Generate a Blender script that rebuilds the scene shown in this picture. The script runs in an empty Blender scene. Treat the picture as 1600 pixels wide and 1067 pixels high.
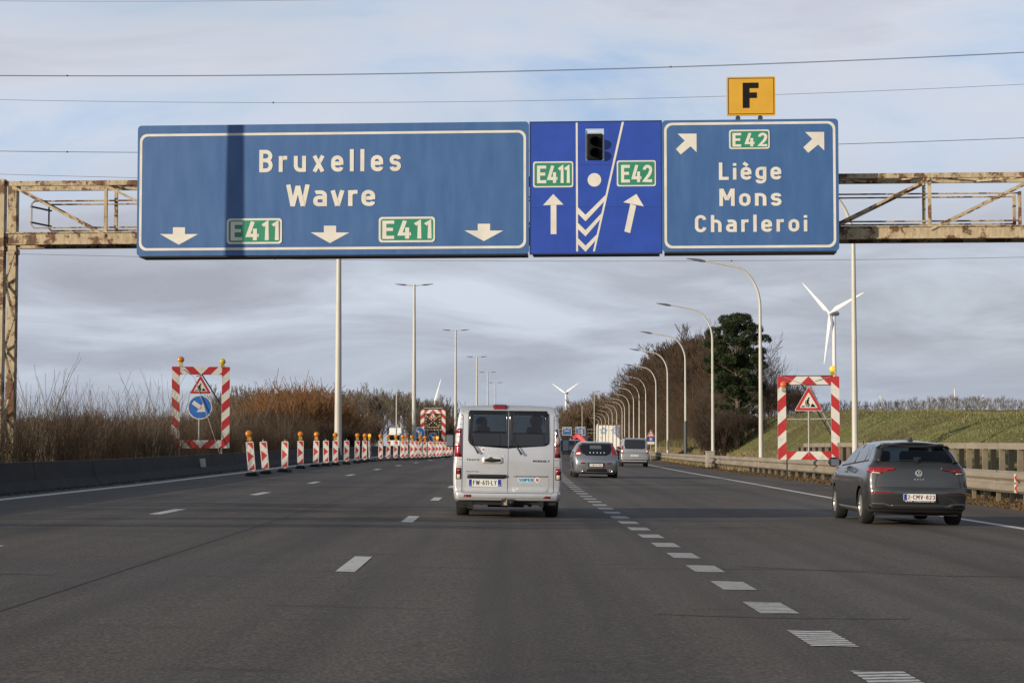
import bpy, bmesh, math, random
import numpy as np
from mathutils import Vector, Matrix
from mathutils.bvhtree import BVHTree
PI = math.pi
R = math.radians
scene = bpy.context.scene
COL = scene.collection
# ------------------------------------------------------------------ camera, sky, sun, exposure
F_PX, CAM_H, PITCH = 3050.0, 1.26, math.atan((697.0 - 533.5) / 3050.0)
cam_data = bpy.data.cameras.new("camera")
cam = bpy.data.objects.new("camera", cam_data); COL.objects.link(cam)
cam.location = (0, 0, CAM_H); cam.rotation_euler = (PI / 2 + PITCH, 0, 0)
cam_data.sensor_width = 36.0; cam_data.lens = F_PX / 1600 * 36.0
cam_data.clip_start = 0.5; cam_data.clip_end = 20000
scene.camera = cam
SUN_EL, SUN_BACK = R(12.5), R(56)      # sun behind the camera and to its left
to_sun = Vector((-math.sin(SUN_BACK) * math.cos(SUN_EL), -math.cos(SUN_BACK) * math.cos(SUN_EL), math.sin(SUN_EL)))
sd = bpy.data.lights.new("sun", 'SUN'); sd.energy = 5.0; sd.angle = R(0.5); sd.color = (1.0, 0.86, 0.68)
sun = bpy.data.objects.new("sun", sd); COL.objects.link(sun)
sun.rotation_euler = to_sun.to_track_quat('Z', 'Y').to_euler()
scene.view_settings.view_transform = 'Standard'; scene.view_settings.look = 'None'
scene.view_settings.exposure = 0.0; scene.view_settings.gamma = 1.0

def nd(nt, typ, **kw):
    n = nt.nodes.new(typ)
    for k, v in kw.items():
        if k.startswith('i_'): n.inputs[k[2:].replace('_', ' ')].default_value = v
        else: setattr(n, k, v)
    return n
def ramp(nt, fac, stops):
    n = nt.nodes.new('ShaderNodeValToRGB')
    e = n.color_ramp.elements
    e[0].position, e[0].color = stops[0][0], stops[0][1]
    e[1].position, e[1].color = stops[-1][0], stops[-1][1]
    for p, c in stops[1:-1]:
        x = e.new(p); x.color = c
    nt.links.new(fac, n.inputs[0]); return n.outputs[0]
def math_node(nt, op, a, b=None):
    n = nt.nodes.new('ShaderNodeMath'); n.operation = op
    for i, v in enumerate((a, b)):
        if v is None: continue
        if isinstance(v, (int, float)): n.inputs[i].default_value = v
        else: nt.links.new(v, n.inputs[i])
    return n.outputs[0]
def mixc(nt, fac, a, b, mode='MIX'):
    n = nt.nodes.new('ShaderNodeMix'); n.data_type = 'RGBA'; n.blend_type = mode
    for idx, v in ((0, fac), (6, a), (7, b)):
        if isinstance(v, (int, float)): n.inputs[idx].default_value = v
        elif isinstance(v, tuple): n.inputs[idx].default_value = v
        else: nt.links.new(v, n.inputs[idx])
    return n.outputs[2]

world = bpy.data.worlds.new("World"); scene.world = world; world.use_nodes = True
def build_world():
    nt = world.node_tree; nt.nodes.clear()
    out = nd(nt, 'ShaderNodeOutputWorld'); bg = nd(nt, 'ShaderNodeBackground'); bg.inputs[1].default_value = SKY_STRENGTH
    sky = nd(nt, 'ShaderNodeTexSky'); sky.sky_type = 'NISHITA'; sky.sun_disc = False
    sky.sun_elevation = SUN_EL; sky.sun_rotation = math.atan2(to_sun.x, to_sun.y)
    sky.air_density = 1.0; sky.dust_density = 1.5; sky.ozone_density = 1.0
    tc = nd(nt, 'ShaderNodeTexCoord'); sep = nd(nt, 'ShaderNodeSeparateXYZ'); nt.links.new(tc.outputs['Generated'], sep.inputs[0])
    x, y, z = sep.outputs
    zz = math_node(nt, 'ADD', math_node(nt, 'MAXIMUM', z, 0.0), 0.15)
    u = math_node(nt, 'DIVIDE', x, zz); v = math_node(nt, 'DIVIDE', y, zz)
    cmb = nd(nt, 'ShaderNodeCombineXYZ'); nt.links.new(u, cmb.inputs[0]); nt.links.new(v, cmb.inputs[1])
    mp = nd(nt, 'ShaderNodeMapping'); mp.inputs['Scale'].default_value = (1.0, 1.0, 1.0); mp.inputs['Location'].default_value = (3.1, 1.7, 0)
    nt.links.new(cmb.outputs[0], mp.inputs[0])
    n1 = nd(nt, 'ShaderNodeTexNoise'); n1.inputs['Scale'].default_value = 1.35; n1.inputs['Detail'].default_value = 8; n1.inputs['Roughness'].default_value = 0.56; n1.inputs['Distortion'].default_value = 0.5
    nt.links.new(mp.outputs[0], n1.inputs['Vector'])
    n2 = nd(nt, 'ShaderNodeTexNoise'); n2.inputs['Scale'].default_value = 0.30; n2.inputs['Detail'].default_value = 5; n2.inputs['Roughness'].default_value = 0.5
    mp2 = nd(nt, 'ShaderNodeMapping'); mp2.inputs['Location'].default_value = (11.0, 4.0, 2.0); mp2.inputs['Rotation'].default_value = (0, 0, 0.5)
    nt.links.new(cmb.outputs[0], mp2.inputs[0]); nt.links.new(mp2.outputs[0], n2.inputs['Vector'])
    # grey cloud bodies: pale rims, darker bellies
    cloud = ramp(nt, n1.outputs['Fac'], [(0.36, (0.62, 0.68, 0.775, 1)), (0.45, (0.53, 0.575, 0.665, 1)), (0.53, (0.44, 0.472, 0.55, 1)), (0.64, (0.375, 0.395, 0.465, 1))])
    # whitish veil that takes over higher up in the sky
    veil = ramp(nt, n1.outputs['Fac'], [(0.36, (0.42, 0.56, 0.79, 1)), (0.46, (0.58, 0.655, 0.785, 1)), (0.55, (0.645, 0.675, 0.765, 1)), (0.68, (0.545, 0.56, 0.66, 1))])
    up = ramp(nt, z, [(0.085, (0, 0, 0, 1)), (0.155, (1, 1, 1, 1))])
    cl = mixc(nt, up, cloud, veil)
    clr = nd(nt, 'ShaderNodeVectorMath', operation='SCALE'); clr.inputs['Scale'].default_value = CLOUD_GAIN / SKY_STRENGTH
    nt.links.new(cl, clr.inputs[0])
    # gaps with plain sky in them: few in view, more overhead
    cover = ramp(nt, n2.outputs['Fac'], [(0.28, (0.75, 0.75, 0.75, 1)), (0.42, (0.97, 0.97, 0.97, 1)), (0.6, (1, 1, 1, 1))])
    skyc = mixc(nt, cover, sky.outputs[0], clr.outputs[0])
    # out of view overhead, clouds are thinned to darker sky to cut fill light
    skyc = mixc(nt, ramp(nt, z, [(0.28, (0, 0, 0, 1)), (0.55, (.85, .85, .85, 1))]), skyc, sky.outputs[0])
    # low down the haze band turns even and bluish grey
    low = ramp(nt, z, [(0.0, (1, 1, 1, 1)), (0.075, (0, 0, 0, 1))])
    hz = nd(nt, 'ShaderNodeVectorMath', operation='SCALE'); hz.inputs['Scale'].default_value = CLOUD_GAIN / SKY_STRENGTH
    hz.inputs[0].default_value = (0.395, 0.44, 0.525)
    fin = mixc(nt, math_node(nt, 'MULTIPLY', low, 0.75), skyc, hz.outputs[0])
    nt.links.new(fin, bg.inputs[0]); nt.links.new(bg.outputs[0], out.inputs[0])
SKY_STRENGTH, CLOUD_GAIN = 0.10, 1.05
build_world()

def ray(px, py):
    """direction (with y = 1) of the line of sight through a pixel of the 1600 px wide picture"""
    a, b = (px - 800) / F_PX, -(py - 533.5) / F_PX
    y = math.cos(PITCH) - b * math.sin(PITCH); z = math.sin(PITCH) + b * math.cos(PITCH)
    return (a / y, 1.0, z / y)
def at(px, py, d):
    r = ray(px, py); return Vector((r[0] * d, d, CAM_H + r[2] * d))

# ------------------------------------------------------------------ object helpers
def link(name, me, parent=None):
    o = bpy.data.objects.new(name, me); COL.objects.link(o)
    if parent is not None: o.parent = parent
    return o
def tag(o, label=None, cat=None, group=None, kind=None):
    if label: o['label'] = label
    if cat: o['category'] = cat
    if group: o['group'] = group
    if kind: o['kind'] = kind
    return o
def thing(name, label, cat, loc=(0, 0, 0), rz=0, group=None):
    o = link(name, None); o.location = loc; o.rotation_euler = (0, 0, rz)
    return tag(o, label, cat, group)
def children(o): return [c for c in bpy.data.objects if c.parent == o]
KIDS = {}
def copy_tree(o, parent=None):
    c = o.copy(); COL.objects.link(c); c.parent = parent
    if o.name not in KIDS: KIDS[o.name] = children(o)
    for ch in KIDS[o.name]: copy_tree(ch, c)
    return c

class MB:
    """collects shapes and links them as one mesh object"""
    def __init__(s): s.v, s.f, s.m, s.n = [], [], [], 0
    def add(s, vs, fs, mi=0):
        b = len(s.v); s.v += [tuple(p) for p in vs]; s.f += [tuple(b + i for i in f) for f in fs]; s.m += [mi] * len(fs)
    def box(s, x0, x1, y0, y1, z0, z1, mi=0):
        s.add([(x0, y0, z0), (x1, y0, z0), (x1, y1, z0), (x0, y1, z0), (x0, y0, z1), (x1, y0, z1), (x1, y1, z1), (x0, y1, z1)],
              [(0, 3, 2, 1), (4, 5, 6, 7), (0, 1, 5, 4), (1, 2, 6, 5), (2, 3, 7, 6), (3, 0, 4, 7)], mi)
    def bar(s, p, q, w, h=None, mi=0, up=(0, 0, 1)):
        """rectangular bar from p to q, w across and h along 'up'"""
        h = h or w; p, q = Vector(p), Vector(q); d = (q - p).normalized(); u = Vector(up)
        if abs(d.dot(u)) > .99: u = Vector((0, 1, 0))
        a = d.cross(u).normalized() * w / 2; b = a.cross(d).normalized() * h / 2
        vs = [p - a - b, p + a - b, p + a + b, p - a + b, q - a - b, q + a - b, q + a + b, q - a + b]
        s.add(vs, [(0, 3, 2, 1), (4, 5, 6, 7), (0, 1, 5, 4), (1, 2, 6, 5), (2, 3, 7, 6), (3, 0, 4, 7)], mi)
    def tube(s, pts, r, n=8, mi=0, caps=True):
        pts = [Vector(p) for p in pts]; rs = r if isinstance(r, (list, tuple)) else [r] * len(pts)
        b = len(s.v); ref = None
        for i, p in enumerate(pts):
            d = (pts[min(i + 1, len(pts) - 1)] - pts[max(i - 1, 0)]).normalized()
            if ref is None: ref = Vector((1, 0, 0)) if abs(d.x) < .9 else Vector((0, 1, 0))
            a = (ref - d * ref.dot(d)).normalized(); ref = a; c = d.cross(a)
            for k in range(n):
                t = 2 * PI * k / n; s.v.append(tuple(p + (a * math.cos(t) + c * math.sin(t)) * rs[i]))
        for i in range(len(pts) - 1):
            for k in range(n):
                s.f.append((b + i * n + k, b + i * n + (k + 1) % n, b + (i + 1) * n + (k + 1) % n, b + (i + 1) * n + k)); s.m.append(mi)
        if caps:
            s.f.append(tuple(b + k for k in reversed(range(n)))); s.f.append(tuple(b + (len(pts) - 1) * n + k for k in range(n))); s.m += [mi, mi]
    def lathe(s, prof, c=(0, 0, 0), axis='z', n=24, mi=0):
        """prof: [(radius, height)]"""
        b = len(s.v)
        for r, h in prof:
            for k in range(n):
                t = 2 * PI * k / n; x, y = r * math.cos(t), r * math.sin(t)
                p = (x, y, h) if axis == 'z' else ((h, x, y) if axis == 'x' else (y, h, x))
                s.v.append((p[0] + c[0], p[1] + c[1], p[2] + c[2]))
        for i in range(len(prof) - 1):
            for k in range(n):
                s.f.append((b + i * n + k, b + i * n + (k + 1) % n, b + (i + 1) * n + (k + 1) % n, b + (i + 1) * n + k)); s.m.append(mi)
    def plate(s, poly, y0, y1, mi=0):
        """polygon in x,z (counter-clockwise seen from -y) given thickness from y0 (front) to y1"""
        n = len(poly); b = len(s.v)
        s.v += [(x, y0, z) for x, z in poly] + [(x, y1, z) for x, z in poly]
        s.f.append(tuple(b + i for i in range(n))); s.f.append(tuple(b + n + i for i in reversed(range(n))))
        for i in range(n): s.f.append((b + i, b + n + i, b + n + (i + 1) % n, b + (i + 1) % n))
        s.m += [mi] * (n + 2)
    def build(s, name, mats, parent=None, smooth=False, bevel=0, fix=True):
        me = bpy.data.meshes.new(name); me.from_pydata(s.v, [], s.f)
        for m in (mats if isinstance(mats, (list, tuple)) else [mats]): me.materials.append(m)
        me.polygons.foreach_set('material_index', s.m)
        if fix:
            bm = bmesh.new(); bm.from_mesh(me); bmesh.ops.recalc_face_normals(bm, faces=bm.faces); bm.to_mesh(me); bm.free()
        if smooth:
            me.polygons.foreach_set('use_smooth', [True] * len(me.polygons)); me.set_sharp_from_angle(angle=R(40))
        me.update(); o = link(name, me, parent)
        if bevel:
            mo = o.modifiers.new('bevel', 'BEVEL'); mo.width = bevel; mo.segments = 2; mo.limit_method = 'ANGLE'; mo.angle_limit = R(40)
        return o
def np_mesh(name, verts, faces, mat, parent=None, smooth=False):
    """verts (n,3), faces (m,k) numpy arrays"""
    me = bpy.data.meshes.new(name); n, k = faces.shape
    me.vertices.add(len(verts)); me.vertices.foreach_set('co', verts.astype(np.float32).ravel())
    me.loops.add(n * k); me.loops.foreach_set('vertex_index', faces.astype(np.int32).ravel())
    me.polygons.add(n); me.polygons.foreach_set('loop_start', np.arange(0, n * k, k, dtype=np.int32))
    if smooth: me.polygons.foreach_set('use_smooth', np.ones(n, dtype=bool))
    me.materials.append(mat); me.update(calc_edges=True); me.validate()
    return link(name, me, parent)
def rrect(x0, x1, z0, z1, r, n=5):
    pts = []
    for cx, cz, a0 in ((x1 - r, z0 + r, -90), (x1 - r, z1 - r, 0), (x0 + r, z1 - r, 90), (x0 + r, z0 + r, 180)):
        for k in range(n + 1):
            a = R(a0 + 90 * k / n); pts.append((cx + r * math.cos(a), cz + r * math.sin(a)))
    return pts
def circle(cx, cz, r, n=28): return [(cx + r * math.cos(2 * PI * k / n), cz + r * math.sin(2 * PI * k / n)) for k in range(n)]
def ring_plate(mb, outer, inner, y0, y1, mi=0):
    n = len(outer); b = len(mb.v)
    for poly, y in ((outer, y0), (inner, y0), (outer, y1), (inner, y1)): mb.v += [(x, y, z) for x, z in poly]
    for i in range(n):
        j = (i + 1) % n
        mb.f += [(b + i, b + j, b + n + j, b + n + i), (b + 2 * n + i, b + 3 * n + i, b + 3 * n + j, b + 2 * n + j),
                 (b + i, b + 2 * n + i, b + 2 * n + j, b + j), (b + n + i, b + n + j, b + 3 * n + j, b + 3 * n + i)]
        mb.m += [mi] * 4
def clip(poly, a, b, c):
    """part of a convex polygon where a*x + b*z + c >= 0"""
    out = []
    for i, p in enumerate(poly):
        q = poly[(i + 1) % len(poly)]; fp, fq = a * p[0] + b * p[1] + c, a * q[0] + b * q[1] + c
        if fp >= 0: out.append(p)
        if fp * fq < 0: t = fp / (fp - fq); out.append((p[0] + (q[0] - p[0]) * t, p[1] + (q[1] - p[1]) * t))
    return out

# ------------------------------------------------------------------ materials
MATS = {}
def mat(name, col, rough=0.6, metal=0.0, noise=0.0, scale=8.0, bump=0.0, coat=0.0, emit=0.0, spec=0.5, col2=None, lo=0.35, hi=0.65, stretch=None, detail=4):
    if name in MATS: return MATS[name]
    m = bpy.data.materials.new(name); m.use_nodes = True; nt = m.node_tree; b = nt.nodes['Principled BSDF']
    c = tuple(col) + (1,)
    b.inputs['Roughness'].default_value = rough; b.inputs['Metallic'].default_value = metal
    b.inputs['Coat Weight'].default_value = coat; b.inputs['Coat Roughness'].default_value = 0.05; b.inputs['Specular IOR Level'].default_value = spec
    b.inputs['Base Color'].default_value = c
    if noise or col2 or bump:
        tc = nd(nt, 'ShaderNodeTexCoord'); mp = nd(nt, 'ShaderNodeMapping'); nt.links.new(tc.outputs['Object'], mp.inputs[0])
        if stretch: mp.inputs['Scale'].default_value = stretch
        n = nd(nt, 'ShaderNodeTexNoise'); n.inputs['Scale'].default_value = scale; n.inputs['Detail'].default_value = detail; n.inputs['Roughness'].default_value = 0.6
        nt.links.new(mp.outputs[0], n.inputs['Vector'])
        if col2: cc = ramp(nt, n.outputs['Fac'], [(lo, c), (hi, tuple(col2) + (1,))])
        else: cc = ramp(nt, n.outputs['Fac'], [(0.3, tuple(x * (1 - noise) for x in col) + (1,)), (0.7, tuple(min(1, x * (1 + noise)) for x in col) + (1,))])
        nt.links.new(cc, b.inputs['Base Color'])
        if bump:
            bp = nd(nt, 'ShaderNodeBump'); bp.inputs['Strength'].default_value = bump; bp.inputs['Distance'].default_value = 0.02
            nt.links.new(n.outputs['Fac'], bp.inputs['Height']); nt.links.new(bp.outputs[0], b.inputs['Normal'])
    if emit:
        b.inputs['Emission Color'].default_value = c; b.inputs['Emission Strength'].default_value = emit
    MATS[name] = m; return m
def glass(name, tint=(0.1, 0.12, 0.12), rough=0.02, refl=1.0):
    if name in MATS: return MATS[name]
    m = bpy.data.materials.new(name); m.use_nodes = True; nt = m.node_tree; nt.nodes.clear()
    out = nd(nt, 'ShaderNodeOutputMaterial'); tr = nd(nt, 'ShaderNodeBsdfTransparent'); gl = nd(nt, 'ShaderNodeBsdfGlossy')
    tr.inputs[0].default_value = tuple(tint) + (1,); gl.inputs['Roughness'].default_value = rough; gl.inputs[0].default_value = (refl, refl, refl, 1)
    fr = nd(nt, 'ShaderNodeFresnel'); fr.inputs[0].default_value = 1.5; mx = nd(nt, 'ShaderNodeMixShader')
    nt.links.new(fr.outputs[0], mx.inputs[0]); nt.links.new(tr.outputs[0], mx.inputs[1]); nt.links.new(gl.outputs[0], mx.inputs[2]); nt.links.new(mx.outputs[0], out.inputs[0])
    MATS[name] = m; return m

# ------------------------------------------------------------------ road geometry: centre offset, levels
DT = [-60, 0, 40, 73, 108, 142, 177, 209, 247, 285, 314, 341, 381, 447, 556, 704, 1000, 3000]
XT = [0.33, 0, -.25, -.3, .25, 1.15, 2.2, 3.3, 4.8, 6.1, 7.1, 7.95, 9.3, 11.3, 14.5, 18.4, 26.8, 84.0]
def RX(d): return float(np.interp(d, DT, XT))
_dd = np.arange(-60, 3000, 5.0); _xx = np.interp(_dd, DT, XT)
_k = np.ones(9) / 9; _xs = np.convolve(np.pad(_xx, 4, mode='reflect', reflect_type='odd'), _k, 'valid')
def RX(d): return float(np.interp(d, _dd, _xs))
def heading(d): return math.atan2(RX(d + 4) - RX(d - 4), 8.0)
def zc(d): return float(np.interp(d, [-60, 50, 80, 127, 200, 400, 800, 3000], [0, 0, .09, .15, .2, .35, .6, .8]))
def cross_left(d): return float(np.interp(d, [0, 70, 130, 200, 320, 500], [.03, .031, .05, .055, .055, .03]))
def cross_right(d): return float(np.interp(d, [0, 70, 130, 200, 320, 500], [.016, .018, .03, .04, .04, .02]))
def zroad(L, d): return zc(d) - (cross_left(d) if L < 0 else cross_right(d)) * L
def RP(L, d, dz=0.0): return Vector((RX(d) + L, d, zroad(L, d) + dz))
# ------------------------------------------------------------------ the setting: ground, road, markings
def sm(t): t = max(0.0, min(1.0, t)); return t * t * (3 - 2 * t)
RAIL_L = 12.75
def ground_z(L, d):
    if -10.6 <= L <= 12.2: return zroad(L, d)
    if L < -10.6:
        e = zroad(-10.6, d)
        return e - 0.25 * sm((-10.6 - L) / 4) + 0.15 * math.sin(L * .21 + d * .05) * sm((-14 - L) / 6)
    e = zroad(12.2, d); v = e + (0.06 - zroad(12.2, 40) + zroad(12.2, 40)) * sm((L - 12.2) / 1.0)
    if L < 13.4: return v
    crest = 1.0 + .0195 * min(d, 140) if d < 140 else 3.73 + .006 * (min(d, 300) - 140)
    crest = max(crest, 0.8)
    s = sm((L - 13.4) / 9.5)
    z = v + (crest - v) * s
    if L > 21: z = min(z + (L - 21) * .035, max(z, 1.0 + .0194 * max(60, min(d, 330))))
    z -= max(0, d - 330) * .004
    return z + (.10 * math.sin(L * .9 + d * .11) + .08 * math.sin(d * .31 - L * .3)) * sm((L - 14) / 5) * .8

def grid_sheet(name, Ls, ds, zf, m, smooth=True, dz=0.0):
    vs = np.array([(RX(d) + L, d, zf(L, d) + dz) for d in ds for L in Ls], dtype=float)
    nL = len(Ls); i, j = np.meshgrid(np.arange(len(ds) - 1), np.arange(nL - 1), indexing='ij'); a = (i * nL + j).ravel()
    return np_mesh(name, vs, np.stack([a, a + 1, a + nL + 1, a + nL], 1), m, smooth=smooth)

def ground_mat():
    m = bpy.data.materials.new("grass_ground"); m.use_nodes = True; nt = m.node_tree; b = nt.nodes['Principled BSDF']; b.inputs['Roughness'].default_value = .95; b.inputs['Specular IOR Level'].default_value = .1
    tc = nd(nt, 'ShaderNodeTexCoord')
    def noise(s, det=5, st=(1, 1, 1), rough=.6):
        mp = nd(nt, 'ShaderNodeMapping'); mp.inputs['Scale'].default_value = st; nt.links.new(tc.outputs['Object'], mp.inputs[0])
        n = nd(nt, 'ShaderNodeTexNoise'); n.inputs['Scale'].default_value = s; n.inputs['Detail'].default_value = det; n.inputs['Roughness'].default_value = rough
        nt.links.new(mp.outputs[0], n.inputs['Vector']); return n.outputs['Fac']
    big = noise(.09, 4); mid = noise(.8, 6, (1, .6, 1)); fine = noise(7, 6, (1, .5, 1), .75)
    g = ramp(nt, mid, [(.32, (.100, .104, .032, 1)), (.5, (.148, .158, .052, 1)), (.7, (.215, .200, .090, 1))])
    dry = ramp(nt, fine, [(.35, (.050, .036, .020, 1)), (.6, (.135, .095, .050, 1)), (.75, (.19, .15, .085, 1))])
    f = ramp(nt, big, [(.46, (0, 0, 0, 1)), (.60, (.85, .85, .85, 1))])
    c = mixc(nt, f, g, dry)
    c = mixc(nt, ramp(nt, fine, [(.35, (.0, 0, 0, 1)), (.7, (.55, .55, .55, 1))]), c, mixc(nt, .5, c, (.30, .27, .12, 1)))
    nt.links.new(c, b.inputs['Base Color'])
    bp = nd(nt, 'ShaderNodeBump'); bp.inputs['Strength'].default_value = 1.0; bp.inputs['Distance'].default_value = .12
    nt.links.new(fine, bp.inputs['Height']); nt.links.new(bp.outputs[0], b.inputs['Normal']); return m
GM = ground_mat()
dsx = list(np.arange(-60, 0, 12)) + list(np.arange(0, 240, 3.0)) + list(np.arange(240, 420, 8)) + [420, 450, 500, 560, 640, 740, 900, 1200, 1700, 2400, 2990, 6000]
rightL = [12.2, 12.6, 13.0, 13.4] + list(np.arange(14, 26, 1.0)) + list(np.arange(26, 60, 3)) + list(np.arange(60, 150, 10)) + [150, 200, 300, 500, 900, 2500]
leftL = [-2500, -900, -400, -200, -120, -80] + list(np.arange(-60, -14, 4)) + [-14, -12.6, -11.6, -10.6, -10.2]
allL = leftL + [-9, 0, 9, 11.9] + rightL
def gz(L, d): return ground_z(L, d) - (0.06 if -10.4 < L < 12.1 else 0.0)
tag(grid_sheet('ground', allL, dsx, gz, GM), kind='structure')

def asphalt_mat(name, a, bcol, rough=.8):
    m = bpy.data.materials.new(name); m.use_nodes = True; nt = m.node_tree; b = nt.nodes['Principled BSDF']; b.inputs['Specular IOR Level'].default_value = .35
    tc = nd(nt, 'ShaderNodeTexCoord')
    def noise(s, det=4, st=(1, 1, 1), rgh=.6):
        mp = nd(nt, 'ShaderNodeMapping'); mp.inputs['Scale'].default_value = st; nt.links.new(tc.outputs['Object'], mp.inputs[0])
        n = nd(nt, 'ShaderNodeTexNoise'); n.inputs['Scale'].default_value = s; n.inputs['Detail'].default_value = det; n.inputs['Roughness'].default_value = rgh
        nt.links.new(mp.outputs[0], n.inputs['Vector']); return n.outputs['Fac']
    grain = noise(34, 3, (1, 1, 1), .8); patch = noise(.35, 5, (1, .22, 1)); track = noise(1.1, 3, (1, .02, 1)); stain = noise(1.4, 5, (.35, 1.5, 1))
    c = ramp(nt, grain, [(.30, tuple(x * .36 for x in a) + (1,)), (.5, tuple(a) + (1,)), (.70, tuple(x * 2.3 for x in a) + (1,))])
    c = mixc(nt, ramp(nt, patch, [(.35, (0, 0, 0, 1)), (.65, (.55, .55, .55, 1))]), c, mixc(nt, 1.0, c, tuple(bcol) + (1,), 'MULTIPLY'))
    c = mixc(nt, ramp(nt, track, [(.38, (.42, .42, .42, 1)), (.60, (0, 0, 0, 1))]), c, (.024, .021, .018, 1))
    c = mixc(nt, ramp(nt, stain, [(.60, (0, 0, 0, 1)), (.68, (.38, .38, .38, 1))]), c, (.022, .021, .02, 1))
    nt.links.new(c, b.inputs['Base Color'])
    nt.links.new(ramp(nt, patch, [(.3, (rough - .08,) * 3 + (1,)), (.7, (rough + .08,) * 3 + (1,))]), b.inputs['Roughness'])
    bp = nd(nt, 'ShaderNodeBump'); bp.inputs['Strength'].default_value = .55; bp.inputs['Distance'].default_value = .012
    nt.links.new(grain, bp.inputs['Height']); nt.links.new(bp.outputs[0], b.inputs['Normal']); return m
ASPH = asphalt_mat("asphalt", (.108, .090, .072), (.74, .74, .75))
SHLD = asphalt_mat("old_asphalt", (.112, .090, .070), (.72, .70, .66), .85)
dsr = list(np.arange(-40, 260, 3.0)) + list(np.arange(260, 1000, 10)) + [1000, 1200, 1600, 2400]
tag(grid_sheet('road', [-9.75, -9.2, -7, -5.5, -3.5, -1.5, 0, 1, 2.2, 4, 6, 8, 9.15], dsr, zroad, ASPH), kind='structure')
tag(grid_sheet('hard_shoulder', [9.15, 10, 11, 12.1], dsr, zroad, SHLD, dz=-.004), kind='structure')
tag(grid_sheet('gutter', [-10.35, -10.1, -9.75], dsr, zroad, SHLD, dz=-.005), kind='structure')
far_road = [-42, -38, -34, -30, -26]
tag(grid_sheet('opposite_carriageway', far_road, list(np.arange(-40, 600, 20)) + [600, 1200], lambda L, d: ground_z(L, d) * 0 + zc(d) + .30, SHLD), kind='structure')

def paint_mat(name, hatch):
    m = bpy.data.materials.new(name); m.use_nodes = True; nt = m.node_tree; b = nt.nodes['Principled BSDF']; b.inputs['Roughness'].default_value = .6
    tc = nd(nt, 'ShaderNodeTexCoord')
    n = nd(nt, 'ShaderNodeTexNoise'); n.inputs['Scale'].default_value = 14; n.inputs['Detail'].default_value = 6; n.inputs['Roughness'].default_value = .75; nt.links.new(tc.outputs['Object'], n.inputs['Vector'])
    c = ramp(nt, n.outputs['Fac'], [(.30, (.11, .10, .09, 1)), (.40, (.50, .48, .43, 1)), (.7, (.74, .71, .65, 1))])
    if hatch:
        mp = nd(nt, 'ShaderNodeMapping'); mp.inputs['Rotation'].default_value = (0, 0, R(-16)); nt.links.new(tc.outputs['Object'], mp.inputs[0])
        w = nd(nt, 'ShaderNodeTexWave'); w.wave_type = 'BANDS'; w.bands_direction = 'Y'; w.inputs['Scale'].default_value = 2.5; w.inputs['Distortion'].default_value = .8; w.inputs['Detail'].default_value = 2; w.inputs['Detail Scale'].default_value = 6
        nt.links.new(mp.outputs[0], w.inputs['Vector'])
        c = mixc(nt, ramp(nt, w.outputs['Fac'], [(.30, (1, 1, 1, 1)), (.42, (0, 0, 0, 1))]), c, (.075, .065, .055, 1))
    nt.links.new(c, b.inputs['Base Color']); return m
PAINT, PAINT_H = paint_mat("road_paint", False), paint_mat("textured_road_paint", True)
def strip_rects(name, rects, m, dz=.004):
    mb = MB()
    for L0, L1, d0, d1 in rects:
        n = max(1, int((d1 - d0) / 4))
        for i in range(n):
            a, b = d0 + (d1 - d0) * i / n, d0 + (d1 - d0) * (i + 1) / n
            mb.add([RP(L0, a, dz), RP(L1, a, dz), RP(L1, b, dz), RP(L0, b, dz)], [(0, 1, 2, 3)])
    o = mb.build(name, m, fix=False); return tag(o, kind='structure')
strip_rects('edge_line_marking', [(-9.3, -9.06, -20, 600)], PAINT)
strip_rects('shoulder_line_marking', [(8.85, 9.07, -20, 600)], PAINT)
lanes = []
for k in range(-2, 40):
    c = 20.3 + 12.4 * k
    for L in (-5.55, -1.5): lanes.append((L - .095, L + .095, c - 1.3, c + 1.3))
strip_rects('lane_dash_markings', lanes, PAINT)
strip_rects('block_dash_markings', [(2.02, 2.33, 13.28 + 2.5 * k - .55, 13.28 + 2.5 * k + .55) for k in range(-5, 56)], PAINT_H)
def crack(pts, w):
    mb = MB(); rg = random.Random(len(pts)); P = []
    for i in range(len(pts) - 1):
        for t in np.linspace(0, 1, 12, endpoint=False): P.append((pts[i][0] + (pts[i + 1][0] - pts[i][0]) * t, pts[i][1] + (pts[i + 1][1] - pts[i][1]) * t + rg.uniform(-.03, .03)))
    for a, b in zip(P[:-1], P[1:]): mb.add([RP(a[0], a[1] - w, .0035), RP(b[0], b[1] - w, .0035), RP(b[0], b[1] + w, .0035), RP(a[0], a[1] + w, .0035)], [(0, 1, 2, 3)])
    return mb
CR = mat('crack_filler', (.052, .044, .036), rough=.8)
for k, (pts, w) in enumerate([([(1.2, 15.0), (2.0, 14.8), (3.2, 14.9)], .016), ([(2.6, 21.3), (4.6, 20.2), (6.0, 20.4)], .025), ([(2.0, 20.8), (4.2, 20.9)], .02), ([(-5.8, 17.4), (-4.6, 17.3), (-3.9, 17.4)], .016), ([(-6, 46), (-1, 45.6)], .05), ([(1, 56), (7, 55.2)], .06), ([(-7, 64), (2, 63.5)], .07)]):
    tag(crack(pts, w).build('road_crack', CR, fix=False), kind='structure')
SEAM = mat('bitumen', (.040, .042, .048), rough=.75, spec=.3)
strip_rects('bitumen_seam', [(-3.51, -3.495, 5, 90)], SEAM, .003)

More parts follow.
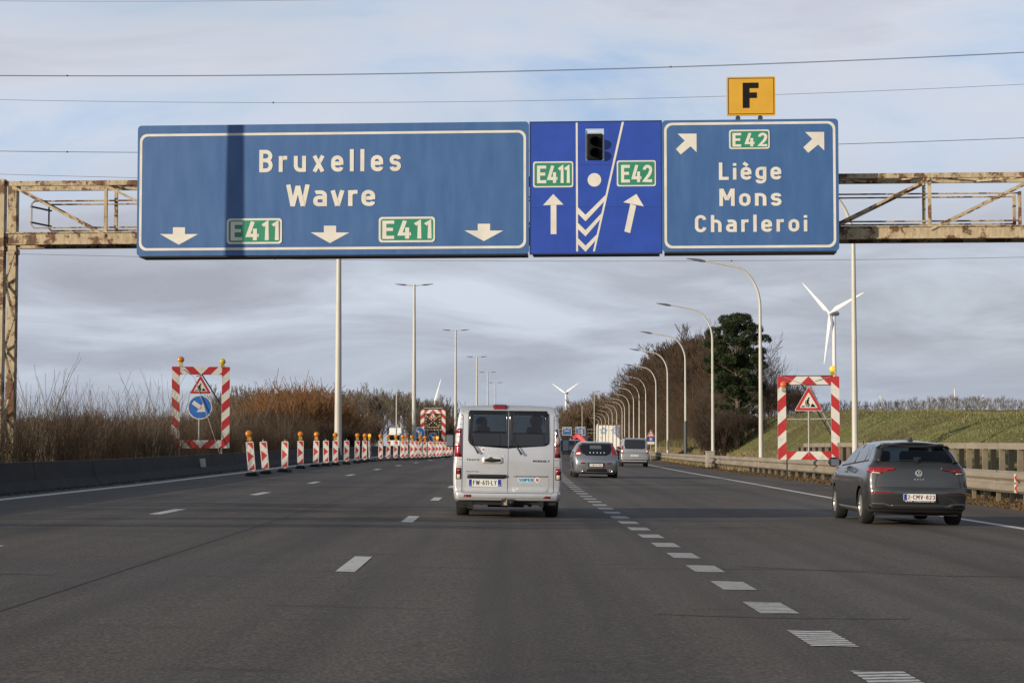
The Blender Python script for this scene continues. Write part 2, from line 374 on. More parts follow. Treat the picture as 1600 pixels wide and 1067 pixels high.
# ------------------------------------------------------------------ twigs, shrubs, trees
class Twigs:
    """segments p0-p1 with radii; becomes three-sided prisms"""
    def __init__(s): s.a = []
    def seg(s, p, q, r0, r1): s.a.append((p[0], p[1], p[2], q[0], q[1], q[2], r0, r1))
    def arr(s): return np.array(s.a, dtype=float)
def grow(tw, rng, p, d, length, r, depth, spread=.5, kids=3, steps=3, up=.15, taper=.6, minr=.003):
    pts = [p]; q = p; dv = d; seg = length / steps
    for i in range(steps):
        dv = (dv + Vector((rng.gauss(0, .12), rng.gauss(0, .12), rng.gauss(0, .08) + up * .3))).normalized()
        r1 = max(minr, r * (1 - (1 - taper) * (i + 1) / steps)); r0 = max(minr, r * (1 - (1 - taper) * i / steps))
        n = q + dv * seg; tw.seg(q, n, r0, r1); q = n; pts.append((q, dv, r1))
    if depth <= 0: return
    for k in range(kids):
        t = rng.uniform(.25, 1.0); i = min(steps - 1, int(t * steps)); b = pts[i + 1]
        ang = rng.uniform(0, 2 * PI); side = Vector((math.cos(ang), math.sin(ang), rng.uniform(-.2, .35)))
        nd_ = (b[1] + side * spread * rng.uniform(.6, 1.3) + Vector((0, 0, up))).normalized()
        grow(tw, rng, b[0], nd_, length * rng.uniform(.5, .75), b[2] * .62, depth - 1, spread, kids, max(2, steps - 1), up, taper, minr)
def prisms(a):
    """segment array (n,8) -> verts, quads"""
    p, q, r0, r1 = a[:, 0:3], a[:, 3:6], a[:, 6:7], a[:, 7:8]
    d = q - p; d /= np.linalg.norm(d, axis=1, keepdims=True) + 1e-9
    ref = np.where(np.abs(d[:, 2:3]) > .9, np.array([[1., 0, 0]]), np.array([[0., 0, 1.]]))
    u = np.cross(d, ref); u /= np.linalg.norm(u, axis=1, keepdims=True) + 1e-9; w = np.cross(d, u)
    vs = []
    for base, r in ((p, r0), (q, r1)):
        for k in range(3):
            t = 2 * PI * k / 3; vs.append(base + (u * math.cos(t) + w * math.sin(t)) * r)
    v = np.stack(vs, 1).reshape(-1, 3); b = np.arange(len(a)) * 6
    f = np.concatenate([np.stack([b + k, b + (k + 1) % 3, b + 3 + (k + 1) % 3, b + 3 + k], 1) for k in range(3)])
    return v, f
def placed(a, x, y, z, rz, s, sz=None):
    c, sn = math.cos(rz), math.sin(rz); M = np.array([[c, -sn, 0], [sn, c, 0], [0, 0, 1]]) * s; M[2, 2] = sz or s
    o = a.copy(); o[:, 0:3] = a[:, 0:3] @ M.T + (x, y, z); o[:, 3:6] = a[:, 3:6] @ M.T + (x, y, z); o[:, 6:8] *= s; return o
def bark(name, c1, c2, scale=1.2): return mat(name, c1, rough=.9, col2=c2, scale=scale, spec=.15, lo=.35, hi=.65)
BR_BROWN = bark('twig_brown', (.048, .033, .024), (.125, .084, .056))
BR_DARK = bark('twig_dark', (.028, .021, .016), (.078, .056, .040))
BR_RUST = bark('twig_rust', (.13, .068, .032), (.22, .115, .055), .5)
BR_GREY = bark('twig_grey', (.095, .080, .062), (.20, .165, .125), .6)
TRUNKM = bark('tree_trunk_bark', (.075, .060, .046), (.15, .12, .09), 3)

def shrub_arr(seed, h, stems=7, depth=2, minr=.005, spread=.5, lean=.35, kids=4):
    rng = random.Random(seed); tw = Twigs()
    for s in range(stems):
        a = rng.uniform(0, 2 * PI); d = Vector((math.cos(a) * lean * rng.random(), math.sin(a) * lean * rng.random(), 1)).normalized()
        grow(tw, rng, Vector((math.cos(a) * .15, math.sin(a) * .15, -.1)), d, h * rng.uniform(.6, 1.0), .014 * h / 2.5 + .004, depth, spread, kids, 4, .12, .4, minr)
    return tw.arr()
SHR = [shrub_arr(i, 2.4) for i in range(6)]
SHR_S = [shrub_arr(20 + i, 2.6, 3, 1, .006, .35, .25, 5) for i in range(4)]
def thicket(name, arrs, spots, m, kind='stuff'):
    parts = [placed(arrs[i % len(arrs)], x, y, z, rz, s, sz) for i, (x, y, z, rz, s, sz) in enumerate(spots)]
    v, f = prisms(np.concatenate(parts)); o = np_mesh(name, v, f, m); return tag(o, kind=kind)
rng = random.Random(4)
# hedge thicket in the median, behind the concrete barrier
spots = []
def hedge_spots(n, d0, d1, L0, L1, s0, s1, zoff=0, rng=rng, pw=1.0):
    out = []
    for _ in range(n):
        d = d0 + (d1 - d0) * rng.random() ** pw; L = rng.uniform(L0, L1)
        if d > 70 and 584 < 800 + (RX(d) + L) / d * F_PX < 652: continue
        s = rng.uniform(s0, s1); out.append((RX(d) + L, d, ground_z(L, d) + zoff, rng.uniform(0, 6.28), s, s * rng.uniform(.85, 1.1)))
    return out
thicket('hedge_thicket', SHR, hedge_spots(310, 40, 130, -20, -12.6, .44, .68) + hedge_spots(120, 100, 230, -26, -13.0, .5, .78), BR_BROWN)
thicket('dark_undergrowth', SHR, hedge_spots(270, 34, 125, -15.5, -11.8, .34, .60) + hedge_spots(70, 60, 200, -17, -12.4, .4, .6), BR_DARK)
thicket('hedge_whips', SHR_S, hedge_spots(115, 44, 120, -17, -12.6, .6, .98), BR_GREY)
thicket('hedge_beside_road', SHR, hedge_spots(60, -12, 42, -22, -13.6, .6, 1.15), BR_BROWN)

def tree_proto(name, seed, h, mtrunk, mcrown, trunk_frac=.35, depth=4, kids=4, spread=.55, minr=.02, up=.18, forks=9, rad=.16, base=.15, lenf=.42):
    """bare tree: thing > trunk, crown"""
    rng = random.Random(seed); tw = Twigs(); p = Vector((0, 0, -.3)); dv = Vector((0, 0, 1)); segs = 9; sl = h * .82 / segs; nodes = []
    tr = MB(); pts, rs = [p], [rad]
    for i in range(segs):
        dv = (dv + Vector((rng.gauss(0, .05), rng.gauss(0, .05), .15))).normalized(); p = p + dv * sl
        pts.append(p); rs.append(max(.02, rad * (1 - .85 * (i + 1) / segs))); nodes.append((p, dv, rs[-1], (i + 1) / segs))
    tr.tube(pts, rs, 6)
    nodes = [n for n in nodes if n[3] >= base]
    for k in range(forks):
        b = nodes[int(k / forks * len(nodes))] if k < forks - 2 else nodes[-1]; a = rng.uniform(0, 2 * PI)
        d = Vector((math.cos(a) * spread * 1.5, math.sin(a) * spread * 1.5, rng.uniform(.35, .9))).normalized()
        grow(tw, rng, b[0], d, h * lenf * (1.15 - .65 * b[3]) * rng.uniform(.75, 1.15), b[2] * .6, depth - 1, spread, kids, 3, up, .5, minr)
    root = link(name, None); tr.build('trunk', mtrunk, root, smooth=True)
    v, f = prisms(tw.arr()); np_mesh('crown', v, f, mcrown, root); return root
_n_tree = {}
def place_trees(protos, spots, label_fn, group, cat='tree'):
    """spots: (x, y, z, scale, proto index)"""
    out = []
    for i, (x, y, z, s, k) in enumerate(spots):
        pr = protos[k % len(protos)]
        o = pr if not pr.get('used') else copy_tree(pr)
        pr['used'] = 1; o['used'] = 1
        o.location = (x, y, z); o.rotation_euler = (0, 0, (i * 2.4) % 6.28); o.scale = (s, s, s)
        tag(o, label_fn(i) if callable(label_fn) else label_fn, cat, group); out.append(o)
    return out
# ------------------------------------------------------------------ woods and trees
def skyline_spots(px0, px1, d0, d1, ytop, n, hproto, seed, nproto, zg=None):
    """trees spread between two bearings; their height follows the height the skyline has over that bearing"""
    rng = random.Random(seed); out = []
    for i in range(n):
        px = px0 + (px1 - px0) * (i + rng.uniform(.1, .9)) / n; d = rng.uniform(d0, d1)
        x = (px - 800) / F_PX * d; L = x - RX(d); z = ground_z(L, d)
        top = CAM_H + (697 - ytop(px)) / F_PX * d * rng.uniform(.86, 1.05); s = max(.25, (top - z) / hproto)
        out.append((x, d, z, s, rng.randrange(nproto)))
    return out
ip = lambda xs, ys: (lambda px: float(np.interp(px, xs, ys)))
# the wood on the right bank
wood = [tree_proto('bare_tree', 100 + i, 9.0, TRUNKM, BR_BROWN, depth=4, kids=5, spread=.6, minr=.017, forks=12, base=.05, rad=.11, up=.25, lenf=.42) for i in range(4)]
ytop_r = ip([890, 920, 950, 975, 990, 1005, 1030, 1060, 1090, 1120, 1150], [634, 630, 628, 622, 604, 575, 553, 540, 528, 532, 560])
def roadside_spots(n, d0, d1, L0, L1, ytop, hproto, seed, nproto):
    rg = random.Random(seed); out = []
    for i in range(n):
        d = d0 * (d1 / d0) ** ((i + rg.random()) / n); L = rg.uniform(L0, L1); x = RX(d) + L; px = 800 + x / d * F_PX; z = ground_z(L, d)
        if px > 1112: continue
        top = CAM_H + (697 - ytop(px)) / F_PX * d * rg.uniform(.88, 1.05); out.append((x, d, z, min(1.75, max(.25, (top - z) / hproto)), rg.randrange(nproto)))
    return out
rw = roadside_spots(78, 192, 520, 18.5, 30, ytop_r, 9.9, 5, 4)
place_trees(wood, rw, 'bare brown tree in the wood on the bank, left of the dark pine', 'bare trees of the wood on the bank')
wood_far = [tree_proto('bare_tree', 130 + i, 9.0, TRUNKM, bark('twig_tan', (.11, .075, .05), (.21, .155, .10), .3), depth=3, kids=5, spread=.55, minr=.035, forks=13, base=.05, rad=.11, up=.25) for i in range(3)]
rf = skyline_spots(877, 985, 820, 900, ip([877, 905, 930, 960, 985, 1000], [648, 634, 628, 625, 622, 610]), 34, 9.0, 8, 3) + roadside_spots(20, 520, 900, 19, 34, ytop_r, 9.0, 9, 3)
place_trees(wood_far, rf, 'far bare tree behind the traffic where the motorway bends', 'far bare trees at the bend')
tag(thicket('wood_undergrowth', SHR, [(x, d, z, i, s * rr, s * rr * hh) for i, (x, d, z, s, k) in enumerate(rw + rf) for rr, hh in ((1.5, 1.1), (1.9, .8), (2.2, .7))] +
    [(RX(d) + L, d, ground_z(L, d), d, 1.7 if L > 18 else 1.0, 1.5 if L > 18 else .9) for d in np.arange(182, 520, 5) for L in (16.6, 18.3, 19.8, 22)], bark('twig_under', (.05, .036, .026), (.12, .085, .058), .5)), kind='stuff')
# the large pine with the bare tree behind it
def pine(name, h, seed):
    rng = random.Random(seed); root = link(name, None); tr = MB()
    tr.tube([(0, 0, -.5), (.05, 0, h * .3), (-.1, .1, h * .6), (.05, 0, h * .92)], [.26, .2, .13, .03], 8)
    cl = []
    def prof(t): return float(np.interp(t, [.05, .2, .33, .45, .6, .78, .9, 1.0], [.13, .17, .12, .14, .18, .19, .15, .05]))
    for k in range(150):
        t = rng.uniform(.10, .7) if k > 92 else rng.uniform(.45, 1.0)
        if t < .42 and rng.random() < .2: continue
        a = rng.uniform(0, 2 * PI); rr = prof(t) * h * rng.choice((.35, .7, .95, 1.12, 1.2)); c = Vector((rr * math.cos(a), rr * math.sin(a), t * h * .97))
        cl.append((c, rng.uniform(.36, .66) * (1.0 if t > .4 else .7)))
        tr.tube([(0, 0, max(.4, c.z - rr * .5)), ((c.x) * .6, c.y * .6, c.z - rr * .12), c], [.05, .035, .012], 4)
    tr.build('trunk', TRUNKM, root, smooth=True)
    vs, fs = [], []; nr = np.random.default_rng(seed)
    for c, s in cl:
        n = int(1150 * s); th = nr.uniform(0, 2 * PI, n); u = nr.uniform(-.55, 1, n); rr = s * (.35 + .65 * nr.random(n) ** .5)
        q = np.sqrt(1 - np.clip(u, -1, 1) ** 2); dirs = np.stack([q * np.cos(th), q * np.sin(th), u * .8], 1)
        p = np.array(c) + dirs * rr[:, None]; dd = dirs + nr.normal(0, .35, (n, 3)) + (0, 0, .35); dd /= np.linalg.norm(dd, axis=1, keepdims=True)
        w = np.cross(dd, nr.normal(0, 1, (n, 3))); w /= np.linalg.norm(w, axis=1, keepdims=True)
        L = .17 * nr.uniform(.7, 1.3, (n, 1)); vs += [p - w * .035, p + w * .035, p + dd * L]
        fs.append(n)
    v = []; 
    for i in range(0, len(vs), 3): v.append(np.stack([vs[i], vs[i + 1], vs[i + 2]], 1).reshape(-1, 3))
    v = np.concatenate(v); f = np.arange(len(v)).reshape(-1, 3)
    np_mesh('crown', v, f, mat('pine_needles', (.020, .032, .014), rough=.75, col2=(.060, .082, .034), scale=.8, spec=.2), root); return root
pd_ = 168.0; px_, pz_ = (1152 - 800) / F_PX * pd_, ground_z((1152 - 800) / F_PX * pd_ - RX(pd_), pd_)
pn = pine('pine_tree', CAM_H + (697 - 492) / F_PX * pd_ - pz_ + .2, 12); pn.location = (px_, pd_, pz_)
tag(pn, 'tall dark green pine standing on the grass bank beside the bare wood', 'pine tree')
bt = tree_proto('bare_tree', 300, 9.0, TRUNKM, BR_DARK, depth=5, kids=4, spread=.8, minr=.014, forks=11, base=.3, rad=.14, up=.05, lenf=.42)
bd = 178.0; bx = (1178 - 800) / F_PX * bd; bt.location = (bx, bd, ground_z(bx - RX(bd), bd)); bt.scale = (.50, .50, .80)
tag(bt, 'bare tree with drooping twigs sticking out behind the dark pine', 'tree')
for i, (px, d, s, lb) in enumerate([(1170, 180, .72, 'second bare tree with thin twigs directly behind the dark pine'), (1128, 176, .52, 'low dark bare tree at the foot of the pine, nearest the wood'), (1185, 172, .45, 'low dark bare tree at the foot of the pine, on its grassy side')]):
    o = copy_tree(bt); x = (px - 800) / F_PX * d; o.location = (x, d, ground_z(x - RX(d), d)); o.scale = (s * .7, s * .7, s) if s > .6 else (s,) * 3; o.rotation_euler = (0, 0, 2 + i); tag(o, lb, 'tree')
# hedge on the skyline right of the pine, tree line beyond the field
SHR_F = [shrub_arr(60 + i, 2.4, 8, 2, .014, .5, .4, 4) for i in range(4)]
hs = []
for i in range(34):
    px = 1192 + 66 * rng.random(); d = rng.uniform(200, 240); x = (px - 800) / F_PX * d; L = x - RX(d); hs.append((x, d, ground_z(L, d), i, rng.uniform(.7, 1.2), rng.uniform(.5, 1.0)))
thicket('skyline_hedge', SHR_F, hs, BR_DARK)
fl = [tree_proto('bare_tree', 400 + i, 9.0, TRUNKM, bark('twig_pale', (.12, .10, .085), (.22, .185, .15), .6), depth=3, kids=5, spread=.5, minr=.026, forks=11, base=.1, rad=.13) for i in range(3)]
fr = []
for i in range(60):
    px = 1255 + 400 * (i + rng.random()) / 60; d = rng.uniform(345, 420); x = (px - 800) / F_PX * d; L = x - RX(d); z = ground_z(L, d)
    top = CAM_H + (697 - float(np.interp(px, [1255, 1300, 1400, 1470, 1520, 1600, 1660], [634, 632, 630, 625, 623, 629, 627])) + rng.uniform(-3, 3)) / F_PX * d
    fr.append((x, d, z, max(.2, (top - z) / 8.6), i))
place_trees(fl, fr, 'distant bare tree on the skyline beyond the green field', 'distant trees beyond the field')
# left: far tree line, rust coloured mound of shrubs, scrub between
lt = [tree_proto('bare_tree', 500 + i, 10.0, TRUNKM, BR_GREY, depth=4, kids=4, spread=.36, minr=.022, forks=12, base=.25, rad=.14, up=.35) for i in range(4)]
ytl = ip([340, 380, 430, 500, 560, 620, 650, 700, 720], [614, 611, 616, 616, 614, 616, 624, 632, 640])
lf = skyline_spots(340, 712, 300, 370, ytl, 54, 11.3, 21, 4)
place_trees(lt, lf, 'slender bare tree in the tree line behind the lamp posts in the median', 'tree line behind the median')
def mound(name, n, px0, px1, d0, d1, ytop, arrs, m, hh=2.4, seed=1, floor=.25, k=1.72):
    rg = random.Random(seed); sp = []
    for i in range(n):
        px = rg.uniform(px0, px1); d = rg.uniform(d0, d1); x = (px - 800) / F_PX * d; L = x - RX(d)
        if -12.0 < L < 14 or 590 < px < 646: continue                # the gap through which the white lorry shows
        z = ground_z(L, d); top = CAM_H + (697 - ytop(px)) / F_PX * d * rg.uniform(.8, 1.03); s = max(floor, (top - z) / (hh * k)); sp.append((x, d, z, rg.uniform(0, 6), s, s))
    return thicket(name, arrs, sp, m)
mound('pine_undergrowth', 60, 1100, 1196, 158, 175, ip([1098, 1120, 1160, 1196], [655, 640, 632, 655]), SHR_F, BR_DARK, seed=7)
mound('rust_shrubbery', 170, 345, 545, 150, 190, ip([345, 380, 420, 460, 500, 545], [660, 634, 616, 603, 614, 650]), SHR_F, BR_RUST, seed=2, k=1.6)
mound('brown_shrubbery', 170, 500, 725, 200, 290, ip([500, 560, 600, 640, 680, 725], [648, 646, 644, 646, 640, 645]), SHR_F, BR_BROWN, seed=3)
mound('scrub', 150, 330, 650, 125, 150, ip([330, 400, 500, 560, 650], [655, 640, 650, 668, 672]), SHR_F, BR_DARK, seed=5)
mound('tall_scrub', 90, 20, 350, 110, 190, ip([20, 120, 250, 350], [646, 640, 642, 636]), SHR_F, BR_BROWN, seed=6)
# grass on the bank and dead leaves at the foot of the guard rail
def tufts(name, n, Lr, dr, h, w, m, seed, skip=None, dense=1.6):
    nr = np.random.default_rng(seed); d = dr[0] + (dr[1] - dr[0]) * nr.random(n) ** dense; L = nr.uniform(Lr[0], Lr[1], n); a = nr.uniform(0, PI, n)
    base = np.array([(RX(dd) + l, dd, ground_z(l, dd) - .01) for l, dd in zip(L, d)]); u = np.stack([np.cos(a), np.sin(a), np.zeros(n)], 1)
    hh = h * nr.uniform(.5, 1.4, (n, 1)); tip = base + np.stack([nr.normal(0, .4, n), nr.normal(0, .4, n), np.ones(n)], 1) * hh
    v = np.stack([base - u * w, base + u * w, tip], 1).reshape(-1, 3); o = np_mesh(name, v, np.arange(3 * n).reshape(-1, 3), m); return tag(o, kind='stuff')
tufts('bank_grass', 60000, (13.2, 27), (38, 230), .09, .022, mat('grass_blade', (.100, .102, .034), rough=.9, col2=(.26, .23, .11), scale=1.0, spec=.1, detail=8), 3)
tufts('dry_grass', 16000, (12.6, 16.5), (110, 330), .28, .03, mat('straw', (.16, .125, .06), rough=.9, col2=(.30, .25, .14), scale=2.0, spec=.1), 5, dense=1.0)
tufts('verge_litter', 16000, (11.9, 13.6), (36, 200), .05, .04, mat('dead_leaves', (.045, .030, .018), rough=.9, col2=(.16, .10, .055), scale=9.0, spec=.1), 6)

# bare trees in the median outside the view on the left: their shadows streak across the lanes
for i, (L, d, s_) in enumerate([(-16.5, 21, .55), (-18, 27, .55)]):
    o = copy_tree(lt[i % 4]); o.location = (RX(d) + L, d, ground_z(L, d)); o.scale = (s_, s_, s_ * .8); o.rotation_euler = (0, 0, i)
    tag(o, 'bare tree in the median beside the near lanes, out of the view', 'tree', 'bare trees beside the near lanes')
# ------------------------------------------------------------------ lettering drawn as strokes
def fillet(pts, closed, n=5):
    out = []; N = len(pts)
    for i, p in enumerate(pts):
        r = p[2] if len(p) > 2 else 0
        if r <= 0 or (not closed and i in (0, N - 1)): out.append((p[0], p[1])); continue
        a, b = pts[i - 1], pts[(i + 1) % N]; P = Vector(p[:2]); A = Vector(a[:2]) - P; B = Vector(b[:2]) - P; r = min(r, A.length * .5 if (len(a) > 2 and a[2]) else A.length, B.length * .5 if (len(b) > 2 and b[2]) else B.length)
        s, e = P + A.normalized() * r, P + B.normalized() * r
        for k in range(n + 1):
            t = k / n; q = (1 - t) ** 2 * s + 2 * t * (1 - t) * (P * .78 + (s + e) * .11) + t * t * e; out.append((q.x, q.y))
    return out
def ribbon(mb, pts, closed, hw, tf, y0, y1):
    raw = [Vector(p) for p in fillet(pts, closed)]; pts = [raw[0]]
    for p in raw[1:]:
        if (p - pts[-1]).length > .004: pts.append(p)
    if closed and (pts[0] - pts[-1]).length < .004: pts.pop()
    N = len(pts); L, Rr = [], []
    for i, p in enumerate(pts):
        a = pts[i - 1] if (i or closed) else None; b = pts[(i + 1) % N] if (i < N - 1 or closed) else None
        d1 = (p - a).normalized() if a is not None else (b - p).normalized(); d2 = (b - p).normalized() if b is not None else d1
        n1, n2 = Vector((-d1.y, d1.x)), Vector((-d2.y, d2.x)); m = n1 + n2
        m = m.normalized() if m.length > 1e-4 else n1; k = hw / max(.55, m.dot(n1)); L.append(p + m * k); Rr.append(p - m * k)
    b = len(mb.v)
    for P in (L, Rr):
        mb.v += [tf(q.x, q.y, y0) for q in P]
    for P in (L, Rr): mb.v += [tf(q.x, q.y, y1) for q in P]
    M = N if closed else N - 1
    for i in range(M):
        j = (i + 1) % N
        mb.f += [(b + i, b + N + i, b + N + j, b + j), (b + i, b + j, b + 2 * N + j, b + 2 * N + i), (b + N + i, b + 3 * N + i, b + 3 * N + j, b + N + j)]; mb.m += [0] * 3
    if not closed: mb.f += [(b, b + 2 * N, b + 3 * N, b + N), (b + N - 1, b + 2 * N - 1, b + 4 * N - 1, b + 3 * N - 1)]; mb.m += [0, 0]
h_ = .078; xh = .72; T1 = 1 - h_; XT_ = xh - h_
def GL(c):
    """glyph: (width, [(points, closed)]) with a cap height of 1"""
    w = .56; r = .20; W = w - h_
    bowl = lambda x0, x1, y0, y1, q=.19: ([(x0, y0, q), (x1, y0, q), (x1, y1, q), (x0, y1, q)], True)
    g = {
     'A': (.62, [([(h_ * .95, 0), (.305, .99)], 0), ([(.315, .99), (.62 - h_ * .95, 0)], 0), ([(.14, .27), (.48, .27)], 0)]),
     'B': (w, [([(h_, h_), (h_, T1), (W, T1, r), (W, .53, r), (h_, .53)], 0), ([(h_, .53), (W + .01, .53, r), (W + .01, h_, r), (h_ - h_, h_)], 0)]),
     'C': (w, [([(W, .72), (W, T1, r), (h_, T1, r + .03), (h_, h_, r + .03), (W, h_, r), (W, .28)], 0)]),
     'E': (.5, [([(.5, T1), (h_, T1), (h_, h_), (.5, h_)], 0), ([(h_, .52), (.45, .52)], 0)]),
     'F': (.5, [([(.5, T1), (h_, T1), (h_, 0)], 0), ([(h_, .52), (.44, .52)], 0)]),
     'G': (w, [([(W, .72), (W, T1, r), (h_, T1, r + .03), (h_, h_, r + .03), (W, h_, r), (W, .47), (.3, .47)], 0)]),
     'I': (.16, [([(h_, 0), (h_, 1)], 0)]),
     'K': (w, [([(h_, 0), (h_, 1)], 0), ([(W, 1), (h_ + .05, .42)], 0), ([(.22, .58), (W, 0)], 0)]),
     'L': (.48, [([(h_, 1), (h_, h_), (.48, h_)], 0)]),
     'M': (.70, [([(h_, 0), (h_, 1)], 0), ([(.70 - h_, 0), (.70 - h_, 1)], 0), ([(h_ + .02, .98), (.35, .34)], 0), ([(.68 - h_, .98), (.35, .34)], 0)]),
     'N': (.60, [([(h_, 0), (h_, 1)], 0), ([(.60 - h_, 0), (.60 - h_, 1)], 0), ([(h_ + .02, .97), (.58 - h_, .03)], 0)]),
     'O': (w, [bowl(h_, W, h_, T1, .23)]),
     'P': (w, [([(h_, 0), (h_, T1), (W, T1, r), (W, .45, r), (h_, .45)], 0)]),
     'R': (w, [([(h_, 0), (h_, T1), (W, T1, r), (W, .48, r), (h_, .48)], 0), ([(.30, .48), (W + .01, 0)], 0)]),
     'S': (w, [([(W, .74), (W, T1, r), (h_, T1, r), (h_, .54, r), (W, .50, r), (W, h_, r), (h_, h_, r), (h_, .26)], 0)]),
     'T': (w, [([(0, T1), (w, T1)], 0), ([(w / 2, T1), (w / 2, 0)], 0)]),
     'U': (w, [([(h_, 1), (h_, h_, .23), (W, h_, .23), (W, 1)], 0)]),
     'V': (.6, [([(h_ * .95, 1), (.295, .01)], 0), ([(.305, .01), (.6 - h_ * .95, 1)], 0)]),
     'W': (.90, [([(h_ * .95, 1), (.25, .01)], 0), ([(.25, .01), (.445, .94)], 0), ([(.455, .94), (.65, .01)], 0), ([(.65, .01), (.90 - h_ * .95, 1)], 0)]),
     'X': (.6, [([(h_, 1), (.6 - h_, 0)], 0), ([(h_, 0), (.6 - h_, 1)], 0)]),
     'Y': (.6, [([(h_, 1), (.3, .45), (.6 - h_, 1)], 0), ([(.3, .5), (.3, 0)], 0)]),
     'a': (.52, [([(.08, xh - .1), (.12, XT_, .1), (.52 - h_, XT_, .15), (.52 - h_, 0)], 0), ([(.52 - h_, .40), (h_, .40, .13), (h_, h_, .13), (.52 - h_, h_ + .01)], 0)]),
     'c': (.5, [([(.5 - h_, .48), (.5 - h_, XT_, .17), (h_, XT_, .19), (h_, h_, .19), (.5 - h_, h_, .17), (.5 - h_, .24)], 0)]),
     'e': (.52, [([(.52 - h_, .19), (.52 - h_, h_, .15), (h_, h_, .19), (h_, XT_, .19), (.52 - h_, XT_, .19), (.52 - h_, .30)], 0), ([(h_ + .03, .36), (.50 - h_, .36)], 0)]),
     'g': (.52, [([(.52 - h_, h_ + .03), (h_, h_ + .03, .18), (h_, XT_, .18), (.52 - h_, XT_)], 0), ([(.52 - h_, xh), (.52 - h_, -.15, .17), (h_ + .02, -.15, .1), (h_, -.02)], 0)]),
     'h': (.52, [([(h_, 0), (h_, 1)], 0), ([(h_, XT_), (.52 - h_, XT_, .19), (.52 - h_, 0)], 0)]),
     'i': (.16, [([(h_, 0), (h_, .68)], 0), ([(h_, .80), (h_, .95)], 0)]),
     'l': (.16, [([(h_, 0), (h_, 1)], 0)]),
     'm': (.8, [([(h_, 0), (h_, xh)], 0), ([(h_, XT_), (.4, XT_, .17), (.4, 0)], 0), ([(.4, XT_), (.8 - h_, XT_, .17), (.8 - h_, 0)], 0)]),
     'n': (.52, [([(h_, 0), (h_, xh)], 0), ([(h_, XT_), (.52 - h_, XT_, .19), (.52 - h_, 0)], 0)]),
     'o': (.52, [bowl(h_, .52 - h_, h_, XT_, .2)]),
     'r': (.36, [([(h_, 0), (h_, xh)], 0), ([(h_, .42), (h_, XT_, .16), (.36, XT_)], 0)]),
     's': (.48, [([(.48 - h_, .53), (.48 - h_, XT_, .14), (h_, XT_, .14), (h_, .38, .12), (.48 - h_, .35, .12), (.48 - h_, h_, .14), (h_, h_, .14), (h_, .19)], 0)]),
     't': (.34, [([(.13, 1 - .08), (.13, h_, .12), (.34, h_)], 0), ([(0, XT_), (.34, XT_)], 0)]),
     'u': (.52, [([(h_, xh), (h_, h_, .19), (.52 - h_, h_)], 0), ([(.52 - h_, 0), (.52 - h_, xh)], 0)]),
     'v': (.52, [([(h_ * .95, xh), (.255, .01)], 0), ([(.265, .01), (.52 - h_ * .95, xh)], 0)]),
     'x': (.52, [([(h_, xh), (.52 - h_, 0)], 0), ([(h_, 0), (.52 - h_, xh)], 0)]),
     '0': (.5, [bowl(h_, .5 - h_, h_, T1, .2)]),
     '1': (.28, [([(.02, .78), (.20, .93), (.20, 0)], 0)]),
     '2': (.52, [([(h_, .72), (h_, T1, .19), (.52 - h_, T1, .19), (.52 - h_, .55, .2), (h_, .09), (.52, h_)], 0)]),
     '3': (.52, [([(h_, .76), (h_, T1, .17), (.52 - h_, T1, .19), (.52 - h_, .53, .17), (.22, .53)], 0), ([(.24, .53), (.52 - h_, .53, .19), (.52 - h_, h_, .19), (h_, h_, .17), (h_, .25)], 0)]),
     '4': (.56, [([(.40, 0), (.40, .62)], 0), ([(.30, 1), (.09, .26), (.56, .26)], 0)]),
     '5': (.52, [([(.48, T1), (h_, T1), (h_, .56), (.52 - h_, .56, .19), (.52 - h_, h_, .19), (h_, h_, .17), (h_, .2)], 0)]),
     '6': (.52, [([(.42, T1), (.26, T1, .1), (h_, .5, .2), (h_, h_, .18), (.52 - h_, h_, .18), (.52 - h_, .55, .18), (h_, .55)], 0)]),
     '7': (.52, [([(0, T1), (.52 - h_, T1), (.2, 0)], 0)]),
     '8': (.52, [bowl(h_, .52 - h_, h_, .53, .17), bowl(h_ + .02, .5 - h_, .53, T1, .17)]),
     '9': (.52, [([(.10, h_), (.26, h_, .1), (.52 - h_, .5, .2), (.52 - h_, T1, .18), (h_, T1, .18), (h_, .45, .18), (.52 - h_, .45)], 0)]),
     '-': (.3, [([(.02, .45), (.28, .45)], 0)]), '.': (.16, [([(h_, 0), (h_, .14)], 0)]), ':': (.16, [([(h_, .12), (h_, .26)], 0), ([(h_, .5), (h_, .64)], 0)]),
     ' ': (.3, []),
    }
    if c == '\u00e8': q = g['e']; return q[0], q[1] + [([(.14, .97), (.34, .80)], 0)]
    return g.get(c, g['O'])
def text_w(s, track): return sum(GL(c)[0] + track for c in s) - track
def write(mb, s, x, z, cap, track=.2, y=0.0, thick=.003, bold=1.0, fit=None, align='c', slant=0.0, pitch=0.0):
    """strokes of the text s; x,z: centre (or start) of the baseline; fit: total width"""
    w = text_w(s, track); sx = cap if fit is None else fit / w
    x0 = x - w * sx / 2 if align == 'c' else x; k = 0
    for c in s:
        gw, st = GL(c)
        for pts, cl in st:
            k += 1; ox = x0
            ribbon(mb, pts, bool(cl), h_ * bold, lambda px, pz, yy, ox=ox: (ox + px * sx + pz * cap * slant, yy, z + pz * cap + (ox + px * sx - x) * pitch), y - thick - cap * .0035 * (k % 4), y)
        x0 += (gw + track) * sx

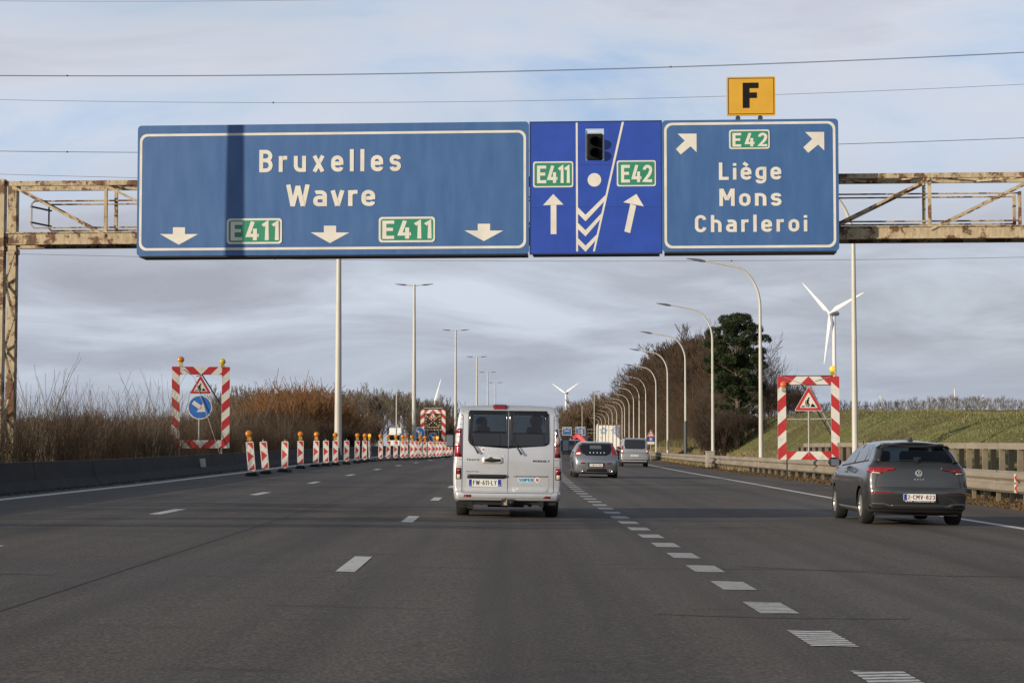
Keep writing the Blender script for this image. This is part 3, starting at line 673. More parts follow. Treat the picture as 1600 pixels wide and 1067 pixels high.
# ------------------------------------------------------------------ materials of signs and steel
WHITE_S = mat('sign_white', (.66, .63, .55), rough=.55, noise=.10, scale=2.0)
BLUE_OLD = mat('sign_blue_weathered', (.030, .098, .262), rough=.5, col2=(.056, .138, .312), scale=1.6, stretch=(2.0, 1, .45), lo=.30, hi=.75, detail=11)
BLUE_NEW = mat('sign_blue_bright', (.018, .062, .36), rough=.4, noise=.12, scale=1.5)
GREEN_S = mat('sign_green', (.022, .22, .125), rough=.45, noise=.12, scale=3)
YELLOW_S = mat('sign_yellow', (.60, .33, .025), rough=.5, noise=.06, scale=3)
BLACK_S = mat('sign_black', (.007, .007, .007), rough=.7, spec=.2)
BACK_S = mat('sign_back_steel', (.035, .037, .042), rough=.6)
RED_S = mat('sign_red', (.44, .028, .030), rough=.5, noise=.12, scale=4)
REFL_W = mat('reflective_white', (.66, .64, .58), rough=.5, col2=(.40, .40, .37), scale=3.0, lo=.50, hi=.80, detail=8)
BLUE_R = mat('round_sign_blue', (.035, .15, .50), rough=.45, noise=.1, scale=4)
GALV = mat('galvanised_steel', (.34, .34, .33), rough=.55, metal=.2, noise=.15, scale=5)
def rust_mat():
    m = bpy.data.materials.new('rusty_cream_paint'); m.use_nodes = True; nt = m.node_tree; b = nt.nodes['Principled BSDF']; b.inputs['Roughness'].default_value = .75
    tc = nd(nt, 'ShaderNodeTexCoord')
    n = nd(nt, 'ShaderNodeTexNoise'); n.inputs['Scale'].default_value = 1.7; n.inputs['Detail'].default_value = 11; n.inputs['Roughness'].default_value = .72; nt.links.new(tc.outputs['Object'], n.inputs['Vector'])
    mp = nd(nt, 'ShaderNodeMapping'); mp.inputs['Scale'].default_value = (3, 3, .6); nt.links.new(tc.outputs['Object'], mp.inputs[0])
    n2 = nd(nt, 'ShaderNodeTexNoise'); n2.inputs['Scale'].default_value = 5; n2.inputs['Detail'].default_value = 6; nt.links.new(mp.outputs[0], n2.inputs['Vector'])
    cream = ramp(nt, n2.outputs['Fac'], [(.3, (.33, .255, .155, 1)), (.7, (.52, .43, .28, 1))]); rust = ramp(nt, n2.outputs['Fac'], [(.3, (.045, .020, .012, 1)), (.7, (.20, .085, .035, 1))])
    nt.links.new(mixc(nt, ramp(nt, n.outputs['Fac'], [(.50, (0, 0, 0, 1)), (.545, (.95, .95, .95, 1))]), cream, rust), b.inputs['Base Color']); return m
RUST = rust_mat()
POST = mat('lamp_post_paint', (.50, .48, .42), rough=.5, noise=.10, scale=2.5, stretch=(1, 1, .2))
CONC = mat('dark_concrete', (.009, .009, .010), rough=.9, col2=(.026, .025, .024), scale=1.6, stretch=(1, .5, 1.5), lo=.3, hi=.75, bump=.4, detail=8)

# ------------------------------------------------------------------ concrete barrier on the left
def barrier():
    root = thing('concrete_barrier', 'long dark concrete barrier along the edge of the left lane', 'barrier')
    prof = [(-9.80, 0), (-9.82, .08), (-9.98, .27), (-10.06, .66), (-10.22, .66), (-10.30, .27), (-10.46, .08), (-10.48, 0)]
    mb = MB(); d = 24.0; rg = random.Random(2)
    while d < 260:
        e = d + 5.97; j = rg.uniform(-.004, .004); vs = []
        for dd in (d, d + 2.99, e): vs += [(RX(dd) + L + j, dd, zroad(-10.2, dd) - .05 + z) for L, z in prof]
        n = len(prof); fs = [(k + i * n, (k + 1) % n + i * n, (k + 1) % n + (i + 1) * n, k + (i + 1) * n) for i in (0, 1) for k in range(n)] + [tuple(range(n))[::-1], tuple(2 * n + k for k in range(n))]
        mb.add(vs, fs); d += 6.0
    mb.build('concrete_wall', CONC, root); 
    t = MB(); x = (383 - 800) / F_PX * 62.3; 
    p = RP(-9.97, 64.5, .34); t.bar(p + Vector((.03, -.2, -.12)), p + Vector((.0, -.2, .16)), .26, .02)
    t.build('marker_plate', REFL_W, root)
barrier()
# leaf litter and rubble along the barrier foot
def foot_dirt():
    mb = MB(); rg = random.Random(8)
    for i in range(520):
        d = rg.uniform(30, 120); L = -9.72 + rg.gauss(0, .05) ; p = RP(L, d, .0); s = rg.uniform(.02, .07)
        mb.add([p + Vector((-s, -s * 2, 0)), p + Vector((s, -s, 0)), p + Vector((s, s * 2, 0)), p + Vector((-s, s, 0)), p + Vector((0, 0, s * .9))], [(0, 1, 4), (1, 2, 4), (2, 3, 4), (3, 0, 4)])
    tag(mb.build('gutter_litter', mat('litter_dark', (.03, .024, .018), rough=.95)), kind='stuff')
foot_dirt()

# ------------------------------------------------------------------ guard rail on the right
RAILM = mat('weathered_rail', (.20, .165, .12), rough=.6, metal=.1, col2=(.32, .275, .21), scale=1.2, stretch=(1, .35, 2), lo=.3, hi=.7, detail=7)
RAILP = mat('rail_post_steel', (.13, .10, .07), rough=.75, metal=.1, col2=(.25, .20, .14), scale=3, lo=.3, hi=.7)
SHADEP = mat('shaded_rail_post', (.022, .018, .014), rough=.85)  # darker copy of the post steel for every second post, shade painted in
def guard_rail():
    root = thing('guard_rail', 'double wave steel guard rail on posts beside the right shoulder', 'guard rail')
    prof = [(.0, .28), (-.075, .325), (-.085, .385), (.0, .44), (.015, .475), (.015, .505), (.0, .54), (-.085, .595), (-.075, .655), (0, .70), (.012, .715)]
    prof = [(.0, .27), (-.012, .285), (-.085, .335), (-.095, .40), (-.088, .455), (.0, .52), (.012, .535), (.012, .56), (.0, .575), (-.088, .64), (-.095, .70), (-.085, .755), (-.012, .80), (.0, .815), (.03, .82)]
    prof = [(x - .02, z) for x, z in prof]
    ds = list(np.arange(20, 120, 1.0)) + list(np.arange(120, 330, 3.0)); mb = MB(); n = len(prof); b = 0; vs = []; fs = []
    def base(d): return ground_z(RAIL_L, d)
    for d in ds:
        vs += [(RX(d) + RAIL_L + x, d, base(d) + z) for x, z in prof]; 
    for i in range(len(ds) - 1):
        for k in range(n - 1): fs.append((i * n + k, i * n + k + 1, (i + 1) * n + k + 1, (i + 1) * n + k))
    mb.add(vs, fs); o = mb.build('rail_beam', RAILM, root, smooth=True); so = o.modifiers.new('s', 'SOLIDIFY'); so.thickness = .006
    jb = MB()
    for d in np.arange(22, 200, 4.0):                        # lap joints with their bolts
        x = RX(d) + RAIL_L
        for z in (.34, .45, .58, .70, .80): jb.lathe([(.001, -.125), (.018, -.12), (.018, -.09)], (x + (.0), d, base(d) + z), 'x', 6)
    jb.build('bolts', mat('bolt_dark', (.09, .07, .055), rough=.6), root)
    post = MB(); post.box(-.05, .05, -.06, .06, -.4, .78); pm = None
    def H(mb, y0): # C-section post
        mb.box(-.045, -.038, -.05, .05, -.4, .80); mb.box(-.038, .05, -.05, -.043, -.4, .80); mb.box(-.038, .05, .043, .05, -.4, .80)
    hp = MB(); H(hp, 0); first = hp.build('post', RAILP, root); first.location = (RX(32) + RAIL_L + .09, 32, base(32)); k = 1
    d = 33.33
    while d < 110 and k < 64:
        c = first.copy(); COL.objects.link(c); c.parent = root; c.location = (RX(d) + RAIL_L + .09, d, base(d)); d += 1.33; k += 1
        if k % 2 == 0: c.material_slots[0].link = 'OBJECT'; c.material_slots[0].material = SHADEP
    while d < 300 and k < 98:
        c = first.copy(); COL.objects.link(c); c.parent = root; c.location = (RX(d) + RAIL_L + .09, d, base(d)); d += 4.0 if d > 150 else 2.66; k += 1
    rf = None
    for d in (48.1, 74.5, 101.5, 130.0):
        mb = MB(); mb.plate([(-.06, -.09), (.06, -.09), (.06, .09), (-.06, .09)], -.012, 0); z = base(d)
        for dz in (.40, .66):
            mb2 = MB(); mb2.box(-.13, -.10, -.09, .09, dz - .10, dz + .10); q = mb2.build('reflector', REFL_W, root); q.location = (RX(d) + RAIL_L, d, z)
            m3 = MB(); m3.add([(-.133, -.08, dz - .08), (-.133, -.08, dz + .08), (-.133, .07, dz)], [(0, 1, 2)]); m3.add([(-.134, -.095, dz - .09), (-.134, -.095, dz + .09), (-.10, -.095, dz + .09), (-.10, -.095, dz - .09)], [(0, 1, 2, 3)]); m3.build('reflector_arrow', RED_S, q)
guard_rail()
def upper_rail():
    root = thing('safety_barrier', 'higher box beam barrier on tall posts behind the guard rail, on the grass slope side', 'barrier')
    L = RAIL_L + .75; ds = list(np.arange(30, 92, 2.0)); mb = MB()
    def b(d): return zroad(12.2, d)
    for i in range(len(ds) - 1):
        for a in (0,):
            p, q = Vector((RX(ds[i]) + L, ds[i], b(ds[i]) + 1.47)), Vector((RX(ds[i + 1]) + L, ds[i + 1] - .004, b(ds[i + 1]) + 1.47)); mb.bar(p, q, .12, .17)
    mb.build('box_beam', RAILM, root)
    for d in np.arange(34, 90, 3.8):
        j = MB(); p = Vector((RX(d) + L, d, b(d) + 1.47)); j.box(p.x - .075, p.x + .075, p.y - .02, p.y + .02, p.z - .092, p.z + .092); j.build('joint_sleeve', RAILP, root)
    hp = MB(); hp.box(-.07, .07, -.055, -.045, -.8, 1.385); hp.box(-.07, -.06, -.045, .055, -.8, 1.385); hp.box(.0, .006, -.045, .05, -.8, 1.385)
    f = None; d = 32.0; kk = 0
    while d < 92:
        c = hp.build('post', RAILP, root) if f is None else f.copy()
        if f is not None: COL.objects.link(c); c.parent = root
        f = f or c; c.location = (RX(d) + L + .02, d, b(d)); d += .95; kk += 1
        if kk % 2 == 0: c.material_slots[0].link = 'OBJECT'; c.material_slots[0].material = SHADEP
upper_rail()

# ------------------------------------------------------------------ the sign gantry
GY0 = 52.9; SK = math.atan2(-1.8 * 1.0, 1600 / F_PX * 52)      # the gantry stands slightly askew: its right end is nearer
gantry = thing('sign_gantry', 'rusty cream steel lattice gantry spanning the motorway and carrying the blue signs', 'gantry', (0, 52.0, 0), SK)
def gant(mb, name): return mb.build(name, RUST, gantry)
HW, GD, HR = 13.62, 1.04, 16.40; ZB0, ZB1, ZT0, ZT1 = 6.72, 7.06, 8.33, 8.46
for nm, y, hh in (('top_chord', 0, 1), ('top_chord', GD, 1), ('bottom_chord', 0, 0), ('bottom_chord', GD, 0)):
    mb = MB()
    if hh: mb.box(-HW - .21, HR, y - .05, y + .05, ZT0, ZT1)
    else:
        mb.box(-HW - .21, HR, y - .05, y + .05, ZB0 + .03, ZB1 - .03); mb.box(-HW - .21, HR, y - .09, y + .09, ZB1 - .03, ZB1); mb.box(-HW - .21, HR, y - .09, y + .09, ZB0, ZB0 + .03)
    gant(mb, nm)
st = 2.7625; xs = [-11.05 + st * i for i in range(10)]
for x in xs:
    for y in (0.0, GD):
        mb = MB(); mb.bar((x, y, ZB1), (x, y, ZT0), .085, .075, up=(0, 1, 0)); gant(mb, 'upright')
def diag(x0, z0, x1, z1, y):
    mb = MB(); mb.bar((x0, y, z0), (x1, y, z1), .065, .06, up=(0, 1, 0)); gant(mb, 'diagonal')
for y in (-.062, GD - .062):
    nodes = [-13.62] + xs + [16.3]
    for i in range(len(nodes) - 1):
        if i < 5: diag(nodes[i], ZT0 - .02, nodes[i + 1], ZB1 - .1 , y)
        else: diag(nodes[i], ZB1 - .1, nodes[i + 1], ZT0 - .02, y)
for i in range(len(xs)):
    mb = MB(); mb.bar((xs[i], .05, ZT1 - .04), (xs[i], GD - .05, ZT1 - .04), .05, .05); gant(mb, 'cross_member')
    mb = MB(); x2 = xs[i] + st / 2; mb.bar((xs[i], .05, ZT0 + .035), (x2, GD - .06, ZT0 + .035), .05, .04); mb.bar((x2 + .03, GD - .06, ZT0 + .035), (xs[i] + st, .06, ZT0 + .035), .05, .04); gant(mb, 'wind_brace')
    mb = MB(); mb.bar((xs[i], .09, ZB0 + .05), (xs[i], GD - .09, ZB0 + .05), .09, .08); gant(mb, 'cross_member')
mb = MB(); mb.box(-HW + .3, HR - .3, .12, GD - .12, ZB0 + .10, ZB0 + .125); mb.build('walkway_grating', BACK_S, gantry)
for y in (.14, GD - .14):
    for (a0, a1) in ((-13.15, 13.42),):
        mb = MB(); a0 += (.25 if y > .5 else 0)
        mb.tube([(a0 + .08, y, 7.93), (a1, y, 7.93)], .024, 6); mb.tube([(a0 + .08, y, 7.20), (a1, y, 7.20)], .024, 6)
        mb.tube([(a0 + .08, y, 7.93), (a0, y, 7.86), (a0, y, 7.27), (a0 + .08, y, 7.20)], .024, 6); mb.box(a1 - .04, a1 + .04, y - .04, y + .04, 7.0, 7.97); gant(mb, 'hand_rail')
for z in (7.35, 7.78):
    mb = MB(); mb.bar((-13.15, .1, z), (-12.85, GD - .1, z - .02), .06, .04); mb.build('chain_bar', BACK_S, gantry)
for sx in (-1, 1):
    for y in (0, GD):
        mb = MB(); xo = -(HW + .33) if sx < 0 else HR + .2; mb.box(xo - .12, xo + .12, y - .13, y + .13, -.6, ZT1 + .05)
        mb.box(xo - .145, xo + .145, y - .16, y + .16, ZB0 - .16, ZB0 - .02); gant(mb, 'column')
    mb = MB(); xo = -(HW + .33) if sx < 0 else HR + .2
    for k in range(7):
        z0 = .2 + k * .92; ya, yb = (.13, GD - .13) if k % 2 else (GD - .13, .13)
        mb.bar((xo - .09, ya, z0), (xo - .09, yb, z0 + .92), .05, .05, up=(1, 0, 0)); mb.bar((xo + .09, yb, z0), (xo + .09, ya, z0 + .92), .05, .05, up=(1, 0, 0))
    gant(mb, 'column_lacing')
# boards: each has its own frame of reference in pixels of the photograph, turned into metres on the board
def board_frame(px0, px1, pyt0, pyt1, pyb0, pyb1, off):
    """returns (root location, width, height, function px,py -> local x,z)"""
    c, s = math.cos(SK), math.sin(SK)
    def hit(px, py):   # line of sight meets the skewed plane 'off' metres in front of the gantry
        r = ray(px, py); # n.(p - p0) = 0, n = (-s, c)
        p0 = Vector((0, 52.0, 0)) + Vector((-s, c, 0)) * (-off); t = (-s * p0.x + c * p0.y) / (-s * r[0] + c * r[1]); return Vector((r[0] * t, r[1] * t, CAM_H + r[2] * t))
    A, B = hit(px0, (pyt0 + pyb0) / 2), hit(px1, (pyt1 + pyb1) / 2)
    zt = (hit(px0, pyt0).z + hit(px1, pyt1).z) / 2; zb = (hit(px0, pyb0).z + hit(px1, pyb1).z) / 2
    M = (A + B) / 2; w = (Vector((B.x - A.x, B.y - A.y, 0))).length; loc = Vector((M.x, M.y, zb)); h = zt - zb
    def f(px, py):
        k = (px - px0) / (px1 - px0); top = pyt0 + (pyt1 - pyt0) * k; bot = pyb0 + (pyb1 - pyb0) * k
        return ((k - .5) * w, h * (bot - py) / (bot - top))
    return loc, w, h, f
def arrow_poly(f, pts): return [f(*p) for p in pts]
def ccw(poly):
    a = sum(poly[i][0] * poly[(i + 1) % len(poly)][1] - poly[(i + 1) % len(poly)][0] * poly[i][1] for i in range(len(poly))); return poly if a > 0 else poly[::-1]
def add_plate(root, name, polys, m, y0, y1=0.0):
    mb = MB()
    for p in polys: mb.plate(ccw(p), y0, y1)
    return mb.build(name, m, root)
def words(root, s, f, cx, ybase, ytop, x0, x1, m, y=-.004, thick=.003, bold=1.0, track=.22):
    mb = MB(); a, b = f(x0, ybase), f(x1, ybase); top = f(cx, ytop); base = f(cx, ybase)
    write(mb, s, (a[0] + b[0]) / 2, base[1], top[1] - base[1], track, y, thick, bold, fit=b[0] - a[0]); return mb.build('lettering', m, root)
def route_tag(root, s, f, x0, x1, y0, y1, tx0, tx1, ty0, ty1, yo=-.003, track=.16):
    a, b = f(x0, y1), f(x1, y0); w = b[0] - a[0]
    g = add_plate(root, 'route_panel', [rrect(a[0], b[0], a[1], b[1], w * .06)], WHITE_S, yo - .012, yo + .002)
    add_plate(g, 'green_field', [rrect(a[0] + w * .035, b[0] - w * .035, a[1] + w * .035, b[1] - w * .035, w * .045)], GREEN_S, yo - .015, yo - .011)
    words(g, s, f, (tx0 + tx1) / 2, ty1, ty0, tx0, tx1, WHITE_S, yo - .015, .003, 1.12, track)
def white_border(root, f, x0, x1, y0, y1, r, t, y=-.004):
    a, b = f(x0, y1), f(x1, y0); mb = MB(); ring_plate(mb, rrect(a[0], b[0], a[1], b[1], r, 8), rrect(a[0] + t, b[0] - t, a[1] + t, b[1] - t, r - t * .6, 8), y, 0); return mb.build('border', WHITE_S, root)
def board_body(root, w, h, m, r, depth=.10, boxback=True):
    if r: add_plate(root, 'panel', [rrect(-w / 2, w / 2, 0, h, r)], m, 0, .045)
    else: add_plate(root, 'panel', [[(-w / 2, 0), (w / 2, 0), (w / 2, h), (-w / 2, h)]], m, 0, .045)
    mb = MB(); mb.box(-w / 2 + .06, w / 2 - .06, .045, .80, -.03, .05); mb.box(-w / 2 + .06, w / 2 - .06, .045, .20, h - .14, h - .05)
    for k in range(max(2, int(w / 1.7))):
        x = -w / 2 + .3 + (w - .6) * k / (max(2, int(w / 1.7)) - 1); mb.box(x - .04, x + .04, .046, .16, .05, h - .14)
    mb.build('support_frame', BACK_S, root)

OFF = .92
loc, w, h, f = board_frame(214.5, 826.5, 198, 189, 401, 396, OFF)
b1 = thing('overhead_sign', 'wide weathered blue overhead board reading Bruxelles and Wavre with three down arrows', 'road sign', loc, SK)
board_body(b1, w, h, BLUE_OLD, .10)
white_border(b1, f, 218, 822, 202.5, 392.5, .20, .065)
words(b1, 'Bruxelles', f, 518, 268.5, 234, 407, 628, WHITE_S, bold=1.1, track=.30)
words(b1, 'Wavre', f, 518, 322.5, 288.5, 449.5, 588, WHITE_S, bold=1.1, track=.16)
for cx, yt in ((281, 356), (518, 353), (757, 349.5)):
    add_plate(b1, 'arrow', [ccw(arrow_poly(f, [(cx - 9.5, yt), (cx + 9.5, yt), (cx + 9.5, yt + 10.5), (cx - 9.5, yt + 10.5)])),
        ccw(arrow_poly(f, [(cx - 30, yt + 10.5), (cx + 30, yt + 10.5), (cx, yt + 27)]))], WHITE_S, -.004)
route_tag(b1, 'E411', f, 356.5, 443, 341.5, 382, 363, 438, 347, 376)
route_tag(b1, 'E411', f, 594, 681.5, 338.5, 379, 600, 676, 345, 373)

loc, w, h, f = board_frame(828.5, 1033.5, 191.5, 189.5, 396.5, 395.5, OFF - .02)
b2 = thing('overhead_sign', 'bright blue lane diagram board with two up arrows and chevrons between the two weathered boards', 'road sign', loc, SK)
def b2_body():
    # board with a cut-out for the signal head
    a, b = f(915.5, 251), f(944, 201); W = w / 2
    add_plate(b2, 'panel', [[(-W, 0), (a[0], 0), (a[0], h), (-W, h)], [(a[0], 0), (b[0], 0), (b[0], a[1]), (a[0], a[1])], [(a[0], b[1]), (b[0], b[1]), (b[0], h), (a[0], h)], [(b[0], 0), (W, 0), (W, h), (b[0], h)]], BLUE_NEW, 0, .03)
    rim = MB(); ring_plate(rim, [(-W - .02, -.02), (W + .02, -.02), (W + .02, h + .02), (-W - .02, h + .02)], [(-W + .015, .015), (W - .015, .015), (W - .015, h - .015), (-W + .015, h - .015)], -.006, .05); rim.build('rim', mat('rim_blue', (.01, .03, .12), rough=.5), b2)
    mb = MB(); mb.box(-W + .05, W - .05, .045, .75, -.02, .05)
    for x in (-W + .3, -.5, .9, W - .3): mb.box(x - .04, x + .04, .046, .16, .05, h - .06)
    mb.build('support_frame', BACK_S, b2)
    s = MB(); s.box(a[0] + .005, a[0] + .05, .035, .06, a[1] + .02, b[1] - .10); s.box(b[0] - .05, b[0] - .005, .035, .06, a[1] + .02, b[1] - .10); s.box(a[0] + .01, b[0] - .01, .035, .06, b[1] - .09, b[1] - .05); s.build('signal_surround', WHITE_S, b2)
    hd = MB(); hd.box(a[0] + .04, b[0] - .04, -.05, .22, a[1] + .01, b[1] - .14); hs = hd.build('signal_head', BLACK_S, b2, bevel=.02)
    for k in range(2):
        v = MB(); cx, cz = (a[0] + b[0]) / 2, a[1] + .20 + k * .30; v.tube([(cx, -.052, cz), (cx, -.24, cz - .02)], [.125, .13], 14, caps=False); v.build('visor', BLACK_S, hs)
        l = MB(); l.lathe([(.001, -.058), (.10, -.056), (.115, -.051)], (cx, 0, cz), 'y', 16); l.build('lens', mat('dark_lens', (.003, .003, .003), rough=.8, spec=.1), hs)
b2_body()
for py in (258.5, 324.5):
    a, b = f(829.5, py), f(1032.5, py); mb = MB(); mb.box(a[0], b[0], -.0025, .001, a[1] - .008, a[1] + .004); mb.build('panel_seam', mat('seam_blue', (.010, .032, .20), rough=.5), b2)
route_tag(b2, 'E411', f, 833, 896, 252.5, 293.5, 839.5, 890.5, 259.5, 286.5, track=.06)
route_tag(b2, 'E42', f, 964, 1025, 251, 292, 971, 1019, 258.5, 285.5, track=.1)
add_plate(b2, 'arrow', [arrow_poly(f, [(860.5, 366), (869.5, 366), (869.5, 320), (860.5, 320)]), arrow_poly(f, [(848.5, 321), (880.5, 320), (864.5, 303.5)])], WHITE_S, -.004)
add_plate(b2, 'arrow', [arrow_poly(f, [(975.5, 362), (984.5, 364.5), (994, 322), (985, 319)]), arrow_poly(f, [(974, 316.5), (1006, 323), (994.5, 303.5)])], WHITE_S, -.0045)
add_plate(b2, 'lane_line', [arrow_poly(f, [(900.3, 393), (903.3, 393), (903, 192), (900, 192)])], WHITE_S, -.004)
add_plate(b2, 'lane_line', [arrow_poly(f, [(926.5, 393), (929.5, 393), (975.5, 191), (972, 191)])], WHITE_S, -.0042)
c0 = f(929, 281.5); add_plate(b2, 'disc', [circle(c0[0], c0[1], .178, 32)], WHITE_S, -.004)
for (xl, yl, xm, ym, xr, yr, t) in ((903, 324, 915, 336, 946.5, 305, 10), (903, 348.5, 915, 360, 940.5, 333, 9.5), (903, 372, 915, 384, 933, 366, 9.5)):
    add_plate(b2, 'chevron', [arrow_poly(f, [(xl, yl), (xm, ym), (xm, ym + t), (xl, yl + t)]), arrow_poly(f, [(xm, ym), (xr, yr), (xr - 2, yr + t), (xm, ym + t)])], WHITE_S, -.0048)

loc, w, h, f = board_frame(1034.5, 1310.5, 188, 186, 393.5, 392.5, OFF)
b3 = thing('overhead_sign', 'weathered blue overhead board listing Charleroi under Mons with two diagonal arrows on top', 'road sign', loc, SK)
board_body(b3, w, h, BLUE_OLD, .10)
white_border(b3, f, 1038, 1306, 190, 388, .20, .065)
words(b3, 'Li\u00e8ge', f, 1172, 281, 254, 1124, 1221, WHITE_S, bold=1.1, track=.22)
words(b3, 'Mons', f, 1173, 322, 295, 1124.5, 1221, WHITE_S, bold=1.1, track=.22)
words(b3, 'Charleroi', f, 1173, 362.5, 336, 1086, 1261, WHITE_S, bold=1.1, track=.24)
route_tag(b3, 'E42', f, 1140, 1203.5, 203, 233.5, 1145.5, 1199.5, 208.5, 229.5, track=.22)
for ox, oy in ((0, 0), (199.5, -2)):
    add_plate(b3, 'arrow', [arrow_poly(f, [(1059.5 + ox, 209 + oy), (1089 + ox, 209 + oy), (1089 + ox, 238 + oy), (1079.5 + ox, 228.7 + oy), (1064 + ox, 241.5 + oy), (1056.5 + ox, 233 + oy), (1070.5 + ox, 219.9 + oy)])], WHITE_S, -.0045)
loc, w, h, f = board_frame(1135.5, 1211.5, 120.5, 120, 181, 180.5, OFF)
b4 = thing('overhead_sign', 'yellow square sign with black letter F standing on top of a blue board', 'road sign', loc, SK)
add_plate(b4, 'panel', [rrect(-w / 2, w / 2, 0, h, .03)], YELLOW_S, 0, .04)
mb = MB(); ring_plate(mb, rrect(-w / 2 + .035, w / 2 - .035, .035, h - .035, .02), rrect(-w / 2 + .05, w / 2 - .05, .05, h - .05, .02), -.004, 0); mb.build('border', BLACK_S, b4)
words(b4, 'F', f, 1173, 169, 131, 1162, 1185, BLACK_S, bold=1.45)
mb = MB()
for px in (1153, 1188):
    q = f(px, 181); mb.box(q[0] - .035, q[0] + .035, .042, .11, -.55, h - .05); mb.box(q[0] - .06, q[0] + .06, .03, .12, -.14, -.02)
mb.build('bracket', BACK_S, b4)

# ------------------------------------------------------------------ lamp posts
def lamp_right():
    root = link('lamp_post', None); mb = MB(); pts, rs = [], []
    for z in np.linspace(-.9, 8.0, 8): pts.append((0, 0, z)); rs.append(.13 - .055 * (z + .9) / 9)
    n = 9; Rx, Rz = 1.7, 2.25
    for k in range(1, n + 1):
        a = PI / 2 * .86 * k / n; pts.append((-Rx * (1 - math.cos(a)), 0, 8.0 + Rz * math.sin(a))); rs.append(.075 - .002 * k)
    x, _, z = pts[-1]; 
    pts += [(x - .9, 0, z + .17), (x - 1.75, 0, z + .32)]; rs += [.05, .04]
    mb.tube(pts, rs, 10); mb.build('pole', POST, root, smooth=True)
    x, z = x - 1.75, z + .32; hd = MB(); hd.tube([(x + .1, 0, z - .03), (x - .18, 0, z + .02), (x - .55, 0, z + .08), (x - .95, 0, z + .13)], [.05, .085, .06, .02], 8); hd.build('lantern', mat('lantern_grey', (.16, .16, .16), rough=.4, metal=.3), root, smooth=True)
    return root, z + .14
lr, LTOP = lamp_right()
rl = [(1335.5, 269), (1188.5, 403), (1113.5, 473.5), (1071, 518), (1043, 545), (1025, 569), (1009, 586), (998.7, 596), (990, 604), (983, 614), (976, 621), (972, 626), (963.7, 631), (956.6, 633.5), (951, 640), (945.7, 645), (939.7, 648), (936, 652)]
ordn = ['first', 'second', 'third', 'fourth', 'fifth', 'sixth', 'seventh', 'eighth', 'ninth', 'tenth', 'eleventh', 'twelfth', 'thirteenth', 'fourteenth', 'fifteenth', 'sixteenth', 'seventeenth', 'eighteenth', 'nineteenth', 'twentieth', 'twenty-first', 'twenty-second', 'twenty-third', 'twenty-fourth', 'twenty-fifth', 'twenty-sixth', 'twenty-seventh', 'twenty-eighth', 'twenty-ninth', 'thirtieth']
first = True
for i, (px, py) in enumerate(rl):
    d = 31400 / (697 - py) * 1.0; x = (px - 800) / F_PX * d
    o = lr if first else copy_tree(lr); first = False
    top = CAM_H + (697 - py) / F_PX * d; o.location = (x, d, top - LTOP); o.rotation_euler = (0, 0, 0)
    lb = 'curved arm lamp post with dark painted foot beside the bare wood' if i == 3 else 'pale curved arm lamp post, %s from the near end along the guard rail' % ordn[i]
    tag(o, lb, 'lamp post', 'curved arm lamp posts along the guard rail')
    if i == 3:
        g = MB(); g.lathe([(.150, -1.2), (.146, 2.6), (.10, 2.62)], (0, 0, 0), 'z', 12); g.build('painted_foot', mat('foot_grey', (.07, .08, .08), rough=.6), o, smooth=True)
def lamp_T():
    root = link('lamp_post', None); mb = MB(); mb.tube([(0, 0, -1.0), (0, 0, .9), (0, 0, 8), (0, 0, 15.2)], [.17, .165, .13, .085], 12); mb.build('pole', POST, root, smooth=True)
    for s in (-1, 1):
        a = MB(); a.tube([(0, 0, 15.1), (s * .4, 0, 15.15), (s * .62, 0, 15.17)], [.05, .045, .04], 6); arm = a.build('arm', POST, root, smooth=True)
        hd = MB(); hd.tube([(s * .55, 0, 15.16), (s * .75, 0, 15.18), (s * 1.1, 0, 15.22), (s * 1.38, 0, 15.26)], [.04, .07, .05, .02], 8); hd.build('lantern', MATS['lantern_grey'], root, smooth=True)
    return root
lt_ = lamp_T()
TL = [(None, 47.35), (528.5, 110), (647, 177), (712, 251), (745, 323), (762, 389), (774, 452)]
for i, (px, d) in enumerate(TL):
    o = lt_ if i == 0 else copy_tree(lt_); x = -13.6 if px is None else (px - 800) / F_PX * d
    if px is None: o.scale = (1.25, 1.25, 1)
    o.location = (x, d, zroad(-10, d) + (.0 if i != 3 else .2))
    tag(o, ['tall lamp post beside the gantry column, out of the frame', 'tall pale lamp post whose head hides behind the wide blue board', 'tall lamp post with two short arms next to the round blue sign', 'tall lamp post with two arms rising behind the silver van on its left edge', 'twin arm lamp post behind the van roof, second from its left edge', 'twin arm lamp post above the van roof, third and small', 'smallest twin arm lamp post above the van roof'][i], 'lamp post', 'twin arm lamp posts in the median')
def mast(px, d, ytop, r, lb, name='mast', zb=0.3, col=POST, arm=0):
    x = (px - 800) / F_PX * d; z1 = CAM_H + (697 - ytop) / F_PX * d; z0 = min(zb, z1 - 2); mb = MB(); o = thing(name, lb, 'mast' if name == 'mast' else 'lamp post', (x, d, 0)); mb.tube([(0, 0, z0), (0, 0, z1)], [r, r * .6], 8); mb.build('pole', col, o, smooth=True)
    if arm:
        hd = MB(); hd.tube([(0, 0, z1), (arm * .6, 0, z1 + .05), (arm, 0, z1 + .08)], [.05, .12, .05], 6); hd.build('lantern', MATS['lantern_grey'], o)
    return o
mast(928.5, 520, 612, .14, 'tall straight lamp post before the wood, behind the white truck', 'lamp_post', arm=1.6)
mast(909.5, 560, 634, .12, 'thin straight lamp post above the far blue sign', 'lamp_post', arm=1.2)
mast(619.5, 260, 614, .10, 'slim straight lamp post rising over the white box on the other carriageway', 'lamp_post', arm=.7)
mast(626.5, 330, 649, .09, 'short slim lamp post right of the white box on the other carriageway', 'lamp_post', arm=.7)
mast(638.7, 350, 653.5, .09, 'short slim lamp post beside the second big median lamp', 'lamp_post', arm=.7)
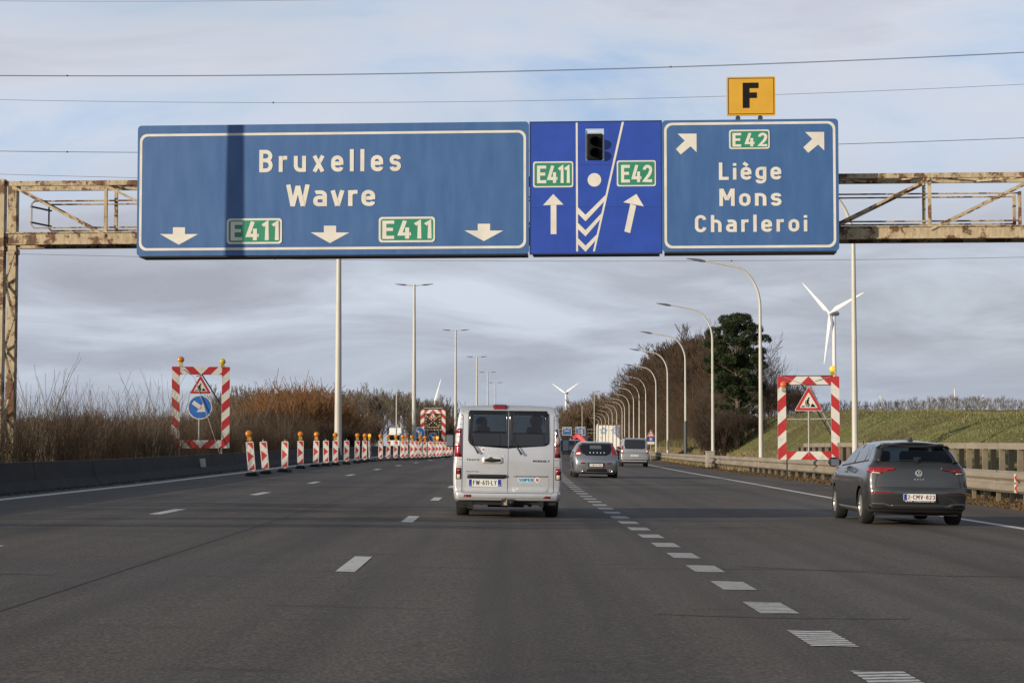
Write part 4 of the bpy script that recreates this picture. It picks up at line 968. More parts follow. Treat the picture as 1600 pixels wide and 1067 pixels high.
MW = mat('mast_white', (.62, .62, .62), rough=.5)
mast(1491.8, 1500, 608, .9, 'distant white mast above the skyline trees, the taller of the pair', zb=0, col=MW)
mast(1536.2, 1500, 617, .8, 'distant white mast above the skyline trees, the shorter of the pair', zb=0, col=MW)
mast(1375.5, 1900, 618, .9, 'faint distant white mast just beside the near lamp post', zb=0, col=MW)

# ------------------------------------------------------------------ wind turbines
TW = mat('turbine_white', (.72, .72, .71), rough=.45)
def turbine(px, py, d, blade, yaw, rot, lb, towerdx=0.0, th=None):
    hub = at(px, py, d); root = thing('wind_turbine', lb, 'wind turbine', (hub.x, d, 0), 0, 'wind turbines on the horizon')
    n = Vector((math.sin(yaw), -math.cos(yaw), 0))            # rotor axis, towards the viewer
    H = Vector((0, 0, hub.z)); T = H - n * blade * .10
    mb = MB(); mb.tube([(T.x, T.y, -5), (T.x, T.y, hub.z - blade * .03)], [blade * .050, blade * .030], 16); mb.build('tower', TW, root, smooth=True)
    nc = MB(); nc.tube([H - n * blade * .015, H - n * blade * .04, H - n * blade * .12, H - n * blade * .20, H - n * blade * .23], [blade * .02, blade * .045, blade * .052, blade * .042, blade * .02], 14); nc.build('nacelle', mat('nacelle_grey', (.42, .42, .43), rough=.5), root, smooth=True)
    hb = MB(); hb.tube([H + n * blade * .05, H + n * blade * .04, H + n * blade * .01, H - n * blade * .02], [blade * .006, blade * .028, blade * .042, blade * .042], 14); rt = hb.build('hub', TW, root, smooth=True)
    u = Vector((math.cos(yaw), math.sin(yaw), 0))
    for k in range(3):
        a = rot + 2 * PI * k / 3; e = u * math.sin(a) + Vector((0, 0, -math.cos(a))); c = n.cross(e).normalized()
        prof = [(0, .018, .018), (.06, .018, .018), (.18, .045, .012), (.35, .036, .009), (.65, .022, .005), (.9, .012, .003), (1.0, .003, .001)]
        vs = []; N = 8
        for t, ch, th_ in prof:
            for j in range(N):
                q = 2 * PI * j / N; vs.append(tuple(H + e * blade * t + c * blade * ch * (math.cos(q) + (.35 if t > .1 else 0)) + n * blade * (th_ * math.sin(q) + .012)))
        fs = [(i * N + j, i * N + (j + 1) % N, (i + 1) * N + (j + 1) % N, (i + 1) * N + j) for i in range(len(prof) - 1) for j in range(N)] + [tuple(range(N)), tuple((len(prof) - 1) * N + j for j in range(N))]
        mb = MB(); mb.add(vs, fs); mb.build('blade', TW, root, smooth=True)
turbine(1297, 489.5, 1500, 40, R(-56), R(-10), 'large white wind turbine above the framed roadworks sign')
turbine(883.5, 614, 3600, 37, R(-40), R(0), 'small white wind turbine seen just right of the silver van')
turbine(677, 642, 3600, 62, R(-10), R(166), 'distant wind turbine of which one blade tip shows above the tree line')

# ------------------------------------------------------------------ overhead power lines
WIREM = mat('wire_dark', (.05, .05, .055), rough=.6)
def wire(pts, d, lb, markers=(), r=.021):
    """cable through four image points at about distance d, sagging parabola"""
    xs = [p[0] for p in pts]; ys = [p[1] for p in pts]; co = np.polyfit(xs, ys, 2); P = []
    for px in np.linspace(-500, 2100, 40):
        P.append(at(px, float(np.polyval(co, px)), d))
    mb = MB(); root = thing('power_line', lb, 'cable', (0, 0, 0), 0, 'overhead cables crossing the sky'); mb.tube(P, r * .72, 5); mb.build('conductor', WIREM, root)
    for m in markers:
        c = at(m, float(np.polyval(co, m)), d); s = MB(); s.lathe([(.001, -.05), (.05, -.04), (.055, 0), (.05, .04), (.001, .05)], tuple(c), 'z', 8); s.build('spacer', WIREM, root)
wire([(0, 118), (450, 118), (800, 111), (1600, 82)], 112, 'thicker overhead cable, highest of those that pass above the yellow sign', (105, 1048), .024)
wire([(0, 118.8), (450, 119.2), (800, 112), (1600, 83)], 114, 'twin of the thicker overhead cable, running just beneath it', (), .012)
wire([(0, 156), (427, 161), (800, 158), (1600, 132)], 116, 'thin overhead cable passing behind the yellow sign', (427,), .016)
wire([(0, 236), (215, 239), (1312, 225), (1600, 216)], 112, 'overhead cable that disappears behind the top part of the blue boards', (105,), .024)
wire([(0, 273), (215, 277), (900, 285), (1600, 272)], 116, 'overhead cable seen just above the gantry at its left end', (), .016)
wire([(0, 396), (430, 405), (1000, 408), (1600, 402)], 124, 'lowest overhead cable, running just beneath the blue boards', (430,1143), .016)
wire([(0, 2), (500, 0), (900, -8), (1600, -40)], 112, 'topmost overhead cable grazing the upper edge of the view', (), .014)
# ------------------------------------------------------------------ striped beacons of the road works
AMBER = mat('amber_lens', (.60, .17, .012), rough=.15, coat=.6)
AMBER_L = mat('amber_lens_lit', (1.0, .42, .04), rough=.2, emit=.9)
YBOX = mat('lamp_case_yellow', (.42, .24, .02), rough=.45)
YELLOW_L = mat('yellow_lens', (.55, .42, .02), rough=.2, coat=.6)
RUBBER = mat('black_rubber', (.013, .013, .013), rough=.85, noise=.2, scale=9)
WORN_W = mat('beacon_white', (.60, .59, .55), rough=.5, col2=(.38, .37, .34), scale=5, lo=.52, hi=.8, detail=8)
def warn_lamp(root, x, y, z, s=1.0, lens=AMBER, case=YBOX, name='warning_lamp', turn=0.0):
    c = link(name, None, root); c.location = (x, y, z); c.rotation_euler = (0, 0, turn)
    b = MB(); b.box(-.07 * s, .07 * s, -.045 * s, .045 * s, 0, .10 * s); b.box(-.05 * s, .05 * s, -.04 * s, .04 * s, .10 * s, .135 * s); b.build('lamp_case', case, c, bevel=.008)
    l = MB(); zc_ = .215 * s; l.lathe([(.001, -.065 * s), (.065 * s, -.06 * s), (.094 * s, -.035 * s), (.100 * s, -.02 * s), (.100 * s, .02 * s), (.094 * s, .035 * s), (.065 * s, .06 * s), (.001, .065 * s)], (0, 0, zc_), 'y', 18); l.build('lens', lens, c, smooth=True)
    r = MB(); r.lathe([(.098 * s, -.014 * s), (.108 * s, -.012 * s), (.108 * s, .012 * s), (.098 * s, .014 * s)], (0, 0, zc_), 'y', 18); r.build('lens_rim', case, c)
    return c
def beacon(flip=1, lamp=0, W=.25, H=.96):
    root = link('beacon_panel', None); y0 = -.02
    out = [(-W / 2, .03), (0, -.035), (W / 2, .03), (W / 2, H - .03), (W / 2 - .03, H), (-W / 2 + .03, H), (-W / 2, H - .03)]
    zb = .16; out = [(x, z + zb) for x, z in out]
    b = MB(); b.plate(out, y0, .02); b.build('panel', WORN_W, root)
    s = MB(); w = W / 2 - .027; k = flip
    for poly in ([(-w, .93), (w, .93), (w, .70)], [(-w, .66), (w, .475), (-w, .30)], [(-w, .035), (w, .24), (w, .035)]):
        s.plate(ccw([(x * k, z + zb) for x, z in poly]), y0 - .004, y0)
    s.build('red_stripes', RED_S, root)
    st = MB(); st.tube([(0, 0, .02), (0, 0, .15)], .025, 6); st.tube([(0, .0, H + zb - .02), (0, 0, H + zb + .07)], .02, 6); st.build('stem', GALV, root)
    f = MB(); f.box(-.20, .20, -.36, .36, 0, .06); f.box(-.16, .16, -.28, .28, .06, .11); f.build('foot', RUBBER, root, bevel=.01)
    if lamp: warn_lamp(root, 0, .0, H + zb + .03, 1.05, {1: AMBER, 2: AMBER_L}[lamp])
    return root
protos = {}
BX = [(395, 1, 1, 46), (416.5, 0, 1, 43.5), (445.5, 0, 1, 41), (470, 1, 1, 37.2), (494, 1, 1, 35), (510, 0, 1, 34), (524.5, 1, 1, 33), (541.6, 0, 1, 31.5), (558, 1, 1, 30), (569.5, 1, 1, 29), (578.6, 2, 2, 28), (595, 1, 1, 27.2), (606.5, 1, 1, 26.6), (618, 1, 1, 26), (628.5, 1, 1, 25.5), (635, 1, 1, 25.2), (643.6, 1, 1, 24.8), (650.5, 0, 1, 24.5), (656.5, 1, -1, 24.2), (663.3, 1, -1, 23.8), (671.5, 0, 1, 23.2), (677.5, 1, 1, 22.8), (683, 2, 1, 22.4), (688, 0, 1, 22), (693.5, 0, 1, 21.5), (699, 0, 1, 21), (705, 0, 1, 20)]
rg = random.Random(3)
for i, (px, lamp, flip, hh) in enumerate(BX):
    d = .96 * F_PX / hh; key = (lamp, flip)
    if key not in protos: o = beacon(1 if flip == 2 else flip, lamp); protos[key] = o
    else: o = copy_tree(protos[key])
    x = (px - 800) / F_PX * d; L = x - RX(d); o.location = (x, d, zroad(L, d))
    o.rotation_euler = (R(rg.uniform(-1.5, 1.5)), R([-5, -5.5, .5, 0, 1, -.5][i] if i < 6 else rg.uniform(-2.5, 2.5)), R(rg.uniform(-9, 9)) if flip != 2 else R(74))
    desc = {0: 'without lamp', 1: 'with amber lamp', 2: 'with glowing yellow lamp'}[lamp]
    ex = ', stripes mirrored' if flip == -1 else (', turned edge on' if flip == 2 else '')
    tag(o, 'striped beacon %s%s, %s from the near end' % (desc, ex, ordn[i]), 'traffic beacon', 'striped beacons closing off the left lane')

# ------------------------------------------------------------------ framed road works signs
def frame_poly(W, H, t, stripes, flip=1):
    """red stripes over a white frame: [(polygon)] clipped to each leg"""
    return None
def worker(mb, x, z, s, y):
    """pictogram of a person digging, height s"""
    P = lambda pts: mb.plate(ccw([(x + a * s, z + b * s) for a, b in pts]), y - .004, y)
    c = circle(x + .02 * s, z + .92 * s, .085 * s, 12); mb.plate(c, y - .0045, y)
    P([(-.22, .50), (-.20, .72), (-.06, .86), (.03, .82), (.02, .60), (-.06, .42)])
    P([(-.20, .52), (-.06, .46), (-.13, .22), (-.12, .03), (-.25, .02), (-.24, .24)])
    P([(-.14, .52), (.0, .46), (.10, .26), (.06, .0), (-.07, .0), (-.04, .22)])
    P([(-.24, .70), (-.08, .78), (-.30, .60), (-.22, .40), (-.30, .38), (-.37, .60)])
    P([(-.33, .48), (-.29, .50), (-.36, .04), (-.41, .06)])
    P([(.16, 0), (.34, .36), (.46, .30), (.72, 0)])
    P([(-.78, 0), (-.60, .16), (-.46, .08), (-.38, 0)])
def tri_sign(root, cx, zb, W, y, name='roadworks_triangle'):
    H = W * .87; g = link(name, None, root)
    def tri(k, w):  # rounded triangle
        pts = fillet([(-w / 2, k, w * .06), (w / 2, k, w * .06), (0, k + w * .87, w * .06)], True, 4); return ccw([(cx + a, zb + b) for a, b in pts])
    add_plate(g, 'backing', [tri(-.02, W + .05)], WHITE_S, y - .004, y + .02); add_plate(g, 'red_border', [tri(0, W)], RED_S, y - .008, y - .003); add_plate(g, 'white_field', [tri(W * .095, W * .66)], WHITE_S, y - .012, y - .007)
    mb = MB(); worker(mb, cx, zb + W * .125, W * .36, y - .012); mb.build('pictogram', BLACK_S, g); return g
def arrow_sign(root, cx, cz, r, y, name='keep_right_disc', ang=-45):
    g = link(name, None, root)
    add_plate(g, 'rim', [circle(cx, cz, r, 32)], WHITE_S, y, y + .02); add_plate(g, 'blue_field', [circle(cx, cz, r * .91, 32)], BLUE_R, y - .005, y)
    a = R(ang); c, s = math.cos(a), math.sin(a); T = lambda p: (cx + r * (p[0] * c - p[1] * s), cz + r * (p[0] * s + p[1] * c))
    add_plate(g, 'arrow', [ccw([T(p) for p in [(-.70, -.17), (.15, -.17), (.15, .17), (-.70, .17)]]), ccw([T(p) for p in [(.02, -.48), (.02, -.16), (.34, -.0), (.62, 0)]]), ccw([T(p) for p in [(.02, .48), (.02, .16), (.34, .0), (.62, 0)]]), ccw([T(p) for p in [(.02, -.2), (.36, -.01), (.36, .01), (.02, .2)]])], WHITE_S, y - .009, y - .004); return g
def striped_frame(root, W, H, t, pitch=.62, up=1):
    """rectangular frame, lower edge at z=0; red diagonal stripes, mirrored about the middle"""
    mb = MB(); mb.box(-W / 2, -W / 2 + t, -.02, .02, 0, H); mb.box(W / 2 - t, W / 2, -.02, .02, 0, H); mb.box(-W / 2 + t, W / 2 - t, -.02, .02, H - t, H); mb.box(-W / 2 + t, W / 2 - t, -.02, .02, 0, t); fo = mb.build('frame', REFL_W, root)
    s = MB()
    for sgn in (-1, 1):                                        # uprights: stripes rise towards the outside or inside
        x0, x1 = (-W / 2, -W / 2 + t) if sgn < 0 else (W / 2 - t, W / 2)
        n = int(H / pitch) + 3
        for k in range(-2, n):
            z = k * pitch + .1; sl = -up * sgn * .45 * t; quad = [(x0, z - sl), (x1, z + sl), (x1, z + sl + pitch * .5), (x0, z - sl + pitch * .5)]
            q = clip(clip(quad, 0, 1, -.0), 0, -1, H)
            if len(q) >= 3: s.plate(ccw(q), -.026, -.02)
    for z0 in (0, H - t):                                      # cross pieces, mirrored about the centre
        for sgn in (-1, 1):
            a, b = (-W / 2 + t, 0) if sgn < 0 else (0, W / 2 - t)
            for k in range(-1, 4):
                dx = -sgn * .50 * t * up; x = sgn * (k * pitch + abs(dx) - (pitch * .5 if up > 0 else 0))
                quad = [(x - dx, z0), (x - dx + sgn * pitch * .5, z0), (x + dx + sgn * pitch * .5, z0 + t), (x + dx, z0 + t)]
                q = clip(clip(ccw(quad), 1, 0, -a), -1, 0, b)
                if len(q) >= 3: s.plate(ccw(q), -.026, -.02)
    s.build('red_stripes', RED_S, fo); return fo
# right one
D2 = 80.0
p = at(1264, 718, D2); fr_ = thing('roadworks_sign', 'striped frame with a digging worker triangle on the right shoulder, behind the grey hatchback', 'road sign', (p.x, D2, p.z), R(-2))
W2, H2, t2 = 96 / F_PX * D2, 130 / F_PX * D2, 13 / F_PX * D2
striped_frame(fr_, W2, H2, t2, .98, up=1)
tri_sign(fr_, .0, H2 - 1.40, 1.12, -.06)
mb = MB(); mb.tube([(.0, 0, t2 * .5), (.0, .0, H2 - 1.2)], .03, 8); mb.bar((-W2 / 2 + t2, .02, H2 * .485), (W2 / 2 - t2, .02, H2 * .49), .03, .05)
mb.build('sign_post', GALV, fr_)
mb = MB(); mb.tube([(.05, -.03, H2 - t2 - .05), (W2 / 2 + .28, .3, .05), (W2 / 2 + .5, .35, -.55)], .03, 6); mb.build('strut', GALV, fr_)
mb = MB(); mb.tube([(-.25, .1, H2 - t2), (W2 / 2 - .28, .55, H2 * .30)], .025, 6); mb.build('dark_strut', BACK_S, fr_)
mb = MB(); mb.tube([(-W2 / 2 + .20, 0, H2 + .22), (-W2 / 2 + .20, 0, H2 + .02), (W2 / 2 - .25, 0, H2 + .02)], .02, 6); mb.tube([(-W2 / 2 + .25, 0, H2 - t2 - .015), (W2 / 2 - .1, 0, H2 - t2 - .015)], .02, 6); mb.build('top_rail', BACK_S, fr_)
mb = MB(); mb.tube([(-W2 / 2 + .25, -.04, H2 - .02), (.05, -.05, H2 - t2 - .1)], .012, 5); mb.tube([(.9, -.04, H2 - .03), (.25, -.04, H2 - .2)], .012, 5); mb.build('cable', GALV, fr_)
mb = MB(); mb.tube([(-W2 / 2 + .36, 0, .02), (-W2 / 2 + .37, 0, -.84)], .03, 6); mb.tube([(W2 / 2 - .36, .3, .02), (W2 / 2 - .36, .3, -.84)], .03, 6); mb.build('leg', BACK_S, fr_)
for sx in (-1, 1):
    mb = MB(); cx = sx * (W2 / 2 - .37); yy = 0 if sx < 0 else .3; mb.box(cx - .22, cx + .22, yy - .16, yy + .16, -.96, -.84); mb.build('foot_block', RUBBER, fr_, bevel=.02)
warn_lamp(fr_, W2 / 2 - .27, 0, H2 + .03, 1.25, AMBER_L)
warn_lamp(fr_, -W2 / 2 + .24, -.10, H2 - .62, 1.25, mat('orange_lens', (.62, .13, .02), rough=.2), mat('lamp_case_dark', (.30, .29, .26), rough=.5))
# left one
D3 = 80.0
p = at(313, 700, D3); fl_ = thing('roadworks_sign', 'striped frame with worker triangle over a blue arrow disc, behind the concrete barrier', 'road sign', (p.x, D3, p.z), R(14))
W3, H3, t3 = 90 / F_PX * D3, 127 / F_PX * D3, 12.5 / F_PX * D3
striped_frame(fl_, W3, H3, t3, .74, up=-1)
tri_sign(fl_, -.02, H3 - 1.10, .86, -.06); arrow_sign(fl_, -.04, H3 - 1.66, .50, -.06, ang=-36)
mb = MB(); mb.tube([(-.06, 0, t3), (-.06, 0, H3 - 1.2)], .03, 8); mb.build('sign_post', GALV, fl_)
mb = MB(); mb.tube([(.05, .05, H3 - t3), (W3 / 2 - .25, .3, H3 * .50)], .028, 6); mb.tube([(-.2, -.05, H3 - t3 - .08), (.1, -.05, H3 - t3 + .02)], .02, 6); mb.build('dark_strut', BACK_S, fl_)
mb = MB(); mb.tube([(-.28, -.05, H3 - t3 - .1), (W3 / 2 - .45, -.2, -.1), (W3 / 2 - .35, -.2, -.5)], .014, 5); mb.tube([(-.75, -.05, H3 - .1), (-.28, -.05, H3 - t3 - .1)], .012, 5); mb.tube([(W3 / 2 - .32, 0, .02), (W3 / 2 - .32, .0, -1.0)], .03, 6); mb.tube([(-W3 / 2 + .32, 0, .02), (-W3 / 2 + .32, .0, -1.0)], .03, 6); mb.build('strut', GALV, fl_)
warn_lamp(fl_, -W3 / 2 + .36, 0, H3 + .0, 1.30, AMBER, mat('lamp_case_pale', (.50, .46, .30), rough=.5)); warn_lamp(fl_, W3 / 2 - .30, 0, H3 - .03, 1.15, YELLOW_L)
# far left one: light arrow trailer with lamps
D4 = 196.0
p = at(676.5, 695, D4); ar = thing('arrow_trailer', 'striped roadworks trailer frame full of small lamps, beyond the row of beacons', 'traffic trailer', (p.x, D4, p.z), R(-3))
W4, H4, t4 = 39 / F_PX * D4, 55 / F_PX * D4, 6 / F_PX * D4
striped_frame(ar, W4, H4, t4, .85, up=1)
tri_sign(ar, 0, H4 - .90, .80, -.08); arrow_sign(ar, -.02, .78, .45, -.08)
mb = MB(); mb.bar((-W4 / 2 + .3, 0, H4 + .15), (W4 / 2 - .3, 0, H4 + .15), .06, .08); mb.tube([(-.55, 0, 0), (-.55, 0, H4 * .44)], .03, 6); mb.tube([(.55, 0, 0), (.55, 0, H4 * .44)], .03, 6); mb.box(-W4 / 2 + t4, W4 / 2 - t4, -.0, .03, H4 * .42, H4 * .445); mb.build('carrier', GALV, ar)
rgl = random.Random(9); cells = []
for k in range(9): u = k / 8; cells += [(-W4 / 2 + .55 + (W4 - 1.1) * u, H4 * .50 + .0), (-W4 / 2 + .55 + (W4 - 1.1) * u, H4 * .50 + (H4 * .34) * u), (-W4 / 2 + .55 + (W4 - 1.1) * u, H4 * .84 - (H4 * .34) * u)]
for k in range(4): cells += [(-W4 / 2 + .55, H4 * (.56 + .08 * k)), (W4 / 2 - .55, H4 * (.56 + .08 * k))]
LAMPY = mat('pale_lamp', (.75, .62, .40), rough=.3); LAMPR = mat('red_shade', (.16, .03, .03), rough=.6)
for cx, cz in cells:
    l = MB(); l.lathe([(.001, -.06), (.055, -.055), (.06, 0)], (cx, -.03, cz), 'y', 8); o = l.build('small_lamp', LAMPY, ar); s = MB(); s.lathe([(.09, -.05), (.10, .02), (.001, .03)], (cx + .03, -.0, cz - .03), 'y', 8); s.build('shade', LAMPR, o)
for k in range(6):
    l = MB(); cx = -W4 / 2 + .45 + (W4 - .9) * k / 5; l.lathe([(.001, -.08), (.055, -.075), (.06, 0)], (cx, -.05, H4 * .43), 'y', 8); l.build('small_lamp', LAMPY, ar)
mb = MB(); mb.box(-W4 / 2 + .2, W4 / 2 - .2, .05, 1.6, -.35, .0); mb.lathe([(.001, -.1), (.33, -.1), (.33, .1), (.001, .1)], (-W4 / 2 + .1, .8, -.35), 'x', 16); mb.lathe([(.001, -.1), (.33, -.1), (.33, .1), (.001, .1)], (W4 / 2 - .1, .8, -.35), 'x', 16); mb.build('chassis', BACK_S, ar)
# round blue sign beside it
p = at(655, 676, 190.0); rs = thing('keep_right_sign', 'round blue sign with white arrow on a thin post, left of the lamp trailer', 'road sign', (p.x, 190, zroad(-9, 190)))
arrow_sign(rs, 0, p.z - zroad(-9, 190), .56, 0, 'disc'); mb = MB(); mb.tube([(.05, .04, 0), (.05, .04, 2.2)], .03, 6); mb.build('post', GALV, rs)
# green meter cabinet on the bank, small white plate, triangle + blue plate sign by the MPV
d = 141.0; x = (1109 - 800) / F_PX * 136; cb = thing('roadside_cabinet', 'pale upright roadside cabinet at the foot of a lamp post on the bank', 'cabinet', (x, 136, ground_z(x - RX(136), 136)))
mb = MB(); mb.box(-.30, .30, -.2, .2, -.5, 1.05); mb.build('cabinet_body', mat('cabinet_grey', (.30, .28, .24), rough=.7, noise=.15, scale=3), cb, bevel=.03)
mb = MB(); mb.box(-.34, .34, -.24, .24, 1.05, 1.12); mb.build('cabinet_lid', MATS['cabinet_grey'], cb, bevel=.02)
d = 205.0; p = at(1017, 706, d); z0 = ground_z(13.3, d); sgn = thing('warning_sign', 'small red triangle over a blue snowflake plate, right of the silver people carrier', 'road sign', (p.x, d, z0))
zt = at(1017, 671, d).z - z0; sc = d / F_PX
g = link('warning_triangle', None, sgn)
for nm, w, zz, y, m in (('backing', 13.2 * sc, zt - 11.2 * sc, .0, WHITE_S), ('red_border', 12.4 * sc, zt - 11.0 * sc, -.006, RED_S), ('white_field', 8.0 * sc, zt - 9.8 * sc, -.012, WHITE_S)): add_plate(g, nm, [[(-w / 2, zz), (w / 2, zz), (0, zz + w * .88)]], m, y - .005, y + .001)
add_plate(g, 'pictogram', [[(-.12, zt - 7.4 * sc), (.12, zt - 7.4 * sc), (.05, zt - 6.2 * sc), (-.16, zt - 6.0 * sc)]], BLACK_S, -.022, -.016)
bl = add_plate(sgn, 'plate', [[(-5.6 * sc, zt - 18.5 * sc), (5.6 * sc, zt - 18.5 * sc), (5.6 * sc, zt - 11.3 * sc), (-5.6 * sc, zt - 11.3 * sc)]], mat('plate_blue', (.02, .05, .30), rough=.4), -.0, .02)
mb = MB()
for k in range(3):
    a = PI / 6 + k * PI / 3; r = 3.0 * sc; mb.bar((-math.cos(a) * r, -.006 - .002 * k, zt - 14.9 * sc - math.sin(a) * r), (math.cos(a) * r, -.006 - .002 * k, zt - 14.9 * sc + math.sin(a) * r), .05, .004, up=(0, 1, 0))
mb.build('snow_crystal', WHITE_S, bl)
pl = add_plate(sgn, 'sub_plate', [[(-5.6 * sc, zt - 22.8 * sc), (5.6 * sc, zt - 22.8 * sc), (5.6 * sc, zt - 18.8 * sc), (-5.6 * sc, zt - 18.8 * sc)]], WHITE_S, -.0, .02)
mb = MB(); mb.tube([(.0, .04, -.3), (.0, .04, zt - 2 * sc)], .035, 6); mb.build('post', GALV, sgn)
# far direction gantry with two blue boards
d = 700.0; sc = d / F_PX; g = thing('distant_gantry', 'far thin gantry over the motorway carrying two small blue boards', 'gantry', (0, d, 0))
mb = MB(); zt = CAM_H + (697 - 671) * sc; xl, xr = (868 - 800) * sc, (1004 - 800) * sc
mb.box(xl, xr, .4, .6, zt - .1, zt + .15); mb.box(xl, xr, .4, .6, zt - 1.3, zt - 1.1); mb.build('truss', mat('far_steel', (.20, .19, .17), rough=.7), g)
mb = MB(); mb.box(xl - .3, xl, .3, .7, -1, zt + .3); mb.box(xr, xr + .3, .3, .7, -1, zt + .3); mb.build('column', MATS['far_steel'], g)
for (a, b, y0, y1, lines, lb) in ((878.4, 893, 667, 680, ['N4 133', 'Limal'], 'small far blue board over the left lanes, beside the silver van'), (899.3, 914.3, 666.7, 680.5, ['N4 133', 'Bierges', 'Limal'], 'small far blue board above the red crane arm')):
    X0, X1, Z0, Z1 = (a - 800) * sc, (b - 800) * sc, CAM_H + (697 - y1) * sc, CAM_H + (697 - y0) * sc; W, H = X1 - X0, Z1 - Z0
    t = thing('direction_sign', lb, 'road sign', ((X0 + X1) / 2, d, Z0)); add_plate(t, 'panel', [rrect(-W / 2, W / 2, 0, H, .15)], BLUE_OLD, 0, .12)
    mb = MB(); ring_plate(mb, rrect(-W / 2, W / 2, 0, H, .15), rrect(-W / 2 + .13, W / 2 - .13, .13, H - .13, .1), -.02, -.001); mb.build('border', WHITE_S, t)
    mb = MB()
    for k, s in enumerate(lines): write(mb, s, 0, H - .75 - k * .78, .45, .2, -.004, .02, 1.2, fit=W * (.72 if k == 0 else .5))
    mb.plate([(-.18, .22), (.0, .08), (.18, .22)], -.02, 0); mb.build('lettering', WHITE_S, t)
# white box body of a lorry on the opposite carriageway
d = 300.0; p = at(617.8, 684, d); lor = thing('box_lorry', 'white box lorry seen between beacons and scrub on the other carriageway', 'lorry', (p.x, d, zc(d) + .3))
Wd = 19 / F_PX * d * .98; mb = MB(); mb.box(-Wd * .5 + .0, Wd * .5, 0, 6.5, 1.0, 3.25 + .25); mb.build('box_body', mat('lorry_white', (.80, .80, .78), rough=.4), lor, bevel=.04)
mb = MB(); mb.box(-Wd * .42, Wd * .42, .1, 8.6, .55, .98); mb.build('chassis', BACK_S, lor); mb = MB(); mb.box(-Wd * .48, Wd * .48, -2.2, -.25, .7, 2.7); mb.build('cab', mat('lorry_white', (.8, .8, .78)), lor, bevel=.15)
mb = MB(); mb.box(-Wd * .42, Wd * .42, -2.23, -2.19, 1.6, 2.4); mb.build('windscreen', mat('dark_glass', (.01, .012, .014), rough=.1), lor)
for y in (-1.3, 5.2):
    for s in (-1, 1): mb = MB(); mb.lathe([(.001, -.14), (.3, -.14), (.5, -.12), (.5, .12), (.001, .14)], (s * Wd * .42, y, .5), 'x', 16); mb.build('wheel', RUBBER, lor, smooth=True)
# ------------------------------------------------------------------ vehicles
def paint(name, col, rough=.32, metal=.55, dirt=.0):
    """car paint outside, dark trim on the inner face"""
    m = mat(name, col, rough=rough, metal=metal, coat=.8, noise=.10, scale=1.3, detail=6); nt = m.node_tree; b = nt.nodes['Principled BSDF']; out = nt.nodes['Material Output']
    g = nd(nt, 'ShaderNodeNewGeometry'); d = nd(nt, 'ShaderNodeBsdfDiffuse'); d.inputs[0].default_value = (.03, .03, .032, 1); mx = nd(nt, 'ShaderNodeMixShader')
    nt.links.new(g.outputs['Backfacing'], mx.inputs[0]); nt.links.new(b.outputs[0], mx.inputs[1]); nt.links.new(d.outputs[0], mx.inputs[2]); nt.links.new(mx.outputs[0], out.inputs[0]); return m
TINT = glass('tinted_glass', (.42, .46, .46)); TINT_L = glass('light_tinted_glass', (.80, .85, .85)); 
DARKG = mat('dark_window_glass', (.012, .014, .016), rough=.04, spec=.6)
BLK = mat('black_plastic', (.020, .020, .021), rough=.5, noise=.15, scale=6); TYRE = mat('tyre', (.011, .011, .011), rough=.85, noise=.2, scale=12)
UNDER = mat('underbody', (.012, .012, .012), rough=.9); SEAT = mat('seat_fabric', (.03, .03, .033), rough=.9)
LRED = mat('tail_light_red', (.20, .008, .009), rough=.12, coat=1.0); SIDEG = glass('side_glass', (.30, .34, .35)); SIDEG.node_tree.nodes['Fresnel'].inputs[0].default_value = 2.1
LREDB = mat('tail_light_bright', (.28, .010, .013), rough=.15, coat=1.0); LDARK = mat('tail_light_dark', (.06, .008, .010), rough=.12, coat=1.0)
LCLR = mat('lamp_clear', (.55, .50, .42), rough=.15, coat=1.0); LON = mat('lamp_glow', (1.0, .55, .45), rough=.3, emit=1.6)
CHROME = mat('chrome', (.72, .72, .70), rough=.35, metal=.6); PLATEW = mat('plate_white', (.72, .72, .68), rough=.4); PLATEB = mat('plate_blue_band', (.01, .03, .28), rough=.4); INK = mat('plate_ink', (.012, .012, .012), rough=.5); INKR = mat('plate_ink_red', (.14, .012, .02), rough=.5)
ALLOY = mat('alloy_rim', (.50, .49, .46), rough=.3, metal=.7); RIMD = mat('steel_rim_dark', (.06, .06, .06), rough=.5, metal=.4)
def resample(pts, step):
    P = [Vector(p) for p in pts]; out = []
    for i, p in enumerate(P):
        q = P[(i + 1) % len(P)]; n = max(1, int((q - p).length / step))
        for k in range(n): out.append(p + (q - p) * k / n)
    return out
